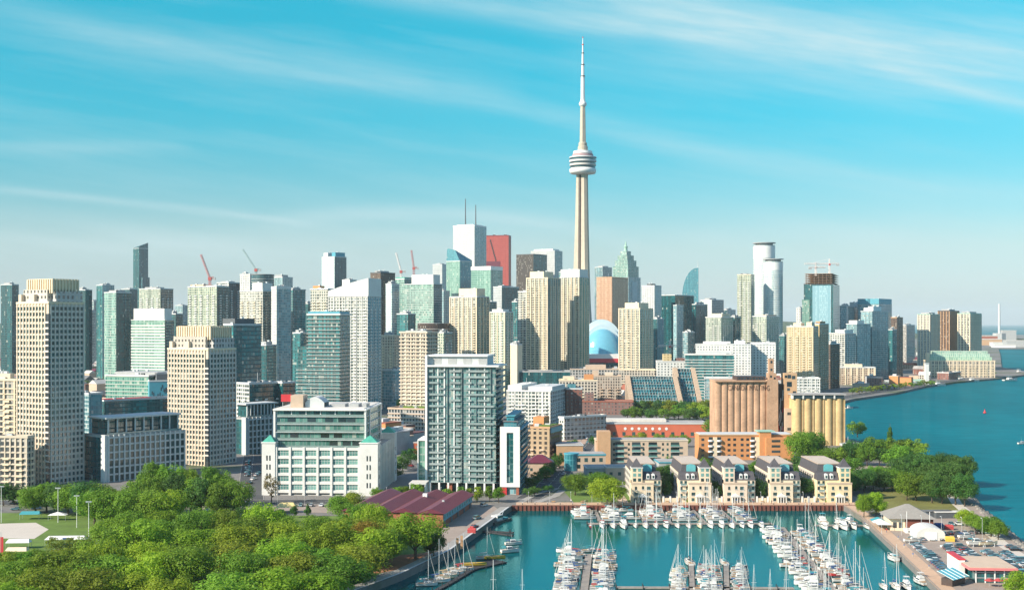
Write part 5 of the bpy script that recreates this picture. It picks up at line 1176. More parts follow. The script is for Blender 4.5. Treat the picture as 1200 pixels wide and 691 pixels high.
# ------------------------------------------------------------------ five waterfront houses
for k_, c_ in (('house_a', (.68, .56, .40)), ('house_b', (.70, .575, .43)), ('house_c', (.69, .56, .44)), ('house_d', (.66, .56, .42)), ('house_e', (.70, .57, .36))): M[k_] = pm(k_ + '_render', c_, .85, .14, .22)
def quay_house(label, x0p, x1p, side, Y=590):
    x0, x1 = X_(x0p, Y), X_(x1p, Y); w_ = x1 - x0
    o = thing('waterfront_house', label, 'house', ((x0 + x1) / 2, Y, 0), 0, 'five cream waterfront houses on the boardwalk')
    s = side   # +1 turret at right, -1 at left
    hk = int(round((x0p - 740) / 54)); cr = ('house_a', 'house_b', 'house_c', 'house_d', 'house_e')[hk % 5]; L = MB
    D = 42
    L().box(-w_ / 2 + 1.6, w_ / 2 - 1.6, 4, D, 0, 12.2).build('rear_wall', M['cream'], o)
    for i in range(7):   # side balconies and gables of the rear row
        for d in (-1, 1):
            q = L().box(d * (w_ / 2 - 1.7), d * (w_ / 2 - .7), 10 + i * 4.6, 12.4 + i * 4.6, 0, 12.8).build('side_bay', M['cream_grey'], o)
            for k in range(4): L().box(d * (w_ / 2 - .75), d * (w_ / 2 - .64), 10.4 + i * 4.6, 12.0 + i * 4.6, 1 + k * 3.1, 2.6 + k * 3.1).build('window', M['pane_dark'], q)
    # main front, three storeys with lower projecting terrace
    L().box(-w_ / 2, w_ / 2, 0, 9, 0, 10.8).build('wall', M[cr], o)
    px0, px1 = (-w_ / 2 - .25, w_ * .22) if s < 0 else (-w_ * .22, w_ / 2 + .25)
    L().box(px0, px1, -2.6, -.02, 0, 9.0).build('front_bay', M[cr], o)
    L().box(px0 - .15, px1 + .15, -2.75, -2.45, 9.0, 9.9).build('parapet', M['pinkbeige'], o)
    # turret
    tx = s * (w_ / 2 - 2.6)
    L().box(tx - 2.6, tx + 2.6, -.8, 4.4, 9.0, 16.6).build('turret', M[cr], o)
    L().box(tx - 2.9, tx + 2.9, -1.1, 4.7, 16.6, 17.0).build('cornice', M['white2'], o)
    q = L(); c8 = [(tx + 3.0 * math.cos(R(45) + R(90) * k) * 1.28, 1.8 + 3.0 * math.sin(R(45) + R(90) * k) * 1.28) for k in range(4)]
    q.prism(c8, 17.0, 21.2, [(tx + (x - tx) * .03, 1.8 + (y - 1.8) * .03) for x, y in c8]); q.build('turret_roof', M['slate'], o)
    for k in range(3):
        for d in (-1.2, 1.2): L().box(tx + d - .7, tx + d + .7, -.88, -.7, 10.2 + k * 2.4, 11.7 + k * 2.4).build('window', M['pane_teal'] if k else M['pane'], o)
    # mansard with dormers
    mx0, mx1 = (-w_ / 2 + .1, w_ / 2 - 5.4) if s > 0 else (-w_ / 2 + 5.4, w_ / 2 - .1)
    q = L(); q.prism([(mx0, -.2), (mx1, -.2), (mx1, 6), (mx0, 6)], 10.8, 14.4, [(mx0 + .3, 2.2), (mx1 - .3, 2.2), (mx1 - .3, 6), (mx0 + .3, 6)]); q.build('mansard_roof', M['slate'], o)
    for k in (0, 1):
        x = (mx0 + mx1) / 2 + (k - .5) * 2.6 + s * .6
        d_ = L().box(x - .75, x + .75, .0, 2.4, 11.3, 13.3).build('dormer', M['white2'], o); L().cyl(x, 0, 0, 0, .1)
        L().box(x - .45, x + .45, -.06, .05, 11.7, 12.9).build('window', M['pane'], d_)
        n_ = 6; q = L(); q.prism([(x + .75 * math.cos(math.pi * i / n_), 13.3 + .55 * math.sin(math.pi * i / n_)) for i in range(n_ + 1)], 0, 2.2, uvz=False)
        q.v = [(vx, 2.3 - vz, vy) for vx, vy, vz in q.v]; q.build('dormer_roof', M['white2'], d_)
    # upper dark storey with turquoise arched window and long flat pink roof
    q = L(); q.prism([(-w_ / 2 + 1.2, 6), (w_ / 2 - 1.2, 6), (w_ / 2 - 1.2, D), (-w_ / 2 + 1.2, D)], 12.2, 17.6, [(-w_ / 2 + 2.4, 7), (w_ / 2 - 2.4, 7), (w_ / 2 - 2.4, D - .5), (-w_ / 2 + 2.4, D - .5)]); q.build('upper_storey', M['slate'], o)
    gx = -s * 1.0
    L().box(gx - 2.2, gx + 2.2, 5.0, 6.1, 14.4, 17.0).build('arched_window', M['turq_pane'], o)
    n_ = 8; q = L(); q.prism([(gx + 2.2 * math.cos(math.pi * i / n_), 17.0 + .9 * math.sin(math.pi * i / n_)) for i in range(n_ + 1)], 0, 1.1, uvz=False)
    q.v = [(vx, 6.1 - vz, vy) for vx, vy, vz in q.v]; q.build('arched_window', M['turq_pane'], o)
    L().box(-w_ / 2 + 2.2, w_ / 2 - 2.2, 6.8, D - .6, 17.6, 18.1).build('flat_roof', M['pink_roof'], o)
    ps = MB()
    for i in range(7): ps.box(-w_ / 2 + 2.3, w_ / 2 - 2.3, 8 + i * 4.6, 8.2 + i * 4.6, 18.1, 18.24)
    ps.build('roof_seams', M['white'], o)
    for d in (-1, 1): L().box(d * (w_ / 2 - .9), d * (w_ / 2 - 1.2), 8, D, 12.2, 13.0).build('side_parapet', M['creamlt'], o)
    # windows of the front
    for (fx, zz, y) in ((.12, 6.8, 0), (.12, 3.6, 0), (.34, 6.8, 0), (.34, 3.4, 0), (.18, 9.6, 0), (.38, 9.6, 0)):
        x = -s * w_ * fx if fx > .2 else -s * w_ * (fx + .1); x = -s * (w_ * .24 + (fx - .12) * w_ * .9)
        x = max(-w_ / 2 + 1, min(w_ / 2 - 1, x)); w2 = L().box(x - .55, x + .55, y - .08, y + .1, zz - .8, zz + .8).build('window', M['pane'], o); L().box(x - .7, x + .7, y - .2, y - .09, zz - 1.0, zz - .82).build('sill', M['white2'], w2)
    c = (px0 + px1) / 2
    for (dx, zz, ww) in ((-3.2, 7.2, .5), (0.2, 7.4, .5), (3.0, 7.2, .9), (-3.2, 4.4, .9), (3.0, 4.4, .9), (-3.4, 1.7, .7), (3.4, 1.7, .7)):
        x = c + dx; w2 = L().box(x - ww, x + ww, -2.68, -2.5, zz - .75, zz + .75).build('window', M['pane'], o); L().box(x - ww - .15, x + ww + .15, -2.8, -2.69, zz - .95, zz - .77).build('sill', M['white2'], w2)
    for k in range(3):   # balconies at the other corner
        x = -s * (w_ * .36); bl = L().box(x - 1.5, x + 1.5, -1.3, -.02, 2.2 + k * 3.0, 2.4 + k * 3.0).build('balcony', M['white2'], o); L().box(x - 1.5, x + 1.5, -1.3, -1.24, 2.4 + k * 3, 3.3 + k * 3).build('rail', M['glass_rail'], bl)
    # porch with pediment
    p_ = L().box(c - 2.2, c + 2.2, -4.2, -2.62, 3.0, 3.3).build('porch', M['white2'], o)
    q = L(); q.face([(c - 2.4, -4.3, 3.3), (c + 2.4, -4.3, 3.3), (c, -4.3, 4.7)]); q.face([(c - 2.4, -2.62, 3.3), (c, -2.62, 4.7), (c + 2.4, -2.62, 3.3)])
    q.face([(c - 2.4, -4.3, 3.3), (c, -4.3, 4.7), (c, -2.62, 4.7), (c - 2.4, -2.62, 3.3)]); q.face([(c + 2.4, -4.3, 3.3), (c + 2.4, -2.62, 3.3), (c, -2.62, 4.7), (c, -4.3, 4.7)]); q.build('pediment', M['white2'], p_)
    for k in range(4): L().cyl(c - 1.9 + k * 1.27, -4.0, 0, 3.0, .18, n=8).build('column', M['white2'], p_)
    L().box(c - 1.3, c + 1.3, -2.7, -2.5, 0, 2.5).build('entrance', M['pane_dark'], o)
M['slate'] = pm('dark_slate', (.075, .07, .078), .7, .25, .5)
M['pink_roof'] = pm('pinkish_flat_roof', (.40, .31, .25), .9, .12, .25)
M['turq_pane'] = pm('turquoise_glass', (.12, .42, .46), .12, .2, .4, ior=1.9)
for i, (x0, x1, s) in enumerate(((740, 775, -1), (796, 832, 1), (848, 885, -1), (902, 938, -1), (957, 996, 1))):
    quay_house(('leftmost', 'second', 'middle', 'fourth', 'rightmost')[i] + ' cream waterfront house with dark mansard, turret at its ' + ('right' if s > 0 else 'left') + ' corner', x0, x1, s)

# ------------------------------------------------------------------ maroon roofed shed by the quay
def maroon_shed():
    A = [P(432, 606).xy, P(541, 622).xy, P(550, 590).xy]
    # right wall line from near corner to far corner
    n0 = P(519, 618).xy; n1 = P(549, 597).xy; d = (n1 - n0).normalized(); nn = Vector((-d.y, d.x)); Lw = (n1 - n0).length + 8; wd = 44
    o = thing('boat_shed', 'wide shed with maroon metal roof and turquoise window wall beside the quay', 'building', (n0.x, n0.y, 0), math.atan2(d.y, d.x))
    h = 6.0
    MB().box(0, Lw, .3, wd, 0, h).build('wall', M['brick'], o)
    MB().box(1, Lw - .5, -.1, .3, 2.6, h - .4).build('turquoise_band', M['turq'], o)
    me = MB().box(-.8, .8, -.22, -.11, 3.6, 5.0).mesh('window', M['pane_teal'])
    for i in range(12): add('window', me, o, (2.8 + (Lw - 5) * i / 11, 0, 0))
    for i in range(5): MB().box(3 + i * (Lw - 8) / 4, 6 + i * (Lw - 8) / 4, .1, .35, 0, 2.5).build('door', M['dkgrey'], o)
    MB().box(-.2, .9, -.05, wd * .3, 0, h - .2).build('end_wall', M['brick'], o)
    for k, (y0, y1) in enumerate(((-1.2, 11), (11.3, 23), (23.3, 34), (34.3, 45))):
        ym = (y0 + y1) / 2; q = MB(); z0 = h + .05
        q.face([(-1, y0, z0), (Lw + 1, y0, z0), (Lw + 1, ym, z0 + 2.0), (-1, ym, z0 + 2.0)]); q.face([(-1, ym, z0 + 2.0), (Lw + 1, ym, z0 + 2.0), (Lw + 1, y1, z0), (-1, y1, z0)])
        q.face([(-1, y0, z0), (-1, ym, z0 + 2), (-1, y1, z0)]); q.face([(Lw + 1, y0, z0), (Lw + 1, y1, z0), (Lw + 1, ym, z0 + 2)]); q.face([(-1, y0, z0), (-1, y1, z0), (Lw + 1, y1, z0), (Lw + 1, y0, z0)])
        sm = q.build('roof', M['maroon'], o)
        rib = MB()
        for i in range(int(Lw / 1.5)):
            x = i * 1.5; rib.tube([(x, y0, z0 + .03), (x, ym, z0 + 2.03)], .05, 4)
        rib.build('roof_ribs', M['maroon'], sm)
    MB().box(Lw * .6, Lw * .6 + 1.6, 16, 18, h + 1.6, h + 3.2).build('vent', M['white2'], o); MB().box(Lw * .35, Lw * .35 + 1, 4.4, 5.4, h + 1.5, h + 2.7).build('vent', M['steel'], o)
maroon_shed()

# ------------------------------------------------------------------ domed stadium
def stadium():
    Y = 1950; px = 706
    o = thing('domed_stadium', 'domed stadium with stepped white arch roof and red band', 'stadium', (X_(px, Y), Y, 0))
    whr = pm('dome_membrane', (.52, .64, .69), .35, .06, .05); blu = pm('dome_inner_panel', (.14, .40, .52), .14, .08, .04, ior=1.7)
    def vault(r_, zs, y0, y1, z0, n=32):
        q = MB(); pts = [(r_ * math.cos(math.pi * i / n), z0 + zs * math.sin(math.pi * i / n)) for i in range(n + 1)]
        for i in range(n):
            (xa, za), (xb, zb) = pts[i], pts[i + 1]; q.face([(xa, y0, za), (xb, y0, zb), (xb, y1, zb), (xa, y1, za)][::-1])
        q.face([(x, y0, z) for x, z in pts][::-1]); q.face([(x, y1, z) for x, z in pts]); return q
    z0 = 36.0
    vault(37, Z_(374, Y) - z0, 10, 120, z0).build('outer_arch', whr, o, smooth=False)
    vault(33.5, Z_(380, Y) - z0, -4, 9.9, z0).build('inner_arch', whr, o)
    q = MB(); n, m = 28, 8   # rounded front panel
    for j in range(m):
        for i in range(n):
            def pt(i, j): a = math.pi * i / n; b_ = (math.pi / 2) * j / m; return (31 * math.cos(a) * math.cos(b_ * .0), -4.1 - 26 * math.sin(b_) * math.sin(a) ** .8, z0 + (Z_(385, Y) - z0) * math.sin(a) * math.cos(b_))
            q.face([pt(i, j), pt(i, j + 1), pt(i + 1, j + 1), pt(i + 1, j)][::-1])
    q.build('front_panel', blu, o, smooth=True)
    MB().cyl(0, 70, 0, 24, 92, n=48).build('drum_wall', FA['stone_dark'], o)
    MB().cyl(0, 70, 23.8, 26.0, 93, n=48).build('ring_beam', M['white2'], o)
    MB().box(-30, 30, -45, -4, 31, 38).build('white_fascia', M['white2'], o)
    MB().box(-28, 28, -45.6, -45.05, 24.5, 30.9).build('red_band', M['red'], o)
    MB().box(-30, 30, -45, -4, 0, 30.9).build('glass_front', FA['dark_glass'], o)
stadium()

# ------------------------------------------------------------------ needle tower
def needle_tower():
    Y = 2000; o = thing('needle_tower', 'very tall concrete needle tower with round pod and antenna', 'tower', (X_(683, Y), Y, 0), R(20))
    con = pm('tower_concrete', (.44, .385, .305), .85, .16, .03)
    def ring(z, rf, wf, rc):
        pts = []
        for k in range(3):
            a = R(-90 + 120 * k); c, s = math.cos(a), math.sin(a)
            for (u, v) in ((rc, -wf * 1.9), (rf, -wf * .85), (rf, wf * .85), (rc, wf * 1.9)): pts.append((u * c - v * s, u * s + v * c, z))
            a2 = a + R(60); pts.append((rc * .98 * math.cos(a2 - .25), rc * .98 * math.sin(a2 - .25), z)); pts.append((rc * .98 * math.cos(a2 + .25), rc * .98 * math.sin(a2 + .25), z))
        return pts
    prof = [(0, 36, 4.2, 8.5), (30, 29, 4.0, 8.2), (70, 22.5, 3.8, 8.0), (120, 18, 3.6, 7.6), (180, 14.8, 3.4, 7.2), (250, 12.4, 3.2, 6.8), (335, 10.4, 3.0, 6.4)]
    q = MB(); prev = None
    for p in prof:
        b = len(q.v); rg = ring(*p); q.v += rg; n = len(rg)
        if prev is not None:
            for i in range(n): j = (i + 1) % n; q.f.append((prev + i, prev + j, b + j, b + i)); q.uv.append(None)
        prev = b
    q.build('shaft', con, o)
    for k in range(3):   # glazed lift runs between the legs
        a = R(-30 + 120 * k); c, s = math.cos(a), math.sin(a); e = MB(); e.box(5.5, 8.4, -.9, .9, 20, 332); e.v = [(x * c - y * s, x * s + y * c, z) for x, y, z in e.v]; e.build('lift_run', M['darkbrown'], o)
    Lz = lambda y: Z_(y, Y)
    pod = [(6, 329), (14, 331), (20.5, Lz(203.5)), (22, Lz(201)), (22, Lz(198.5)), (20.2, Lz(197.3))]
    MB().lathe(pod, 48).build('radome', M['white2'], o, smooth=True)
    MB().lathe([(18, Lz(197.5)), (20.8, Lz(196.8)), (20.8, Lz(195.2)), (18, Lz(194.8))], 48).build('window_band', M['pane_dark'], o)
    MB().lathe([(18, Lz(195)), (21.6, Lz(194.6)), (21.6, Lz(192.4)), (18, Lz(192))], 48).build('pod_ring', M['cream_grey'], o)
    MB().lathe([(18, Lz(192.3)), (20.6, Lz(192)), (20.6, Lz(190.8)), (18, Lz(190.4))], 48).build('window_band', M['pane_dark'], o)
    MB().lathe([(18, Lz(190.6)), (22.4, Lz(190.2)), (22.4, Lz(188)), (18, Lz(187.6))], 48).build('pod_ring', M['ltgrey'], o)
    MB().lathe([(17, Lz(187.8)), (21.4, Lz(187.5)), (21.4, Lz(186)), (17, Lz(185.6))], 48).build('window_band', M['pane_dark'], o)
    MB().lathe([(17, Lz(185.8)), (22.8, Lz(185.5)), (22.2, Lz(184.2)), (17, Lz(183.6))], 48).build('pod_ring', M['ltgrey'], o)
    MB().lathe([(14, Lz(183.8)), (17.5, Lz(183.5)), (17.0, Lz(181)), (13, Lz(180.6))], 48).build('upper_ring', pm('dusky_pink_band', (.36, .24, .25), .7, .1, .2), o)
    MB().lathe([(12, Lz(180.8)), (16.2, Lz(180.5)), (15.4, Lz(177.4)), (10, Lz(176.8))], 48).build('pod_roof', M['white2'], o)
    MB().lathe([(8.2, Lz(177)), (8.2, Lz(172)), (7.0, Lz(171.5)), (7.0, Lz(168)), (6.0, Lz(167))], 18).build('collar', con, o)
    MB().cyl(0, 0, Lz(168), Lz(124), 5.6, 4.3, 6).build('upper_shaft', con, o)
    MB().lathe([(4.3, Lz(125)), (6.2, Lz(123.5)), (6.4, Lz(121.2)), (5, Lz(120)), (3.9, Lz(117))], 24).build('sky_pod', M['white2'], o)
    for i, (y0, y1, r0, r1) in enumerate(((117, 90, 3.6, 3.3), (89, 76.5, 2.7, 2.4), (75.8, 63, 1.9, 1.7), (62, 53, 1.3, 1.1), (52, 44.5, .8, .5))):
        MB().cyl(0, 0, Lz(y0), Lz(y1), r0, r1, 10).build('antenna_section', M['white2'], o)
        MB().cyl(0, 0, Lz(y1), Lz(y1) + 1.3, r1 + .8, r1 + .6, 10).build('antenna_collar', M['red' if i > 2 else 'darkbrown'], o)
needle_tower()

# ------------------------------------------------------------------ cranes
def lattice(q, A, B, wd, n):
    A, B = Vector(A), Vector(B); d = (B - A).normalized(); a = d.orthogonal().normalized() * wd / 2; c = d.cross(a.normalized()) * wd / 2
    cs = [a + c, a - c, -a - c, -a + c]
    for o_ in cs: q.tube([A + o_, B + o_], .22, 4)
    for k in range(n):
        p0 = A + (B - A) * k / n; p1 = A + (B - A) * (k + 1) / n
        for i in range(4): q.tube([p0 + cs[i], p1 + cs[(i + 1) % 4]], .14, 3)
def hammer_crane(label, px, Y, z0, zt, jib_l, jib_r, rz, mt):
    o = thing('tower_crane', label, 'crane', (X_(px, Y), Y, z0), rz); h = zt - z0
    q = MB(); lattice(q, (0, 0, 0), (0, 0, h), 2.4, 10); q.build('mast', M[mt], o)
    q = MB(); lattice(q, (0, 0, h), (-jib_l, 0, h), 2.0, 16); q.build('jib', M[mt], o)
    q = MB(); lattice(q, (0, 0, h), (jib_r, 0, h), 2.0, 5); q.build('counter_jib', M[mt], o)
    MB().box(jib_r - 5, jib_r, -1.3, 1.3, h - 3.5, h - .5).build('counterweight', M['grey'], o)
    q = MB(); lattice(q, (0, 0, h), (0, 0, h + 8), 1.4, 3); q.tube([(0, 0, h + 8), (-jib_l * .7, 0, h + 1)], .15, 3); q.tube([(0, 0, h + 8), (jib_r * .9, 0, h + 1)], .15, 3); q.build('apex', M[mt], o)
    MB().box(-1.4, 1.4, -2.6, -1.2, h - 2.6, h).build('cab', M['red'], o)

M['cranewhite'] = pm('white_crane_steel', (.74, .66, .62), .5, .1, .3)
M['cranered'] = pm('red_crane_steel', (.45, .10, .09), .5, .15, .3)
M['cranegrey'] = pm('grey_green_crane_steel', (.25, .36, .36), .5, .15, .3)
hammer_crane('larger white hammerhead crane on the unfinished dark tower', 972, 2015, HS + 14, Z_(309, 2015), 42, 16, 0, 'cranewhite')
hammer_crane('smaller white hammerhead crane left on the unfinished dark tower', 956, 2012, HS + 14, Z_(313, 2012), 16, 12, R(180), 'cranewhite')
hammer_crane('white hammerhead crane low in front of the broad dark office slab', 785, 1700, 0, Z_(405, 1700), 16, 36, 0, 'cranewhite')
def luff_crane(label, px, Y, z0, zt, tip, mt):
    o = thing('tower_crane', label, 'crane', (X_(px, Y), Y, z0)); h = zt - z0
    q = MB(); lattice(q, (0, 0, 0), (0, 0, h), 2.2, 5); q.build('mast', M[mt], o)
    q = MB(); lattice(q, (0, 0, h), (X_(tip[0], Y) - X_(px, Y), 2, Z_(tip[1], Y) - z0), 1.8, 14); q.build('jib', M[mt], o)
    MB().box(-2, 2, -2, 2, h - 2.5, h + 1.5).build('cab', M['cranered'], o)
    q = MB(); lattice(q, (0, 0, h), (5, 0, h + 1), 1.8, 2); q.build('counter_jib', M[mt], o)
    MB().box(4, 7, -1.3, 1.3, h - 2, h + 1).build('counterweight', M['grey'], o)
luff_crane('red luffing crane on the pale green unfinished tower', 246, 1520, Z_(336, 1520), Z_(326, 1520), (235, 298), 'cranered')
luff_crane('grey luffing crane leaning left above the dark glass drum', 300, 1720, Z_(322, 1720), Z_(316, 1720), (284, 292), 'cranegrey')
luff_crane('left pale luffing crane on the green scaffolded teal tower', 470, 1815, Z_(327, 1815), Z_(318, 1815), (464, 296), 'cranewhite')
luff_crane('right red luffing crane on the green scaffolded teal tower', 485, 1815, Z_(327, 1815), Z_(314, 1815), (482, 293), 'cranered')
# far harbour
o = thing('smokestack', 'tall thin far smokestack on the horizon right of the harbour towers', 'chimney', (X_(1171, 5500), 5500, 0)); MB().cyl(0, 0, 0, Z_(356, 5500), 6, 4, 16).build('shaft', M['ltgrey'], o); MB().cyl(0, 0, 0, 40, 30, n=8).build('base_house', M['grey'], o)
for i, (px, Y, w_, h_, mt) in enumerate(((1183, 5600, 60, 50, 'grey'), (1190, 4500, 160, 13, 'white'), (1160, 4700, 90, 22, 'tan'), (1178, 4250, 70, 9, 'white2'), (1200, 4350, 120, 22, 'grey'), (1152, 5200, 120, 30, 'brick'))):
    o = thing('port_shed', ('grey far port silo right of the smokestack', 'long white far port shed at the right edge', 'tan far port shed left of the smokestack', 'small white quay shed at the far port edge', 'grey far port shed cut by the right edge', 'brick far port hall behind the harbour towers')[i], 'building', (X_(px, Y), Y, 0), R(-8))
    MB().box(-w_ / 2, w_ / 2, 0, 50, 0, h_).build('wall', M[mt], o); MB().box(-w_ / 2 - 1, w_ / 2 + 1, -1, 51, h_, h_ + 2).build('roof', M['rooflt'], o)

# ------------------------------------------------------------------ low rooftops of the old city
def low_city():
    r = random.Random(11); C = [('brick', 'red brick'), ('pinkbeige', 'pinkish'), ('creamlt', 'cream'), ('white', 'white'), ('grey', 'grey'), ('tan', 'tan'), ('orange', 'orange')]
    proto = {}
    zones = [(-14, 24, 1300, 2600, 40, 'far off at the left edge'), (24, 60, 2000, 3400, 10, 'far off behind the tallest cream tower'), (-12, 200, 1050, 1500, 46, 'between the left cream towers'), (95, 210, 1500, 2300, 36, 'far beyond the left cream towers'), (200, 480, 1150, 1900, 44, 'behind the teal condo'), (-10, 60, 750, 1050, 12, 'at the left edge behind the cream podium'),
             (440, 500, 800, 960, 12, 'below the beige balcony tower'), (590, 830, 1300, 1480, 26, 'below the downtown condos'), (860, 1090, 1500, 1900, 30, 'along the harbour shore'), (1040, 1150, 2000, 3300, 22, 'behind the harbour towers'), (820, 1000, 1900, 2600, 12, 'between the harbour condos')]
    for (a0, a1, y0, y1, n, where) in zones:
        k = 0; tries = 0
        while k < n and tries < 900:
            tries += 1; Y = r.uniform(y0, y1); x = X_(r.uniform(a0, a1), Y)
            if any((x - fx) ** 2 + (Y - fy) ** 2 < (fr + 9) ** 2 for fx, fy, fr in FOOT): continue
            # shore side test
            if x > 0:
                lim = next((LAND[i][0] + (LAND[i + 1][0] - LAND[i][0]) * (Y - LAND[i][1]) / (LAND[i + 1][1] - LAND[i][1]) for i in range(14, 27) if LAND[i][1] <= Y <= LAND[i + 1][1] and LAND[i + 1][1] > LAND[i][1]), 1e9)
                if x > lim - 22: continue
            if any(abs((Vector((x, Y)) - Vector(pp)).length) < 14 for pts, _ in ROADS.values() for pp in pts): continue
            w_, d_ = r.uniform(10, 22), r.uniform(9, 18); h_ = r.choice((6, 7, 8, 9, 11, 14)); mt, cn = C[int(r.random() ** 1.2 * len(C))]; rf = r.choice(('roofgrey', 'rooflt', 'roofdk', 'brick', 'maroon', 'pinkbeige')); gab = r.random() < .45
            o = thing('low_house', f"small {cn} {'gabled' if gab else 'flat-roofed'} building {where}", 'house', (x, Y, 0), R(r.choice((-30, -35, 60, -28))), 'low rooftops of the old city')
            FOOT.append((x, Y, 8))
            MB().box(-w_ / 2, w_ / 2, -d_ / 2, d_ / 2, 0, h_).build('wall', FA.get({'brick': 'brick_dots', 'creamlt': 'cream_dark', 'white': 'white_dots', 'tan': 'tan_dots'}.get(mt, ''), M[mt]), o)
            if gab:
                q = MB(); e = .5; q.face([(-w_ / 2 - e, -d_ / 2 - e, h_), (w_ / 2 + e, -d_ / 2 - e, h_), (w_ / 2 + e, 0, h_ + d_ * .35), (-w_ / 2 - e, 0, h_ + d_ * .35)]); q.face([(w_ / 2 + e, d_ / 2 + e, h_), (-w_ / 2 - e, d_ / 2 + e, h_), (-w_ / 2 - e, 0, h_ + d_ * .35), (w_ / 2 + e, 0, h_ + d_ * .35)])
                q.face([(-w_ / 2 - e, d_ / 2 + e, h_), (-w_ / 2 - e, -d_ / 2 - e, h_), (-w_ / 2 - e, 0, h_ + d_ * .35)]); q.face([(w_ / 2 + e, -d_ / 2 - e, h_), (w_ / 2 + e, d_ / 2 + e, h_), (w_ / 2 + e, 0, h_ + d_ * .35)]); q.build('roof', M[rf], o)
            else:
                MB().box(-w_ / 2 - .2, w_ / 2 + .2, -d_ / 2 - .2, d_ / 2 + .2, h_, h_ + .7).build('roof', M[rf], o)
                if r.random() < .6: MB().box(-w_ * .2, w_ * .1, -d_ * .2, d_ * .2, h_ + .7, h_ + 3).build('stair_head', M['ltgrey'], o)
            k += 1
low_city()
# ------------------------------------------------------------------ trees
def leafmat(key, c0, c1):
    if key in MATS: return MATS[key]
    m, t, b = newmat(key)
    oi = t.new('ShaderNodeObjectInfo'); geo = t.new('ShaderNodeNewGeometry'); tc = t.new('ShaderNodeTexCoord')
    n = t.noise(tc.outputs['Object'], .45, 2, .5)
    f = t.m('ADD', t.m('MULTIPLY', geo.outputs['Random Per Island'], .45), t.m('MULTIPLY', n, .75), clamp=True)
    c = t.mix(f, c0, c1)
    h = t.new('ShaderNodeHueSaturation'); t.l.new(c, h.inputs['Color'])
    r2 = t.m('FRACT', t.m('MULTIPLY', oi.outputs['Random'], 7.31))
    t.l.new(t.m('ADD', .480, t.m('MULTIPLY', oi.outputs['Random'], .035)), h.inputs['Hue']); t.l.new(t.m('ADD', .85, t.m('MULTIPLY', r2, .5)), h.inputs['Value']); h.inputs['Saturation'].default_value = 1.0
    t.l.new(h.outputs[0], b.inputs['Base Color']); b.inputs['Roughness'].default_value = .6; b.inputs['Specular IOR Level'].default_value = .25
    tr = t.new('ShaderNodeBsdfTranslucent'); t.l.new(h.outputs[0], tr.inputs[0])
    ms = t.new('ShaderNodeMixShader'); ms.inputs[0].default_value = .5; t.l.new(b.outputs[0], ms.inputs[1]); t.l.new(tr.outputs[0], ms.inputs[2])
    out = t.n.get('Material Output'); t.l.new(ms.outputs[0], out.inputs[0]); MATS[key] = m; return m
LEAF = {'bright': leafmat('bright_leaves', (.125, .22, .012), (.31, .46, .035)), 'mid': leafmat('green_leaves', (.075, .17, .016), (.21, .37, .036)),
        'dark': leafmat('dark_leaves', (.030, .095, .022), (.10, .22, .04)), 'yellow': leafmat('yellow_leaves', (.20, .15, .02), (.36, .26, .035)), 'olive': leafmat('olive_leaves', (.11, .16, .014), (.25, .32, .03)),
        'red': leafmat('copper_leaves', (.05, .012, .010), (.12, .03, .02)), 'bare': leafmat('sparse_buds', (.14, .12, .05), (.24, .20, .09))}
M['bark'] = pm('tree_bark', (.10, .075, .055), .95, .35, 1.2)
CROWNS = {}
def crown_mesh(shape, seed, nclump, nleaf, ls):
    """unit tree: height 1, crown radius about .5*ratio handled by object scale; leaves are small random faces on clumps"""
    r = random.Random(seed); q = MB(); vs = q.v; fs = q.f; us = q.uv
    lobes = []
    for i in range(nclump):
        while True:
            x, y, z = r.uniform(-1, 1), r.uniform(-1, 1), r.uniform(-1, 1); d = math.sqrt(x * x + y * y + z * z)
            if .05 < d < 1: break
        f = r.uniform(.55, .86) / d if r.random() < .85 else r.uniform(.1, .5) / d
        x, y, z = x * f, y * f, z * f
        if shape == 'round': cx, cy, cz, cr = x * .50, y * .50, .56 + z * .40, r.uniform(.12, .20)
        elif shape == 'wide': cx, cy, cz, cr = x * .56, y * .56, .56 + z * .36 + .06 * (1 - x * x - y * y), r.uniform(.12, .20)
        elif shape == 'tall': k = 1 - .35 * max(0, z); cx, cy, cz, cr = x * .48 * k, y * .48 * k, .54 + z * .45, r.uniform(.10, .17)
        elif shape == 'cone': zz = (z + 1) / 2; k = 1.02 - zz * .92; cx, cy, cz, cr = x * .5 * k, y * .5 * k, .08 + zz * .84, .05 + .09 * k
        else: cx, cy, cz, cr = x * .46, y * .46, .55 + z * .40, r.uniform(.05, .10)
        lobes.append((cx, cy, cz, cr))
    for (cx, cy, cz, cr) in lobes:
        for k in range(nleaf):
            while True:
                x, y, z = r.gauss(0, 1), r.gauss(0, 1), r.gauss(0, 1); d = math.sqrt(x * x + y * y + z * z)
                if d > .1: break
            if z / d < -.55 and r.random() < .6: continue
            rr = cr * r.uniform(.72, 1.08); nx, ny, nz = x / d, y / d, z / d
            p = Vector((cx + nx * rr, cy + ny * rr, cz + nz * rr * .85))
            nn = (Vector((nx, ny, nz)) + Vector((r.uniform(-.5, .5), r.uniform(-.5, .5), r.uniform(-.3, .7)))).normalized()
            a = nn.orthogonal().normalized(); a.rotate(Matrix.Rotation(r.uniform(0, 6.28), 3, nn)); c = nn.cross(a); s = ls * r.uniform(.6, 1.25)
            b = len(vs); vs += [tuple(p - a * s), tuple(p - c * s * .7), tuple(p + a * s), tuple(p + c * s * .7)]
            fs.append((b, b + 1, b + 2, b + 3)); us.append(None)
    return q, lobes
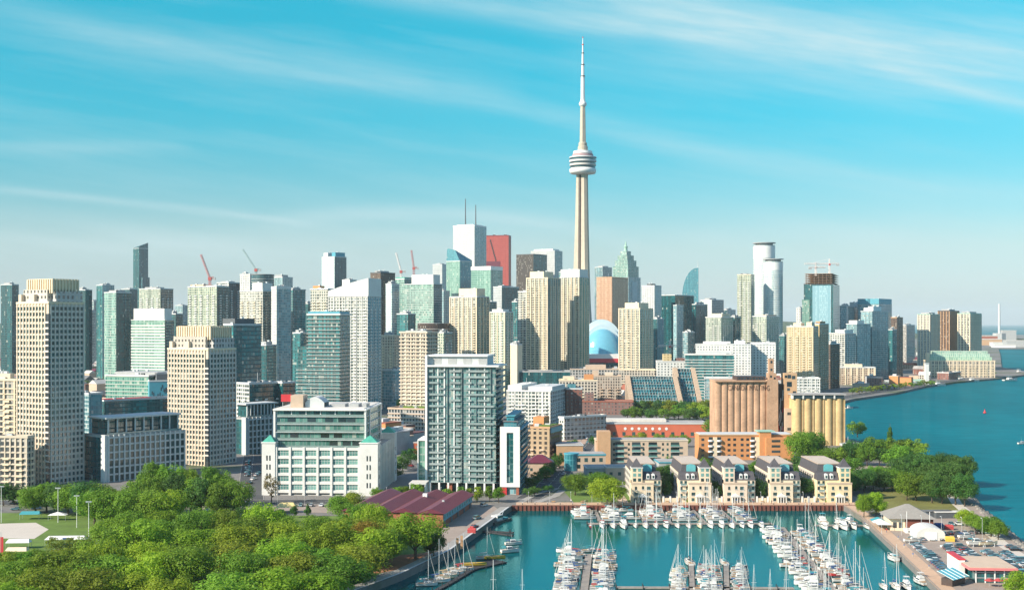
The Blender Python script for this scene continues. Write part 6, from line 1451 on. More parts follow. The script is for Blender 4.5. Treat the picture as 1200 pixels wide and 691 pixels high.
def trunk_mesh(shape, lobes, seed):
    r = random.Random(seed); q = MB(); zt = .45 if shape != 'cone' else .9
    pts = [(r.uniform(-.012, .012) * i, r.uniform(-.012, .012) * i, zt * i / 4) for i in range(5)]
    q.tube(pts, .030, 7, .014)
    for (cx, cy, cz, cr) in r.sample(lobes, min(9, len(lobes))):
        zb = r.uniform(.16, .4); q.tube([(0, 0, zb), (cx * .45, cy * .45, zb + (cz - zb) * .6), (cx * .92, cy * .92, cz)], .012, 5, .003)
    return q
TREES = {}
def tree_proto(shape, leaf, var, lod):
    key = (shape, leaf, var, lod)
    if key in TREES: return TREES[key]
    k2 = (shape, var, lod)
    if k2 not in CROWNS:
        nc, nl, ls = {'near': (58, 150, .021), 'mid': (34, 70, .033), 'far': (18, 30, .055)}[lod]
        q, lobes = crown_mesh(shape, var * 31 + len(shape), nc if shape != 'sparse' else nc, nl if shape != 'sparse' else nl // 5, ls)
        CROWNS[k2] = (q, lobes)
    q, lobes = CROWNS[k2]
    cm = q.mesh('crown', LEAF[leaf], uv=False); tm = trunk_mesh(shape, lobes, var).mesh('trunk', M['bark'], True, uv=False)
    TREES[key] = (cm, tm); return cm, tm
TR = random.Random(99)
KINDNAME = {'round': 'round', 'wide': 'broad', 'tall': 'tall', 'cone': 'pointed', 'sparse': 'thin'}
LEAFNAME = {'bright': 'bright green', 'mid': 'green', 'dark': 'dark green', 'yellow': 'yellow', 'olive': 'olive green', 'red': 'dark red', 'bare': 'sparse brownish'}
def tree(px, py, h, w_, shape='round', leaf='mid', lod='mid', label=None, group=None, xy=None):
    p = Vector((*xy, 0)) if xy else P(px, py)
    cm, tm = tree_proto(shape, leaf, TR.randint(0, 4), lod)
    o = thing('tree', label, 'tree', p, TR.uniform(0, 6.28), group); o.scale = (w_ * 1.12, w_ * 1.12 * TR.uniform(.88, 1.12), h)
    add('trunk', tm, o); add('crown', cm, o); return o
ORD = ['first', 'second', 'third', 'fourth', 'fifth', 'sixth', 'seventh', 'eighth', 'ninth', 'tenth', 'eleventh', 'twelfth', 'thirteenth', 'fourteenth', 'fifteenth', 'sixteenth', 'seventeenth', 'eighteenth', 'nineteenth', 'twentieth',
       'twenty-first', 'twenty-second', 'twenty-third', 'twenty-fourth', 'twenty-fifth', 'twenty-sixth', 'twenty-seventh', 'twenty-eighth', 'twenty-ninth', 'thirtieth', 'thirty-first', 'thirty-second', 'thirty-third', 'thirty-fourth', 'thirty-fifth', 'thirty-sixth', 'thirty-seventh', 'thirty-eighth', 'thirty-ninth', 'fortieth']
def row(x0, y0, x1, y1, n, h, w_, leaf, where, shape='round', lod='mid', j=.25, mixl=None):
    sx = (x1 - x0) / max(1, n - 1)
    for i in range(n):
        f = i / max(1, n - 1); px = x0 + (x1 - x0) * f + TR.uniform(-j, j) * sx; py = y0 + (y1 - y0) * f + TR.uniform(-j, j) * 6 * (py_scale(y0))
        lf = leaf if not mixl or TR.random() < .6 else TR.choice(mixl); sh = shape if TR.random() < .7 else TR.choice(['round', 'wide', 'tall']) if shape in ('round', 'wide', 'tall') else shape
        lab = (f'{ORD[i]} tree from the left {where}' if n > 1 else f'{LEAFNAME[lf]} {KINDNAME[sh]} tree {where}')
        tree(px, py, h * TR.uniform(.84, 1.12), w_ * TR.uniform(.82, 1.18), sh, lf, lod, lab, 'trees ' + where if n > 1 else None)
def py_scale(y): return max(.1, (y - HORIZON) / 250.0)
B = ['mid', 'bright', 'olive']
row(2, 748, 335, 748, 6, 15.0, 19.6, 'bright', 'in the nearest row of the waterfront park', 'wide', 'near', mixl=B)
row(-8, 722, 365, 722, 8, 15.0, 18.6, 'bright', 'in the second nearest row of the waterfront park', 'round', 'near', mixl=B)
row(12, 700, 388, 700, 8, 14.5, 18.1, 'mid', 'in the third row of the waterfront park', 'wide', 'near', mixl=B)
row(118, 682, 428, 682, 7, 14.5, 17.6, 'bright', 'in the fourth row of the waterfront park', 'round', 'near', mixl=B)
row(128, 664, 440, 664, 7, 15.0, 18.1, 'bright', 'in the middle row of the waterfront park', 'wide', 'near', mixl=B)
row(178, 648, 440, 648, 6, 15.0, 17.6, 'bright', 'in the sixth row of the waterfront park', 'round', 'near', mixl=B)
row(205, 633, 300, 633, 4, 14, 14, 'bright', 'in the short row below the rear park trees', 'round', 'near', mixl=B)
row(312, 631, 390, 634, 4, 10, 11, 'mid', 'in front of the forecourt of the white warehouse', 'round', 'near', mixl=['mid', 'dark'])
row(86, 668, 122, 662, 3, 9, 11, 'olive', 'beside the sand court', 'sparse', 'near')
row(66, 656, 130, 646, 5, 9, 11, 'olive', 'with thin yellowish leaves along the sand court', 'sparse', 'near')
row(44, 600, 118, 606, 7, 15, 15, 'mid', 'behind the sand court lawn', 'round', 'near', mixl=['mid', 'dark'])
row(108, 616, 195, 616, 7, 16, 15, 'mid', 'below the long grey apartment block', 'round', 'near', mixl=['mid', 'bright'])
row(165, 603, 275, 606, 7, 19, 15, 'mid', 'in the tall stand below the second cream tower', 'tall', 'near', mixl=['dark', 'mid'])
row(180, 592, 262, 594, 5, 21, 13, 'mid', 'behind the tall stand below the second cream tower', 'tall', 'near', mixl=['dark', 'mid'])
row(120, 640, 185, 636, 5, 12, 13, 'bright', 'on the open lawn edge right of the floodlight masts', 'wide', 'near', mixl=B)
row(2, 676, 84, 672, 5, 9.5, 12, 'mid', 'in the low row below the canopies of the sand court', 'wide', 'near', mixl=B)
row(98, 588, 205, 586, 9, 8, 8, 'mid', 'along the street below the left towers', 'round', 'mid', mixl=['dark'])
row(985, 580, 1048, 574, 6, 12, 12, 'dark', 'between the rightmost house and the pier grove', 'round', 'near', mixl=['mid'])
row(2, 592, 34, 592, 3, 11, 11, 'dark', 'by the street at the left edge', 'round', 'mid')
row(285, 612, 330, 612, 4, 8, 7, 'dark', 'in the dark hedge row along the forecourt', 'round', 'mid')
row(345, 606, 362, 606, 2, 7, 6, 'dark', 'in the forecourt bed', 'cone', 'mid')
tree(487, 655, 17.5, 18, 'wide', 'bright', 'near', 'big broad bright green tree beside the maroon roofed shed')
tree(508, 651, 9, 9, 'round', 'dark', 'near', 'dark shaded tree right behind the big broad tree by the shed')
tree(452, 662, 14, 13, 'round', 'mid', 'near', 'green tree on the bare earth left of the big broad tree')
tree(428, 655, 15, 12, 'round', 'yellow', 'near', 'yellow tree among the green park trees')
tree(405, 652, 14, 13, 'round', 'mid', 'near', 'green tree left of the yellow tree')
tree(418, 626, 14, 13, 'round', 'mid', 'near', 'dark green tree at the left corner of the maroon shed')
tree(440, 632, 15, 13, 'wide', 'bright', 'near', 'bright tree behind the yellow tree beside the shed')
tree(414, 603, 11, 11, 'round', 'olive', 'near', 'olive tree at the right corner of the white warehouse')
tree(398, 610, 12, 11, 'round', 'mid', 'near', 'green tree in front of the white warehouse')
tree(318, 590, 16, 10, 'sparse', 'bare', 'near', 'nearly bare tree at the left corner of the white warehouse')
row(442, 588, 490, 582, 5, 7, 7, 'mid', 'between the white warehouse and the glass condo', 'round', 'mid', mixl=['mid', 'dark'])
row(527, 589, 583, 588, 6, 8.5, 6, 'mid', 'at the foot of the glass condo', 'tall', 'mid', mixl=['mid', 'bright'])
row(462, 560, 480, 545, 3, 10, 10, 'dark', 'beside the glass condo on the side street', 'round', 'mid')
row(470, 482, 452, 470, 3, 13, 12, 'mid', 'on the terrace left of the beige balcony tower', 'round', 'mid')
row(622, 572, 645, 560, 4, 8, 8, 'dark', 'around the small maroon roofed house', 'round', 'mid')
row(640, 562, 672, 528, 8, 9, 8.5, 'dark', 'lining the street right of the orange-tan block', 'round', 'mid', mixl=['mid'])
tree(674, 580, 12, 12, 'round', 'mid', 'near', 'dark round tree left of the big round garden tree')
tree(712, 592, 14, 17, 'round', 'bright', 'near', 'big round bright green tree in the garden by the boardwalk')
tree(704, 575, 10, 14, 'wide', 'mid', 'near', 'green tree behind the big round garden tree')
row(618, 582, 640, 578, 3, 5, 6, 'dark', 'in the small garden by the boardwalk end', 'round', 'mid')
row(690, 562, 735, 560, 5, 7, 8, 'dark', 'in the courtyard behind the garden', 'round', 'mid')
for px, w_ in ((785, 'first and second'), (840, 'second and middle'), (893, 'middle and fourth'), (947, 'fourth and rightmost')):
    row(px - 4, 586, px + 4, 578, 2, 11, 9, 'dark', f'between the {w_} waterfront house', 'tall', 'near')
    row(px - 8, 570, px + 3, 560, 3, 12, 10, 'dark', f'behind the gap of the {w_} waterfront house', 'round', 'mid', mixl=['mid'])
row(812, 556, 840, 552, 3, 9, 9, 'bright', 'in front of the orange brick flats', 'round', 'mid', mixl=['mid'])
row(736, 492, 832, 492, 12, 13, 13, 'dark', 'in the dark row behind the long orange building', 'round', 'mid', mixl=['mid'])
row(742, 484, 834, 486, 10, 14, 14, 'dark', 'at the foot of the terraced buildings', 'round', 'mid', mixl=['mid', 'olive'])
row(815, 490, 836, 494, 3, 15, 13, 'bright', 'left of the brown silos', 'round', 'mid', mixl=['mid'])
row(840, 513, 862, 512, 3, 17, 15, 'mid', 'in front of the brown silos', 'round', 'mid')
row(735, 525, 770, 525, 3, 11, 12, 'olive', 'like willows in front of the long orange building', 'wide', 'mid')
row(700, 522, 728, 522, 3, 7, 8, 'dark', 'on the left before the long orange building', 'round', 'mid')
row(775, 524, 800, 524, 3, 9, 9, 'mid', 'right in front of the long orange building', 'round', 'mid')
row(938, 545, 952, 542, 2, 21, 17, 'mid', 'big before the yellow silos', 'round', 'near')
row(930, 560, 1000, 558, 7, 12, 12, 'mid', 'behind the rightmost waterfront house', 'round', 'mid', mixl=['dark'])
row(960, 545, 1075, 546, 11, 13, 13, 'mid', 'in the dense row behind the rear car park', 'round', 'mid', mixl=['dark', 'mid'])
row(1000, 536, 1070, 538, 7, 13, 13, 'mid', 'in the farthest row of the pier grove', 'round', 'mid', mixl=['dark'])
row(1000, 572, 1050, 566, 5, 11, 11, 'mid', 'left of the dry lawn', 'round', 'near', mixl=['bright', 'mid'])
row(1052, 572, 1126, 580, 7, 17, 15, 'dark', 'in the big grove above the dry lawn', 'tall', 'near', mixl=['mid', 'dark'])
row(1062, 586, 1132, 594, 6, 15, 13, 'dark', 'in the front of the big pier grove', 'round', 'near', mixl=['mid', 'mid'])
row(1070, 560, 1128, 566, 6, 16, 14, 'dark', 'at the back of the big pier grove', 'round', 'near', mixl=['mid'])
row(1014, 606, 1026, 604, 2, 11, 8, 'bright', 'by the corner of the boardwalk and pier', 'tall', 'near')
tree(1043, 527, 20, 6, 'cone', 'dark', 'mid', 'dark pointed poplar above the pier grove')
tree(1005, 512, 13, 14, 'round', 'mid', 'mid', 'round tree on the shore right of the yellow silos')
row(1135, 618, 1168, 632, 5, 8, 9, 'mid', 'along the breakwater behind the boat yard', 'round', 'near', mixl=['mid', 'bright'])
tree(1197, 706, 10, 10, 'round', 'bright', 'near', 'bright tree cut by the right edge beside the red and white building')
row(1000, 462, 1090, 452, 14, 9, 10, 'olive', 'along the harbour promenade', 'round', 'far', mixl=['bright', 'mid'])
row(1128, 441, 1160, 440, 4, 9, 12, 'mid', 'beside the harbour terminal', 'round', 'far')
row(100, 458, 126, 452, 6, 14, 14, 'mid', 'right of the tallest cream tower among the rooftops', 'round', 'far', mixl=['dark'])
row(100, 437, 205, 430, 12, 11, 12, 'dark', 'among the far rooftops left of the striped tower', 'round', 'far', mixl=['mid'])
row(205, 420, 470, 418, 22, 11, 13, 'dark', 'among the far rooftops of the centre', 'round', 'far', mixl=['mid'])
row(1035, 412, 1078, 410, 8, 13, 18, 'dark', 'on the far shore left of the harbour towers', 'round', 'far')
row(1150, 399, 1200, 400, 12, 14, 30, 'dark', 'on the far port shore', 'wide', 'far')
row(0, 430, 20, 425, 4, 11, 13, 'dark', 'among the rooftops at the left edge', 'round', 'far')
row(668, 470, 745, 478, 8, 9, 9, 'dark', 'before the dark red brick terrace', 'round', 'far', mixl=['mid'])
tree(1040, 643, 1, 1, 'round', 'red', 'near', None) if False else None
# ------------------------------------------------------------------ boats, docks
def hull_mb(L_, Bm, fb, stern=.78, rake=.0):
    N = 10; q = MB(); rings = []
    for i in range(N + 1):
        t = i / N; x = -L_ / 2 + L_ * t
        hb = Bm / 2 * (stern + (1 - stern) * min(1, t / .4)) if t < .4 else Bm / 2 * (1 - ((t - .4) / .6) ** 2.3)
        hb = max(hb, .03); sh = fb * (1 + .35 * t * t); xb = x - (rake * L_ * .06 if i == N else 0)
        rings.append([(x, -hb, sh), (x - .0, -hb * .80, fb * .15), (xb, 0, -.35), (x, hb * .80, fb * .15), (x, hb, sh)])
    b = 0
    for rg in rings: q.v += rg
    for i in range(N):
        for k in range(4): q.f.append((i * 5 + k, i * 5 + k + 1, (i + 1) * 5 + k + 1, (i + 1) * 5 + k)[::-1]); q.uv.append(None)
    q.f.append((0, 1, 2, 3, 4)); q.uv.append(None)
    d = MB()
    top = [(r_[0][0], r_[0][1] * .94, r_[0][2] - .06) for r_ in rings] + [(r_[4][0], r_[4][1] * .94, r_[4][2] - .06) for r_ in rings[::-1]]
    n = len(rings)
    for i in range(n - 1):
        a, b_ = rings[i], rings[i + 1]
        d.face([(a[0][0], a[0][1] * .95, a[0][2] - .05), (b_[0][0], b_[0][1] * .95, b_[0][2] - .05), (b_[4][0], b_[4][1] * .95, b_[4][2] - .05), (a[4][0], a[4][1] * .95, a[4][2] - .05)])
    s = MB()   # rub rail
    s.tube([(r_[0][0], r_[0][1], r_[0][2]) for r_ in rings], .05, 4); s.tube([(r_[4][0], r_[4][1], r_[4][2]) for r_ in rings], .05, 4)
    return q, d, s
def taper(x0, x1, w0, w1, z0, z1, ins):
    q = MB(); q.prism([(x0, -w0), (x1, -w1), (x1, w1), (x0, w0)], z0, z1, [(x0 + ins * .4, -w0 * .82), (x1 - ins, -w1 * .75), (x1 - ins, w1 * .75), (x0 + ins * .4, w0 * .82)]); return q
for k, c, rg in (('hull_white', (.64, .64, .62), .35), ('hull_navy', (.02, .04, .10), .25), ('hull_red', (.35, .03, .03), .3), ('hull_green', (.03, .14, .09), .3), ('hull_cream', (.62, .55, .40), .4), ('hull_dark', (.03, .03, .035), .3), ('hull_yellow', (.62, .42, .06), .4),
                 ('canvas_blue', (.03, .08, .22), .8), ('canvas_teal', (.04, .26, .30), .8), ('canvas_red', (.38, .05, .05), .8), ('canvas_white', (.58, .57, .54), .8), ('canvas_dark', (.04, .05, .06), .8), ('canvas_tan', (.45, .34, .20), .8)):
    M[k] = pm(k, c, rg, .10, 1.0)
M['alu'] = pm('mast_aluminium', (.72, .72, .70), .35, .06, 1.0, .3); M['deck'] = pm('boat_deck', (.52, .51, .47), .7, .10, 1.2); M['teak'] = pm('teak_deck', (.38, .24, .13), .8, .15, 1.0); M['wire'] = pm('rigging_wire', (.55, .57, .58), .5, .1, 1, .5)
def sailboat(L_, hull, canvas, mast_h, two=False):
    o = thing('sailboat', None, 'sailboat'); Bm = L_ * .32; fb = .95
    q, d, s = hull_mb(L_, Bm, fb, .72, 1); h_ = q.build('hull', M[hull], o); d.build('deck', M['deck'], o); s.build('rub_rail', M['teak'], h_)
    c = taper(-L_ * .12, L_ * .24, Bm * .30, Bm * .20, fb + .02, fb + .62, .5).build('cabin', M['hull_white'], o)
    w_ = MB()
    for sd in (-1, 1):
        for k in range(3): x = -L_ * .07 + k * L_ * .085; w_.box(x, x + L_ * .055, sd * Bm * .285 - .05, sd * Bm * .285 + .05, fb + .22, fb + .42)
    w_.build('cabin_window', M['pane_dark'], c)
    MB().box(-L_ * .40, -L_ * .14, -Bm * .22, Bm * .22, fb - .02, fb + .06).build('cockpit', M['teak'], o)
    mx = L_ * .08; mast_h *= .9; m = MB().tube([(mx, 0, fb), (mx, 0, fb + mast_h)], .115, 8, .075).build('mast', M['alu'], o)
    MB().tube([(mx, -Bm * .32, fb + mast_h * .55), (mx, Bm * .32, fb + mast_h * .55)], .05, 5).build('spreader', M['alu'], m)
    MB().tube([(mx, 0, fb + 1.5), (-L_ * .34, 0, fb + 1.35)], .08, 6).build('boom', M['alu'], o)
    MB().tube([(mx - .2, 0, fb + 1.75), (-L_ * .1, 0, fb + 1.62), (-L_ * .32, 0, fb + 1.5)], .24, 8, .13).build('sail_cover', M[canvas], o)
    r_ = MB(); tz = fb + mast_h - .1
    for e in ((L_ * .49, 0, fb * 1.3), (-L_ * .48, 0, fb), (mx - .1, -Bm * .47, fb), (mx - .1, Bm * .47, fb)): r_.tube([(mx, 0, tz), e], .012, 3)
    r_.build('rigging', M['wire'], o)
    MB().tube([(L_ * .475, 0, fb * 1.4), (mx + L_ * .06, 0, fb + mast_h * .86)], .085, 6, .04).build('furled_jib', M[canvas if two else 'canvas_white'], o)
    if two: MB().tube([(-L_ * .36, 0, fb), (-L_ * .36, 0, fb + mast_h * .7)], .09, 6, .06).build('mizzen_mast', M['alu'], o)
    p = MB()
    for sd in (-1, 1):
        p.tube([(-L_ * .45, sd * Bm * .40, fb + .6), (0, sd * Bm * .49, fb + .65), (L_ * .40, sd * Bm * .16, fb + .85)], .03, 4)
    p.build('guard_rail', M['wire'], o)
    if canvas != 'canvas_white': MB().box(-L_ * .20, -L_ * .10, -Bm * .27, Bm * .27, fb + .9, fb + 1.15).build('spray_hood', M[canvas], o)
    return o
def motorboat(L_, hull, canvas, fly):
    o = thing('motorboat', None, 'motorboat'); Bm = L_ * .34; fb = 1.15
    q, d, s = hull_mb(L_, Bm, fb, .92, 1); h_ = q.build('hull', M[hull], o); d.build('deck', M['deck'], o); s.build('rub_rail', M['hull_dark'], h_)
    c = taper(-L_ * .22, L_ * .22, Bm * .40, Bm * .30, fb, fb + 1.15, 1.0).build('cabin', M['hull_white'], o)
    w_ = taper(-L_ * .20, L_ * .195, Bm * .385, Bm * .29, fb + .45, fb + .95, .75); w_.v = [(x, y * 1.06, z) for x, y, z in w_.v]; w_.build('cabin_window', M['pane_dark'], c)
    if fly:
        f_ = taper(-L_ * .20, L_ * .08, Bm * .33, Bm * .28, fb + 1.16, fb + 1.85, .5).build('flybridge', M['hull_white'], o)
        MB().box(-L_ * .2, L_ * .02, -Bm * .3, Bm * .3, fb + 3.1, fb + 3.2).build('canopy', M[canvas], o)
        for x in (-L_ * .19, L_ * .01):
            for y in (-Bm * .28, Bm * .28): MB().tube([(x, y, fb + 1.8), (x, y, fb + 3.1)], .04, 4).build('canopy_post', M['alu'], o)
    MB().box(-L_ * .45, -L_ * .23, -Bm * .38, Bm * .38, fb + (1.05 if not fly else .0), fb + (1.15 if not fly else .08)).build('cockpit_cover' if not fly else 'cockpit', M[canvas if not fly else 'teak'], o)
    MB().box(-L_ * .52, -L_ * .46, -Bm * .3, Bm * .3, .15, .3).build('swim_platform', M['teak'], o)
    p = MB()
    for sd in (-1, 1): p.tube([(L_ * .05, sd * Bm * .46, fb + .75), (L_ * .3, sd * Bm * .33, fb + .9), (L_ * .48, 0, fb + 1.1)], .035, 4)
    p.build('bow_rail', M['alu'], o)
    MB().tube([(-L_ * .1, 0, fb + 1.8), (-L_ * .14, 0, fb + 4.2)], .05, 5, .02).build('aerial', M['alu'], o)
    return o
SAILS = [(sailboat(9.24, 'hull_white', 'canvas_blue', 15.0), 'white sailboat with blue sail cover'), (sailboat(8.10, 'hull_white', 'canvas_white', 13.5), 'white sailboat with white sail cover'), (sailboat(10.12, 'hull_white', 'canvas_teal', 16.5), 'long white sailboat with teal sail cover'),
         (sailboat(8.80, 'hull_navy', 'canvas_blue', 14.5), 'navy hulled sailboat'), (sailboat(8.36, 'hull_red', 'canvas_red', 13), 'red hulled sailboat with red sail cover'), (sailboat(7.48, 'hull_cream', 'canvas_tan', 12), 'cream sailboat with tan sail cover'), (sailboat(10.56, 'hull_white', 'canvas_dark', 17.5, True), 'two-masted white sailboat'), (sailboat(8.62, 'hull_white', 'canvas_red', 14), 'white sailboat with red sail cover')]
MOTORS = [(motorboat(8.36, 'hull_white', 'canvas_blue', False), 'white motorboat with blue cockpit cover'), (motorboat(10.12, 'hull_white', 'canvas_white', True), 'white flybridge motor yacht'), (motorboat(7.48, 'hull_white', 'canvas_teal', False), 'small white motorboat with teal cover'), (motorboat(9.24, 'hull_navy', 'canvas_dark', True), 'navy hulled motor yacht'), (motorboat(7.92, 'hull_white', 'canvas_red', False), 'white motorboat with red cover'), (motorboat(11.00, 'hull_white', 'canvas_teal', True), 'big white motor yacht with teal canopy')]
USED = set(); BR = random.Random(21)
def boat(kind, idx, x, y, rz, label_tail, group):
    o, nm = (SAILS if kind == 's' else MOTORS)[idx]
    lab = f'{nm}, {label_tail}'
    z = ZW + .15
    if o.name not in USED:
        USED.add(o.name); o.location = (x, y, z); o.rotation_euler = (0, 0, rz); o['label'] = lab
        if group: o['group'] = group
        return o
    return dup(o, (x, y, z), rz, lab, group)
def pick():
    if BR.random() < .5: return 's', BR.choices(range(8), (5, 5, 3, 2, 1.2, 1, 1, 2))[0]
    return 'm', BR.choices(range(6), (4, 4, 3, 1, 1.5, 2))[0]
def dock(name, label, pts, wd, mat='wood'):
    o = thing(name, label, 'dock', (pts[0][0], pts[0][1], ZW)); q = MB(); n = len(pts); ox, oy = pts[0]
    for i in range(n - 1):
        a, b = Vector(pts[i]), Vector(pts[i + 1]); d = (b - a).normalized(); nn = Vector((-d.y, d.x)) * wd / 2
        pl = [a - nn, b - nn, b + nn, a + nn]; q.prism([(p.x - ox, p.y - oy) for p in pl], .12, .55 + .003 * i)
    q.build('deck', M[mat], o)
    m = MB()
    for i in range(n - 1):
        a, b = Vector(pts[i]), Vector(pts[i + 1]); L_ = (b - a).length; d = (b - a) / L_; nn = Vector((-d.y, d.x)) * (wd / 2 + .2)
        for k in range(int(L_ / 9) + 1):
            p = a + d * min(k * 9.0, L_)
            for s in (-1, 1): w_ = p + nn * s; m.cyl(w_.x - ox, w_.y - oy, -1.2, 1.5, .17, n=7)
    m.build('mooring_piles', M['darkwood'], o); return o
def fingers(D, x, y0, y1, side, gap, name, first=0, ln=10.5, skip=0.0, force=None, sc=None):
    """boats lying across a dock that runs along y at x"""
    n = int(abs(y1 - y0) / gap); s = 1 if side == 'right' else -1; k = 0
    for i in range(n):
        if BR.random() < skip: continue
        y = y0 + (y1 - y0) * (i + .5) / n; kd, ix = force(i) if force else pick()
        xx = (x(y) if callable(x) else x) + s * (1.2 + .6 + ln / 2) ; out = BR.random() < .75
        rz = (0 if s > 0 else math.pi) if out else (math.pi if s > 0 else 0)
        bo = boat(kd, ix, xx + BR.uniform(-.5, .5), y, rz + BR.uniform(-.04, .04), f'{ORD[k]} along the {side} of {name}', f'boats on {name}'); k += 1
        s_ = (sc or 1.0) * BR.uniform(.84, 1.06); bo.scale = (s_, s_, s_)
# D1 central dock
d1a, d1b = P(683, 705, ZW).xy, P(690, 650, ZW).xy
dock('floating_dock', 'wooden dock between two rows of boats at the bottom centre', [tuple(d1a), tuple(d1b)], 2.6)
xl1 = lambda y: d1a.x + (d1b.x - d1a.x) * (y - d1a.y) / (d1b.y - d1a.y)
fingers(None, xl1, d1a.y, d1b.y + 3, 'left', 4.5, 'the bottom centre dock', ln=9, skip=.1)
fingers(None, xl1, d1a.y, d1b.y + 1, 'right', 4.3, 'the bottom centre dock', ln=9, skip=.1)
boat('s', 2, d1b.x + 1, d1b.y + 6.5, R(8), 'across the far end of the bottom centre dock', None)
o = boat('m', 1, d1b.x - 8, d1b.y + 5, R(172), 'left of the far end of the bottom centre dock', None)
# D2
for px, nm in ((812, 'the left small dock'), (852, 'the right small dock')):
    a, b = P(px, 705, ZW).xy, P(px - 2 if px < 830 else px - 1, 664, ZW).xy
    dock('floating_dock', f'short wooden dock, {"left" if px < 830 else "right"} of two at the bottom right of centre', [tuple(a), tuple(b)], 1.8)
    f_ = lambda y, a=a, b=b: a.x + (b.x - a.x) * (y - a.y) / (b.y - a.y)
    fingers(None, f_, a.y, b.y, 'left', 3.6, nm, ln=5.6, skip=.12, sc=.68); fingers(None, f_, a.y, b.y, 'right', 3.6, nm, ln=5.6, skip=.12, sc=.68)
    boat('s' , 6 if px < 830 else 2, b.x, b.y + 5.5, R(95), f'at the far end of {nm}', None)
# bottom walkway
a, b = P(722, 689, ZW).xy, P(930, 690, ZW).xy
dock('floating_dock', 'long grey walkway running along the bottom edge of the marina', [tuple(a), tuple(b)], 2.2)
# D3 the long one
x3 = lambda y: 117.5 - (530 - y) * .083
dock('floating_dock', 'longest dock crowded with boats on the right half of the marina', [(x3(372), 372), (x3(530), 530)], 2.6)
fingers(None, x3, 378, 524, 'left', 4.4, 'the longest dock', ln=9, skip=.14); fingers(None, x3, 378, 518, 'right', 4.4, 'the longest dock', ln=9, skip=.24)
x3b = lambda y: x3(y) + 34
# D4 back dock and its fingers
yb = P(0, 614, ZW).y
dock('floating_dock', 'back dock parallel to the boardwalk below the waterfront houses', [(X_(688, yb), yb), (X_(905, yb), yb)], 2.4)
k = 0
for px in [692, 706, 719, 731, 745, 757, 769, 781, 794, 807, 820, 833, 846, 858, 870, 880, 893]:
    kd, ix = pick(); ix = ix if kd == 'm' else ix
    boat(kd, ix, X_(px, yb - 7), yb - 7.2 + BR.uniform(-.5, .5), R(-90) + BR.uniform(-.04, .04), f'{ORD[k]} along the back dock, bow out', 'boats bow out along the back dock'); k += 1
for j, (px, hh) in enumerate(((704, 5), (757, 6), (786, 6), (827, 6), (862, 6))):
    xx = X_(px, yb); dock('floating_dock', f'{ORD[j]} short finger dock from the left between the back dock and the boardwalk', [(xx, yb + 1.3), (xx, yb + 40)], 1.6)
    nm = f'the {ORD[j]} finger dock'
    fl = (lambda i: ('m', (1, 5, 4)[i % 3])) if j == 0 else None
    fingers(None, xx, yb + 6, yb + 40, 'left', 5.2, nm, ln=9.5, skip=.12, force=fl); fingers(None, xx, yb + 6, yb + 40, 'right', 5.2, nm, ln=9.5, skip=.12, force=fl)
# D5 right end
y5 = P(0, 616, ZW).y
dock('floating_dock', 'short dock in the right corner of the marina joined to the pier', [(X_(955, y5), y5), (X_(1021, y5) + 4, y5)], 2.0)
for k, px in enumerate((962, 975, 984, 996, 1012)):
    kd, ix = ('m', (1, 0, 5, 2, 0)[k]) if k != 1 else ('s', 1)
    boat(kd, ix, X_(px, y5), y5 - 6.5, R(-90), f'{ORD[k]} from left on the corner dock', 'boats on the corner dock')
for k, px in enumerate((968, 988, 1000)):
    boat('m', (5, 2, 1)[k], X_(px, y5), y5 + 7.5, R(90 + 15 * k), f'{ORD[k]} from the left behind the corner dock', 'boats behind the corner dock')
# boats along the pier and lower right
p = P(1081, 683, ZW); boat('m', 1, p.x - 1, p.y, R(100), 'moored against the pier wall near the lower right', None)
p = P(1058, 656, ZW); boat('m', 2, p.x - 4, p.y, R(100), 'moored alone against the pier wall halfway up', None)
for k, px in enumerate((1036, 1050, 1063)):
    p = P(px, 689, ZW); boat(('s', 's', 'm')[k], (1, 0, 1)[k], p.x, p.y, R(-92), f'{ORD[k]} from left at the lower right', 'boats at the lower right')
# masts of boats whose hulls lie just below the frame
for k, px in enumerate((578, 612, 884, 903, 922, 949, 968, 990)):
    p = P(px, 712, ZW); boat('s', (0, 1, 2, 1, 0, 7, 1, 2)[k], p.x, p.y, R(90), f'cut by the bottom edge, {ORD[k]} from left', 'boats cut by the bottom edge')
# D6 left small docks
pts = [P(498, 700, ZW).xy, P(532, 681, ZW).xy, P(550, 670, ZW).xy, P(562, 665, ZW).xy]
dock('floating_dock', 'dark curved dock with five sailboats at the lower left of the basin', [tuple(q) for q in pts], 1.8, 'darkwood')
for k, (px, py) in enumerate(((500, 686), (512, 682), (523, 677), (531, 673), (541, 669))):
    p = P(px, py, ZW); boat('s', (1, 0, 5, 1, 7)[k], p.x, p.y, R(6), f'{ORD[k]} from the left on the dark curved dock', 'sailboats on the dark curved dock')
a, b = P(541, 668, ZW).xy, P(586, 658, ZW).xy; d_ = (b - a)
dock('floating_dock', 'dark raft carrying two yellow boats and a white sailboat', [tuple(a), tuple(b)], 7.0, 'darkwood')
def tender(label, p, rz, hull, L_=6.0):
    o = thing('dinghy', label, 'dinghy', (p.x, p.y, ZW + .75), rz); q, d, s = hull_mb(L_, 2.4, .8, .85); h_ = q.build('hull', M[hull], o); d.build('cover', M[hull], o); s.build('rub_rail', M['hull_dark'], h_)
    for x in (-1.4, .2): MB().box(x, x + .4, -.9, .9, .78, .86).build('thwart', M['teak'], o)
tender('left yellow boat on the dark raft', P(556, 664, ZW), R(5), 'hull_yellow', 9); tender('right yellow boat at the far end of the dark raft', P(580, 656, ZW), R(5), 'hull_yellow', 8)
p = P(569, 656, ZW); boat('s', 1, p.x, p.y + 2, R(5), 'beside the dark raft with yellow boats', None)
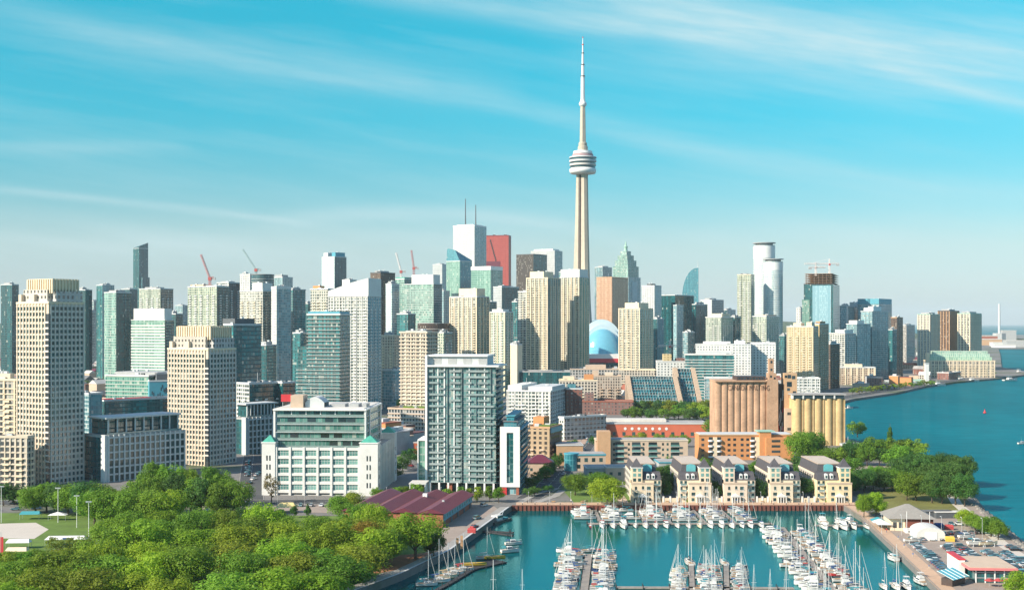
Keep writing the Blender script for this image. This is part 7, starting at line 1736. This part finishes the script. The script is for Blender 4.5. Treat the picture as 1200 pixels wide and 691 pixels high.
p = P(598, 647, ZW); boat('m', 2, p.x, p.y, R(20), 'under way alone on the open basin', None)
p = P(599, 640, ZW); boat('m', 0, p.x + 1, p.y + 4, R(15), 'just behind the boat under way on the open basin', None)
dock('floating_dock', 'dark L-shaped finger floats by the left quay', [tuple(P(558, 622, ZW).xy), tuple(P(601, 628, ZW).xy)], 1.6, 'darkwood')
dock('floating_dock', 'upper dark finger float by the left quay', [tuple(P(574, 623, ZW).xy), tuple(P(602, 624.5, ZW).xy)], 1.4, 'darkwood')
p = P(583, 611, ZW); o = thing('work_barge', 'grey work boat on a dark barge beside the left quay', 'barge', (p.x, p.y, ZW), R(62))
MB().box(-8, 8, -3, 3, -.4, .9).build('hull', M['hull_dark'], o); MB().box(-3, 2, -1.6, 1.6, .9, 3.2).build('cabin', M['hull_white'], o); MB().box(-2.6, 2.2, -1.7, 1.7, 2.0, 2.8).build('cabin_window', M['pane_dark'], o); MB().tube([(3, 0, .9), (6, 0, 4.5)], .15).build('derrick', M['steel'], o); MB().box(3, 6.5, -2, 2, .9, 1.5).build('cargo', M['canvas_teal'], o)
# lake boats
for (px, py, k, lab) in ((995, 479, 1, 'beside the shore right of the yellow silos'), (1184, 446, 5, 'large and white off the harbour terminal'), (1198, 520, 0, 'at the right edge out on the lake'), (1100, 452, 1, 'at the harbour quay below the white pylon'), (1126, 446, 5, 'at the harbour quay below the terminal'), (1140, 447, 1, 'small at the harbour quay right of the terminal boats'), (1158, 443, 5, 'white at the end of the harbour quay'), (1010, 462, 0, 'at the promenade left end'), (1195, 437, 1, 'passing the far point at the right edge')):
    p = P(px, py, ZW); o = boat('m', k, p.x, p.y, R(12), lab, None)
    if py < 470 and px > 1050: o.scale = (2.2, 2.2, 1.6)
o = thing('buoy', 'tiny red buoy out on the lake', 'buoy', P(1154, 484, ZW)); MB().lathe([(1.2, 0), (1.6, .6), (.5, 2.4), (.3, 4)], 10).build('float', M['red'], o); MB().lathe([(.3, 4), (.5, 4.3), (.1, 5)], 8).build('topmark', M['hull_dark'], o)
for i, o in enumerate([q[0] for q in SAILS + MOTORS]):
    if o.name not in USED:
        for c in list(o.children): 
            for g in list(c.children): bpy.data.objects.remove(g)
            bpy.data.objects.remove(c)
        bpy.data.objects.remove(o)
# ------------------------------------------------------------------ cars
def car(paint, kind):
    o = thing('parked_car', None, 'car'); L_, W_ = (4.6, 1.8) if kind == 'car' else (4.8, 1.95)
    zt, zb = (.92, 1.45) if kind == 'car' else (1.05, 1.85)
    side = [(-2.3, .35), (2.3, .35), (2.32, .70), (2.15, zt - .12), (.95, zt), (-1.95, zt), (-2.25, zt - .06), (-2.32, .6)]
    q = MB(); n = len(side)
    q.face([(x, -W_ / 2, z) for x, z in side]); q.face([(x, W_ / 2, z) for x, z in side[::-1]])
    for i in range(n): (xa, za), (xb, zb_) = side[i], side[(i + 1) % n]; q.face([(xa, -W_ / 2, za), (xa, W_ / 2, za), (xb, W_ / 2, zb_), (xb, -W_ / 2, zb_)])
    q.build('body', M[paint], o)
    gx = (-1.9, 1.0, -1.35, .25) if kind == 'car' else (-2.2, 1.1, -2.0, .35)
    g = MB(); g.prism([(gx[0], -W_ / 2 + .06), (gx[1], -W_ / 2 + .06), (gx[1], W_ / 2 - .06), (gx[0], W_ / 2 - .06)], zt, zb - .05, [(gx[2], -W_ / 2 + .25), (gx[3], -W_ / 2 + .25), (gx[3], W_ / 2 - .25), (gx[2], W_ / 2 - .25)]); g.build('windows', M['pane_dark'], o)
    MB().box(gx[2] - .05, gx[3] + .05, -W_ / 2 + .24, W_ / 2 - .24, zb - .06, zb).build('roof', M[paint], o)
    wm = MB().cyl(0, 0, -.12, .12, .33, n=12).mesh('wheel', M['black'])
    for x in (-1.4, 1.4):
        for y in (-W_ / 2 + .08, W_ / 2 - .08): w_ = add('wheel', wm, o, (x, y, .33)); w_.rotation_euler = (R(90), 0, 0)
    for y in (-.62, .62): MB().box(2.22, 2.34, y - .2, y + .2, .62, .78).build('headlight', M['headlamp'], o); MB().box(-2.36, -2.24, y - .2, y + .2, .68, .84).build('tail_light', M['red'], o)
    return o
M['headlamp'] = pm('headlamp_glass', (.7, .72, .72), .15, .05, 1)
for k, c in (('car_white', (.72, .73, .72)), ('car_silver', (.38, .40, .41)), ('car_grey', (.12, .13, .14)), ('car_black', (.015, .017, .02)), ('car_blue', (.03, .10, .22)), ('car_red', (.34, .03, .035)), ('car_teal', (.10, .24, .27)), ('car_gold', (.5, .33, .08))): M[k] = pm(k, c, .25, .06, 1, .2)
CARS = [(car('car_' + c, k), f'{n} {"car" if k == "car" else "van"}') for c, n, k in (('white', 'white', 'car'), ('silver', 'silver', 'car'), ('grey', 'dark grey', 'car'), ('black', 'black', 'car'), ('blue', 'blue', 'car'), ('red', 'red', 'car'), ('teal', 'grey-teal', 'car'), ('white', 'white', 'van'), ('grey', 'dark grey', 'van'), ('teal', 'pale teal', 'van'))]
CU = set(); CR = random.Random(31)
def park(ix, x, y, rz, tail, group, z=.06):
    o, nm = CARS[ix]; lab = f'{nm} {tail}'
    if o.name not in CU:
        CU.add(o.name); o.location = (x, y, z); o.rotation_euler = (0, 0, rz); o['label'] = lab; o['group'] = group; return o
    return dup(o, (x, y, z), rz, lab, group)
def cp(): return CR.choices(range(10), (3, 3, 3, 3, 2, 1, 3, 1, 1, .7))[0]
def carrow(x0, y0, x1, y1, n, rz, where, skip=.07, z=.06):
    for i in range(n):
        if CR.random() < skip and 0 < i < n - 1: continue
        f = i / max(1, n - 1); park(cp(), x0 + (x1 - x0) * f, y0 + (y1 - y0) * f, rz + CR.choice((0, math.pi)) + CR.uniform(-.03, .03), f'{ORD[i]} {where}', 'cars ' + where, z)
carrow(149.5, 408, 157.5, 474, 23, R(-6), 'in the row beside the pier walkway')
carrow(163.5, 424, 168.0, 470, 16, R(-5), 'in the left middle row of the pier lot')
carrow(169.2, 424, 173.6, 470, 16, R(-5), 'in the right middle row of the pier lot')
carrow(176.5, 414, 179.5, 460, 16, R(-5), 'in the left outer row of the pier lot')
carrow(182.0, 414, 185.5, 458, 16, R(-5), 'in the right outer row of the pier lot')
carrow(188.0, 425, 193.0, 470, 9, R(-5), 'in the last row by the breakwater', .25)
lb = MB()
for (x0, x1, y0, y1) in ((160.8, 176.2, 424, 470), (174.0, 188.2, 414, 459)):
    for i in range(18): y = y0 - 1.4 + (y1 - y0 + 2.8) * i / 17; xs = (x0 + x1) / 2 + (y - (y0 + y1) / 2) * .09; lb.face([(xs - 5.6, y - .06, .07), (xs + 5.6, y - .06, .07), (xs + 5.6, y + .06, .07), (xs - 5.6, y + .06, .07)])
struct('parking_bay_line', lb, M['paint'])
carrow(183, 660, 225, 661, 14, R(90), 'in the front row of the rear car park', .1); carrow(183, 684, 228, 685, 14, R(90), 'in the second row of the rear car park', .15); carrow(186, 712, 228, 713, 12, R(90), 'in the third row of the rear car park', .2)
carrow(-146, 562, -120, 561, 6, R(88), 'in the front of the white warehouse forecourt', .3); carrow(-110, 577, -66, 577, 10, R(88), 'along the forecourt by the white warehouse', .3)
carrow(-255, 584, -130, 585, 9, R(0), 'on the street behind the park trees', .4)
carrow(168, 498, 196, 503, 10, R(86), 'in the front row before the breakwater trees', .15); carrow(176, 520, 202, 526, 9, R(86), 'in the short row behind the storage tent', .15); carrow(160, 487, 176, 487, 5, R(86), 'beside the storage tent', .1)
carrow(-400, 586, -265, 586, 12, R(0), 'on the street left of the lamp masts', .3); carrow(-60, 594, -34, 597, 4, R(4), 'on the street before the glass condo', .2); carrow(-70, 745, -10, 690, 8, R(-43), 'on the avenue behind the glass condo', .25); carrow(70, 682, 180, 718, 12, R(18), 'on the lane behind the waterfront houses', .35); carrow(48, 820, 66, 985, 14, R(82), 'on the street left of the long orange building', .3)
carrow(-248, 560, -222, 568, 4, R(10), 'by the street at the left edge')
carrow(-150, 690, -165, 760, 10, R(75), 'on the side street left of the white warehouse', .2); carrow(-140, 640, -146, 700, 8, R(75), 'at the kerb left of the white warehouse', .2)
for k, (px, py, ix, tail) in enumerate(((676, 533, 5, 'driving on the street right of the orange-tan block'), (654, 548, 1, 'waiting on the street right of the orange-tan block'), (668, 541, 2, 'behind the waiting car on the tree lined street'), (661, 556, 0, 'parked near the garden path'), (688, 514, 7, 'at the plaza corner'), (699, 512, 2, 'second at the plaza corner'), (559, 608, 9, 'parked beside the maroon roofed shed'), (567, 593, 7, 'parked before the glass condo'), (556, 618, 5, 'near the end of the maroon roofed shed'))):
    p = P(px, py); park(ix, p.x, p.y, R(75 if px > 600 else 60), tail, 'cars near the quay')
for k in range(14): carrow(45 + k * 2.6, 880 + 3 * k, 0, 0, 1, R(20 + 10 * (k % 3)), '', 0) if False else None

# ------------------------------------------------------------------ pier buildings
def pavilion():
    p = P(1069, 621); o = thing('club_house', 'club house with grey hipped roof and red-brown end wall on the pier', 'building', (p.x, p.y + 6, 0), R(-6)); w_, d_ = 17, 15
    MB().box(-w_ / 2, w_ / 2, -d_ / 2, d_ / 2, 0, 5.2).build('wall', M['creamlt'], o)
    MB().box(-w_ / 2 + 6, w_ / 2 + .3, -d_ / 2 - .3, -d_ / 2 + 3, 1.6, 5.1).build('end_wall', pm('red_brown_cladding', (.16, .045, .03), .9, .25, .5), o)
    q = MB(); e = 1.6; c4 = [(-w_ / 2 - e, -d_ / 2 - e), (w_ / 2 + e, -d_ / 2 - e), (w_ / 2 + e, d_ / 2 + e), (-w_ / 2 - e, d_ / 2 + e)]
    q.prism(c4, 5.2, 10.2, [(x * .07, y * .07) for x, y in c4]); q.build('hip_roof', pm('grey_shingles', (.25, .235, .215), .95, .15, .8), o)
    for i in range(2): MB().box(-w_ / 2 + 1 + i * 2.3, -w_ / 2 + 2.5 + i * 2.3, -d_ / 2 - .06, -d_ / 2 + .1, 1.2, 3.6).build('window', M['pane_dark'], o)
    t_ = MB().box(-w_ / 2 + 5, w_ / 2 - 2, -d_ / 2 - 6, -d_ / 2 - .4, 0, 1.4).build('terrace', M['white2'], o)
    for i in range(4): MB().box(-w_ / 2 + 6 + i * 2.2, -w_ / 2 + 7.2 + i * 2.2, -d_ / 2 - 6.08, -d_ / 2 - 5.95, .35, 1.1).build('terrace_opening', M['pane_dark'], t_)
    for x in (-w_ / 2 + 5.4, w_ / 2 - 2.4): MB().tube([(x, -d_ / 2 - 5.6, 1.4), (x, -d_ / 2 - 5.6, 9)], .12, 6).build('flag_pole', M['white2'], t_)
    # canopies beside it
    for k, (dx, dy, mt, lab) in enumerate(((-11.2, 5, 'canvas_teal', 'teal'), (-11.8, 0, 'canvas_white', 'upper white'), (-11.5, -5, 'canvas_white', 'lower white'))):
        g = thing('party_canopy', f'{lab} party canopy left of the club house', 'canopy', (p.x + dx, p.y + 6 + dy, 0), R(-6)); q = MB(); c4 = [(-3, -2.4), (3, -2.4), (3, 2.4), (-3, 2.4)]; q.prism(c4, 2.5, 3.9, [(x * .1, y * .1) for x, y in c4]); q.build('canvas', M[mt], g)
        for x in (-2.8, 2.8):
            for y in (-2.2, 2.2): MB().tube([(x, y, 0), (x, y, 2.5)], .06, 5).build('pole', M['steel'], g)
    p = P(1091, 633); o = thing('storage_tent', 'white arched storage tent with double door on the pier', 'tent', (p.x, p.y, 0), R(-6)); q = MB(); n = 10; w_ = 11
    prof = [(-w_ / 2, 0), (-w_ / 2, 2.6)] + [(-w_ / 2 * math.cos(math.pi * i / n), 2.6 + 2.6 * math.sin(math.pi * i / n)) for i in range(1, n)] + [(w_ / 2, 2.6), (w_ / 2, 0)]
    q.face([(x, 0, z) for x, z in prof][::-1]); q.face([(x, 13, z) for x, z in prof])
    for i in range(len(prof) - 1): (xa, za), (xb, zb) = prof[i], prof[i + 1]; q.face([(xa, 0, za), (xa, 13, za), (xb, 13, zb), (xb, 0, zb)][::-1])
    q.build('canvas', M['canvas_white'], o); MB().box(-2.4, -.05, -.12, -.02, 0, 3.4).build('door', M['white2'], o); MB().box(.05, 2.4, -.12, -.02, 0, 3.4).build('door', M['white2'], o)
    for i in range(5): MB().tube([(x, 1 + i * 2.8, z + .02) for x, z in prof[1:-1]], .07, 5).build('rib', M['steel'], o)
    # red and white harbour building
    x0, x1 = X_(1140, 410), X_(1183, 410)
    o = thing('harbour_office', 'low harbour building with tan flat roof, red eave and white gable, lower right', 'building', ((x0 + x1) / 2, 407, 0), R(-4)); w_ = x1 - x0; h = 4.4
    MB().box(-w_ / 2, w_ / 2, 0, 18, 0, h).build('wall', FA['dark_glass'], o)
    MB().box(-w_ / 2 - 2.5, w_ / 2 + 1, -1.4, 19.4, h, h + .8).build('eave', pm('pink_red_eave', (.62, .20, .20), .5, .1, .3), o)
    MB().box(-w_ / 2 - 2.1, w_ / 2 + .6, -1.0, 19, h + .8, h + 1.0).build('roof', M['pinkbeige'], o)
    MB().box(-w_ / 2 - 3.2, -w_ / 2 - 1.2, 8, 22, 0, h + 1.6).build('white_gable', M['white2'], o); MB().box(-w_ / 2 - 3.4, -w_ / 2 - 1.0, 7.9, 22.1, h + 1.6, h + 2.0).build('red_trim', M['red'], o)
    for i in range(5): MB().box(-w_ / 2 + w_ * i / 4 - .2, -w_ / 2 + w_ * i / 4 + .2, -.25, .1, 0, h).build('column', M['white2'], o)
    for k in (1.6, 3.4): MB().box(-w_ / 2, w_ / 2, -.18, .1, k, k + .2).build('rail', M['steel'], o)
    for i in range(4):
        g = thing('patio_parasol', f'{ORD[i]} red parasol from the left before the low harbour building', 'parasol', (x0 + 2 + i * 3.0, 401, 0), 0, 'red parasols of the harbour patio'); MB().cyl(0, 0, 2.1, 2.9, 1.7, .1, 8).build('canopy', M['canvas_red'], g); MB().tube([(0, 0, 0), (0, 0, 2.3)], .05, 5).build('pole', M['steel'], g)
    p = P(1117, 684); o = thing('kiosk', 'small kiosk with slanted turquoise glass roof by the pier walkway', 'kiosk', (p.x, p.y, 0), R(40))
    MB().box(-4, 4, -2, 2, 0, 2.4).build('wall', M['darkbrown'], o); q = MB(); q.face([(-5, -3, 2.5), (5, -3, 2.5), (5, 3, 4.6), (-5, 3, 4.6)]); q.face([(-5, -3, 2.35), (-5, 3, 4.45), (5, 3, 4.45), (5, -3, 2.35)]); q.build('glass_roof', M['turq_pane'], o)
    for i in range(5): MB().tube([(-5 + i * 2.5, -3, 2.55), (-5 + i * 2.5, 3, 4.65)], .08, 5).build('roof_bar', M['white2'], o)
pavilion()
# boat yard
for k, (px, py, kd, ix, rz) in enumerate(((1070, 636, 's', 1, 5), (1133, 632, 'm', 0, 8), (1145, 640, 'm', 2, 4), (1166, 628, 'm', 1, 80), (1158, 640, 's', 5, 10))):
    p = P(px, py); o, nm = (SAILS if kd == 's' else MOTORS)[ix]
    c = dup(o, (p.x, p.y, .9), R(rz), f'{nm}, {ORD[k]} from left, ashore in the pier boat yard', 'boats laid up in the pier boat yard')
    if kd == 's':
        for ch in list(c.children):
            if ch.name.split('.')[0] in ('mast', 'boom', 'rigging', 'furled_jib', 'sail_cover', 'mizzen_mast'):
                for g in list(ch.children): bpy.data.objects.remove(g)
                bpy.data.objects.remove(ch)
    g = thing('boat_cradle', f'steel cradle under the {ORD[k]} laid up boat in the pier boat yard', 'cradle', (p.x, p.y, .03), R(rz), 'cradles in the pier boat yard'); q = MB()
    for x in (-2, 2): q.box(x - .12, x + .12, -1.4, 1.4, 0, .2); q.tube([(x, -1.3, .1), (x, -.9, 1.5)], .07, 5); q.tube([(x, 1.3, .1), (x, .9, 1.5)], .07, 5)
    q.build('frame', M['steel'], g)
for k, (px, py, mt, lab) in enumerate(((1113, 634, 'hull_yellow', 'small yellow shelter beside the white storage tent'), (1100, 618, 'canvas_blue', 'blue canvas shelter behind the white storage tent'), (1112, 620, 'canvas_red', 'red canvas shelter behind the white storage tent'), (1124, 630, 'canvas_dark', 'dark canvas shelter right of the yellow shelter'), (1150, 622, 'hull_green', 'green covered trailer by the breakwater trees'), (553, 624, 'canvas_red', 'red canopy stall beside the maroon shed'))):
    p = P(px, py); o = thing('canvas_shelter', lab, 'shelter', (p.x, p.y, .03), R(-8)); o.scale = (.65,) * 3; q = MB(); c4 = [(-2.6, -1.8), (2.6, -1.8), (2.6, 1.8), (-2.6, 1.8)]
    q.prism(c4, 0.2, 2.0); q.prism([(x * 1.06, y * 1.06) for x, y in c4], 2.0, 3.2, [(x * .9, y * .15) for x, y in c4]); q.build('cover', M[mt], o)
    MB().box(-2.7, 2.7, -1.9, 1.9, 0, .18).build('base', M['wood'], o)
for k, (px, py) in enumerate(((574, 650), (582, 648))):
    pass
for k, (px, py) in enumerate(((536, 646), (541, 643))):
    p = P(px, py); o = thing('gangway_ramp', f'{("left", "right")[k]} upright timber ramp on the quay edge near the shed', 'ramp', (p.x, p.y, .06), R(0)); MB().box(-.5, .5, -.12, .12, 0, 5.2).build('boards', M['tan'], o); MB().tube([(0, .1, 4.2), (0, 1.6, 0)], .06).build('prop', M['steel'], o)
# low fence and rail along the dry lawn
o = thing('timber_fence', 'long low timber fence between the dry lawn and the pier lot', 'fence', (0, 0, 0)); a, b = P(1018, 603).xy, P(1140, 606).xy
L_ = (b - a).length; o.location = (a.x, a.y, 0); o.rotation_euler = (0, 0, math.atan2(b.y - a.y, b.x - a.x))
MB().box(0, L_, -.06, .06, .3, 1.3).build('boards', M['wood'], o)
for i in range(24): MB().box(L_ * i / 23 - .1, L_ * i / 23 + .1, -.12, .12, 0, 1.5).build('post', M['wood'], o)
for k, (px, py, w_) in enumerate(((1100, 606, 12), (1118, 607, 16))):
    p = P(px, py); o = thing('shipping_shed', ('dark low shed behind the pier fence, left', 'dark low shed with pale roof behind the pier fence, right')[k], 'shed', (p.x, p.y, 0), R(2)); MB().box(-w_ / 2, w_ / 2, 0, 4, 0, 2.6).build('wall', M['dkgrey'], o); MB().box(-w_ / 2 - .3, w_ / 2 + .3, -.3, 4.3, 2.6, 2.9).build('roof', M['roofdk' if k == 0 else 'rooflt'], o)
# lamp masts of the park, left
for k, (px, pb, pt, lab) in enumerate(((1.5, 612, 570, 'white floodlight mast at the left edge of the sand court'), (68, 612, 572, 'white floodlight mast behind the sand court, left of three'), (90, 618, 581, 'white floodlight mast, middle of the three right of the sand court'), (104, 636, 588, 'white floodlight mast, nearest of the three right of the sand court'))):
    p = P(px, pb); h = Z_(pt, p.y); o = thing('floodlight_mast', lab, 'lamp post', p); MB().tube([(0, 0, 0), (0, 0, h)], .16, 8, .11).build('pole', M['white2'], o)
    MB().box(-1.1, 1.1, -.08, .08, h - .15, h).build('crossbar', M['white2'], o)
    for x in (-.9, -.3, .3, .9): MB().box(x - .22, x + .22, -.3, .2, h, h + .42).build('lamp', M['steel'], o)
o = thing('red_banner', 'red banner on a pole cut by the left edge of the picture', 'banner', P(1, 662)); MB().tube([(0, 0, 0), (0, 0, 12)], .1, 6).build('pole', M['steel'], o); MB().box(-1.0, .9, -.05, .05, 3.5, 10.2).build('cloth', M['red'], o)
for k, (px, py, w_, mt, lab) in enumerate(((36, 608, 9, 'canvas_teal', 'long teal shelter roof at the back of the sand court'), (68, 609, 8, 'white2', 'white pyramid tent at the foot of the left floodlight mast'), (22, 642, 9, 'white2', 'white canopy among the trees below the sand court'), (78, 638, 16, 'white2', 'long white canopy with blue stripe below the sand court'), (20, 652, 8, 'creamlt', 'low cream canopy among the trees, lower left'), (120, 643, 6, 'white2', 'small white canopy among trees right of the long white canopy'))):
    p = P(px, py); o = thing('park_canopy', lab, 'canopy', (p.x, p.y, 0), R(4)); q = MB(); c4 = [(-w_ / 2, -2), (w_ / 2, -2), (w_ / 2, 2), (-w_ / 2, 2)]; q.prism(c4, 2.4, 3.6, [(x * (.1 if k == 1 else .85), y * .1) for x, y in c4]); q.build('canvas', M[mt], o)
    if k == 3: MB().box(-1, 2.5, -2.05, -.9, 2.5, 3.02).build('stripe', M['canvas_blue'], o)
    for x in (-w_ / 2 + .3, w_ / 2 - .3):
        for y in (-1.8, 1.8): MB().tube([(x, y, 0), (x, y, 2.4)], .07, 5).build('pole', M['steel'], o)
o = thing('yellow_marquee', 'pale yellow canvas marquee in the forecourt below the white warehouse', 'marquee', (*P(336, 600).xy, 0)); q = MB(); c4 = [(-5, -3), (5, -3), (5, 3), (-5, 3)]; q.prism(c4, 2.6, 4.6, [(x * .6, y * .05) for x, y in c4]); q.build('canvas', pm('yellow_canvas', (.62, .50, .22), .8, .1, .5), o)
for x in (-4.7, 4.7):
    for y in (-2.7, 2.7): MB().tube([(x, y, 0), (x, y, 2.6)], .07, 5).build('pole', M['steel'], o)
# street lamps
def lamp(x, y, lab, grp, h=7.5):
    o = thing('street_lamp', lab, 'street lamp', (x, y, 0), R(90), grp); MB().tube([(0, 0, 0), (0, 0, h), (.9, 0, h + .3)], .09, 6, .06).build('pole', M['steel'], o); MB().box(.6, 1.4, -.16, .16, h + .2, h + .38).build('lamp_head', M['ltgrey'], o)
for i in range(16): lamp(8 + i * 10.2, 587.2, f'{ORD[i]} lamp post from the left along the boardwalk', 'lamp posts along the boardwalk', 5)
for i in range(8): lamp(-125 + i * 13, 581, f'{ORD[i]} street lamp from the left before the white warehouse', 'street lamps before the white warehouse', 8)
for i in range(6): lamp(152 + i * 7.5, 500 - i * 2, f'{ORD[i]} lamp post from the left across the pier lot', 'lamp posts in the pier lot', 8)
# boardwalk bollards, benches, people
bb = MB().cyl(0, 0, 0, .8, .2, .16, 8).mesh('post', M['darkwood']); bc = MB().cyl(0, 0, .8, .95, .24, .2, 8).mesh('cap', M['steel'])
for i in range(27):
    o = thing('mooring_bollard', f'{ORD[i]} dark mooring bollard from the left along the boardwalk edge', 'bollard', (5 + i * 6, 580.7, .3), 0, 'bollards along the boardwalk edge'); add('post', bb, o); add('cap', bc, o)
def body(pose):
    me = bpy.data.meshes.new('body')
    st = .26 if pose else .10
    J = [(0, 0, .92), (0, 0, 1.15), (0, .0, 1.42), (0, .0, 1.54), (0, .02, 1.66), (0, .01, 1.76), (.18, 0, 1.42), (.25, -.06 - st * .5, 1.14), (.26, .02 - st, .90), (-.18, 0, 1.42), (-.25, .06 + st * .5, 1.14), (-.26, .06 + st, .90),
         (.10, 0, .88), (.11, st * .8, .48), (.11, st * .9, .07), (.11, st * .9 + .17, .03), (-.10, 0, .88), (-.11, -st * .5, .48), (-.11, -st * 1.1, .09), (-.11, -st * 1.1 + .17, .03)]
    E = [(0, 1), (1, 2), (2, 3), (3, 4), (4, 5), (2, 6), (6, 7), (7, 8), (2, 9), (9, 10), (10, 11), (0, 12), (12, 13), (13, 14), (14, 15), (0, 16), (16, 17), (17, 18), (18, 19)]
    rad = [.15, .14, .17, .06, .105, .08, .07, .05, .04, .07, .05, .04, .10, .07, .05, .035, .10, .07, .05, .035]
    me.from_pydata(J, E, []); o = bpy.data.objects.new('body', me); COL.objects.link(o)
    sk = o.modifiers.new('s', 'SKIN'); su = o.modifiers.new('u', 'SUBSURF'); su.levels = 1; su.render_levels = 1
    for i, v in enumerate(me.skin_vertices[0].data): v.radius = (rad[i], rad[i] * (.75 if i < 3 else 1)); v.use_root = (i == 0)
    ev = o.evaluated_get(bpy.context.evaluated_depsgraph_get()); r_ = bpy.data.meshes.new_from_object(ev); bpy.data.objects.remove(o); return r_
def cloth_mat(key, top, leg):
    m, t, b = newmat(key); tc = t.new('ShaderNodeTexCoord'); x, y, z = t.sep(tc.outputs['Object'])
    c = t.mix(t.m('GREATER_THAN', z, .90), leg, top); c = t.mix(t.m('GREATER_THAN', z, 1.50), c, (.42, .25, .17)); t.l.new(c, b.inputs['Base Color']); b.inputs['Roughness'].default_value = .85; return m
bods = [body(0), body(1)]; hair = MB().lathe([(.04, 1.68), (.115, 1.70), (.118, 1.76), (.09, 1.83), (.03, 1.86)], 8).mesh('hair', pm('brown_hair', (.05, .03, .02), .8, .2, 3))
PPL = []
for k, (nm, top, leg) in enumerate((('white shirt and dark trousers', (.7, .7, .68), (.04, .05, .07)), ('red shirt and blue trousers', (.45, .05, .05), (.05, .09, .2)), ('dark jacket and dark trousers', (.05, .05, .06), (.03, .03, .035)), ('blue shirt and pale shorts', (.08, .18, .4), (.5, .45, .36)))):
    for ps in (0, 1):
        m2 = bods[ps].copy(); m2.materials.clear(); m2.materials.append(cloth_mat(f'clothes_{k}_{ps}', top, leg)); PPL.append((m2, nm, ps))
r = random.Random(17); pc = {}
spots = [(r.uniform(6, 62), r.uniform(582, 587), .3, 'on the garden boardwalk') for _ in range(14)] + [(r.uniform(62, 160), r.uniform(582, 587), .3, 'on the houses boardwalk') for _ in range(12)] + [(158.5 - (546 - y) * .12 + r.uniform(1.5, 4), y, .08, 'on the pier walkway') for y in (470, 488, 505, 520, 534, 430, 452)]
spots.sort(key=lambda s: s[0])
for (x, y, z, where) in spots:
    me, nm, ps = PPL[r.randrange(8)]; pc[where] = pc.get(where, 0) + 1
    o = add('person', me, None, (x, y, z), r.uniform(0, 6.28)); tag(o, f'{"walking" if ps else "standing"} person in {nm}, {ORD[pc[where] - 1]} from left {where}', 'person', 'people ' + where); h_ = add('hair', hair, o)
for i, (x, y) in enumerate(((20, 586.6), (34, 586.6), (48, 586.6), (75, 586.6), (98, 586.6), (121, 586.6))):
    o = thing('park_bench', f'{ORD[i]} bench from the left on the boardwalk', 'bench', (x, y, .3), 0, 'benches on the boardwalk'); MB().box(-.9, .9, -.25, .25, .42, .48).build('seat', M['teak'], o); MB().box(-.9, .9, .22, .28, .5, .9).build('backrest', M['teak'], o)
    for s in (-.75, .75): MB().box(s - .05, s + .05, -.22, .22, 0, .42).build('leg', M['black'], o)
# hedges before the houses
for i, (x0p, x1p) in enumerate(((776, 795), (833, 847), (886, 901), (939, 956))):
    x0, x1 = X_(x0p, 589), X_(x1p, 589); o = thing('garden_wall', f'{ORD[i]} low cream garden wall from the left between the waterfront houses', 'wall', ((x0 + x1) / 2, 589, 0), 0); w_ = x1 - x0; MB().box(-w_ / 2, w_ / 2, 0, .4, 0, 2.2).build('wall', M['creamlt'], o)
    for s in (-1, 0, 1): MB().box(s * w_ * .42 - .4, s * w_ * .42 + .4, -.15, .55, 0, 3.0).build('pillar', M['white2'], o)
for i, (x0p, x1p) in enumerate(((742, 756), (806, 822), (866, 880), (914, 928), (970, 985))):
    r2 = random.Random(i); x0, x1 = X_(x0p, 585), X_(x1p, 585); q = MB()
    for k in range(700):
        x, y, z = r2.uniform(x0, x1), 588.8 + r2.uniform(0, 1.0), r2.uniform(.1, 1.1); a = Vector((r2.gauss(0, 1), r2.gauss(0, 1), r2.gauss(0, 1))).normalized(); b = a.orthogonal().normalized(); s = .16; p = Vector((x, y, z)); c = a.cross(b)
        q.face([p - b * s, p - c * s, p + b * s, p + c * s])
    tag(q.build('hedge', LEAF['mid']), f'low green hedge at the foot of the {("leftmost", "second", "middle", "fourth", "rightmost")[i]} waterfront house', 'hedge')
for q, us in ((CARS, CU),):
    for o, _ in q:
        if o.name not in us:
            for c in list(o.children): bpy.data.objects.remove(c)
            bpy.data.objects.remove(o)
for o in list(COL.objects):
    if '_dims' in o.keys(): del o['_dims']
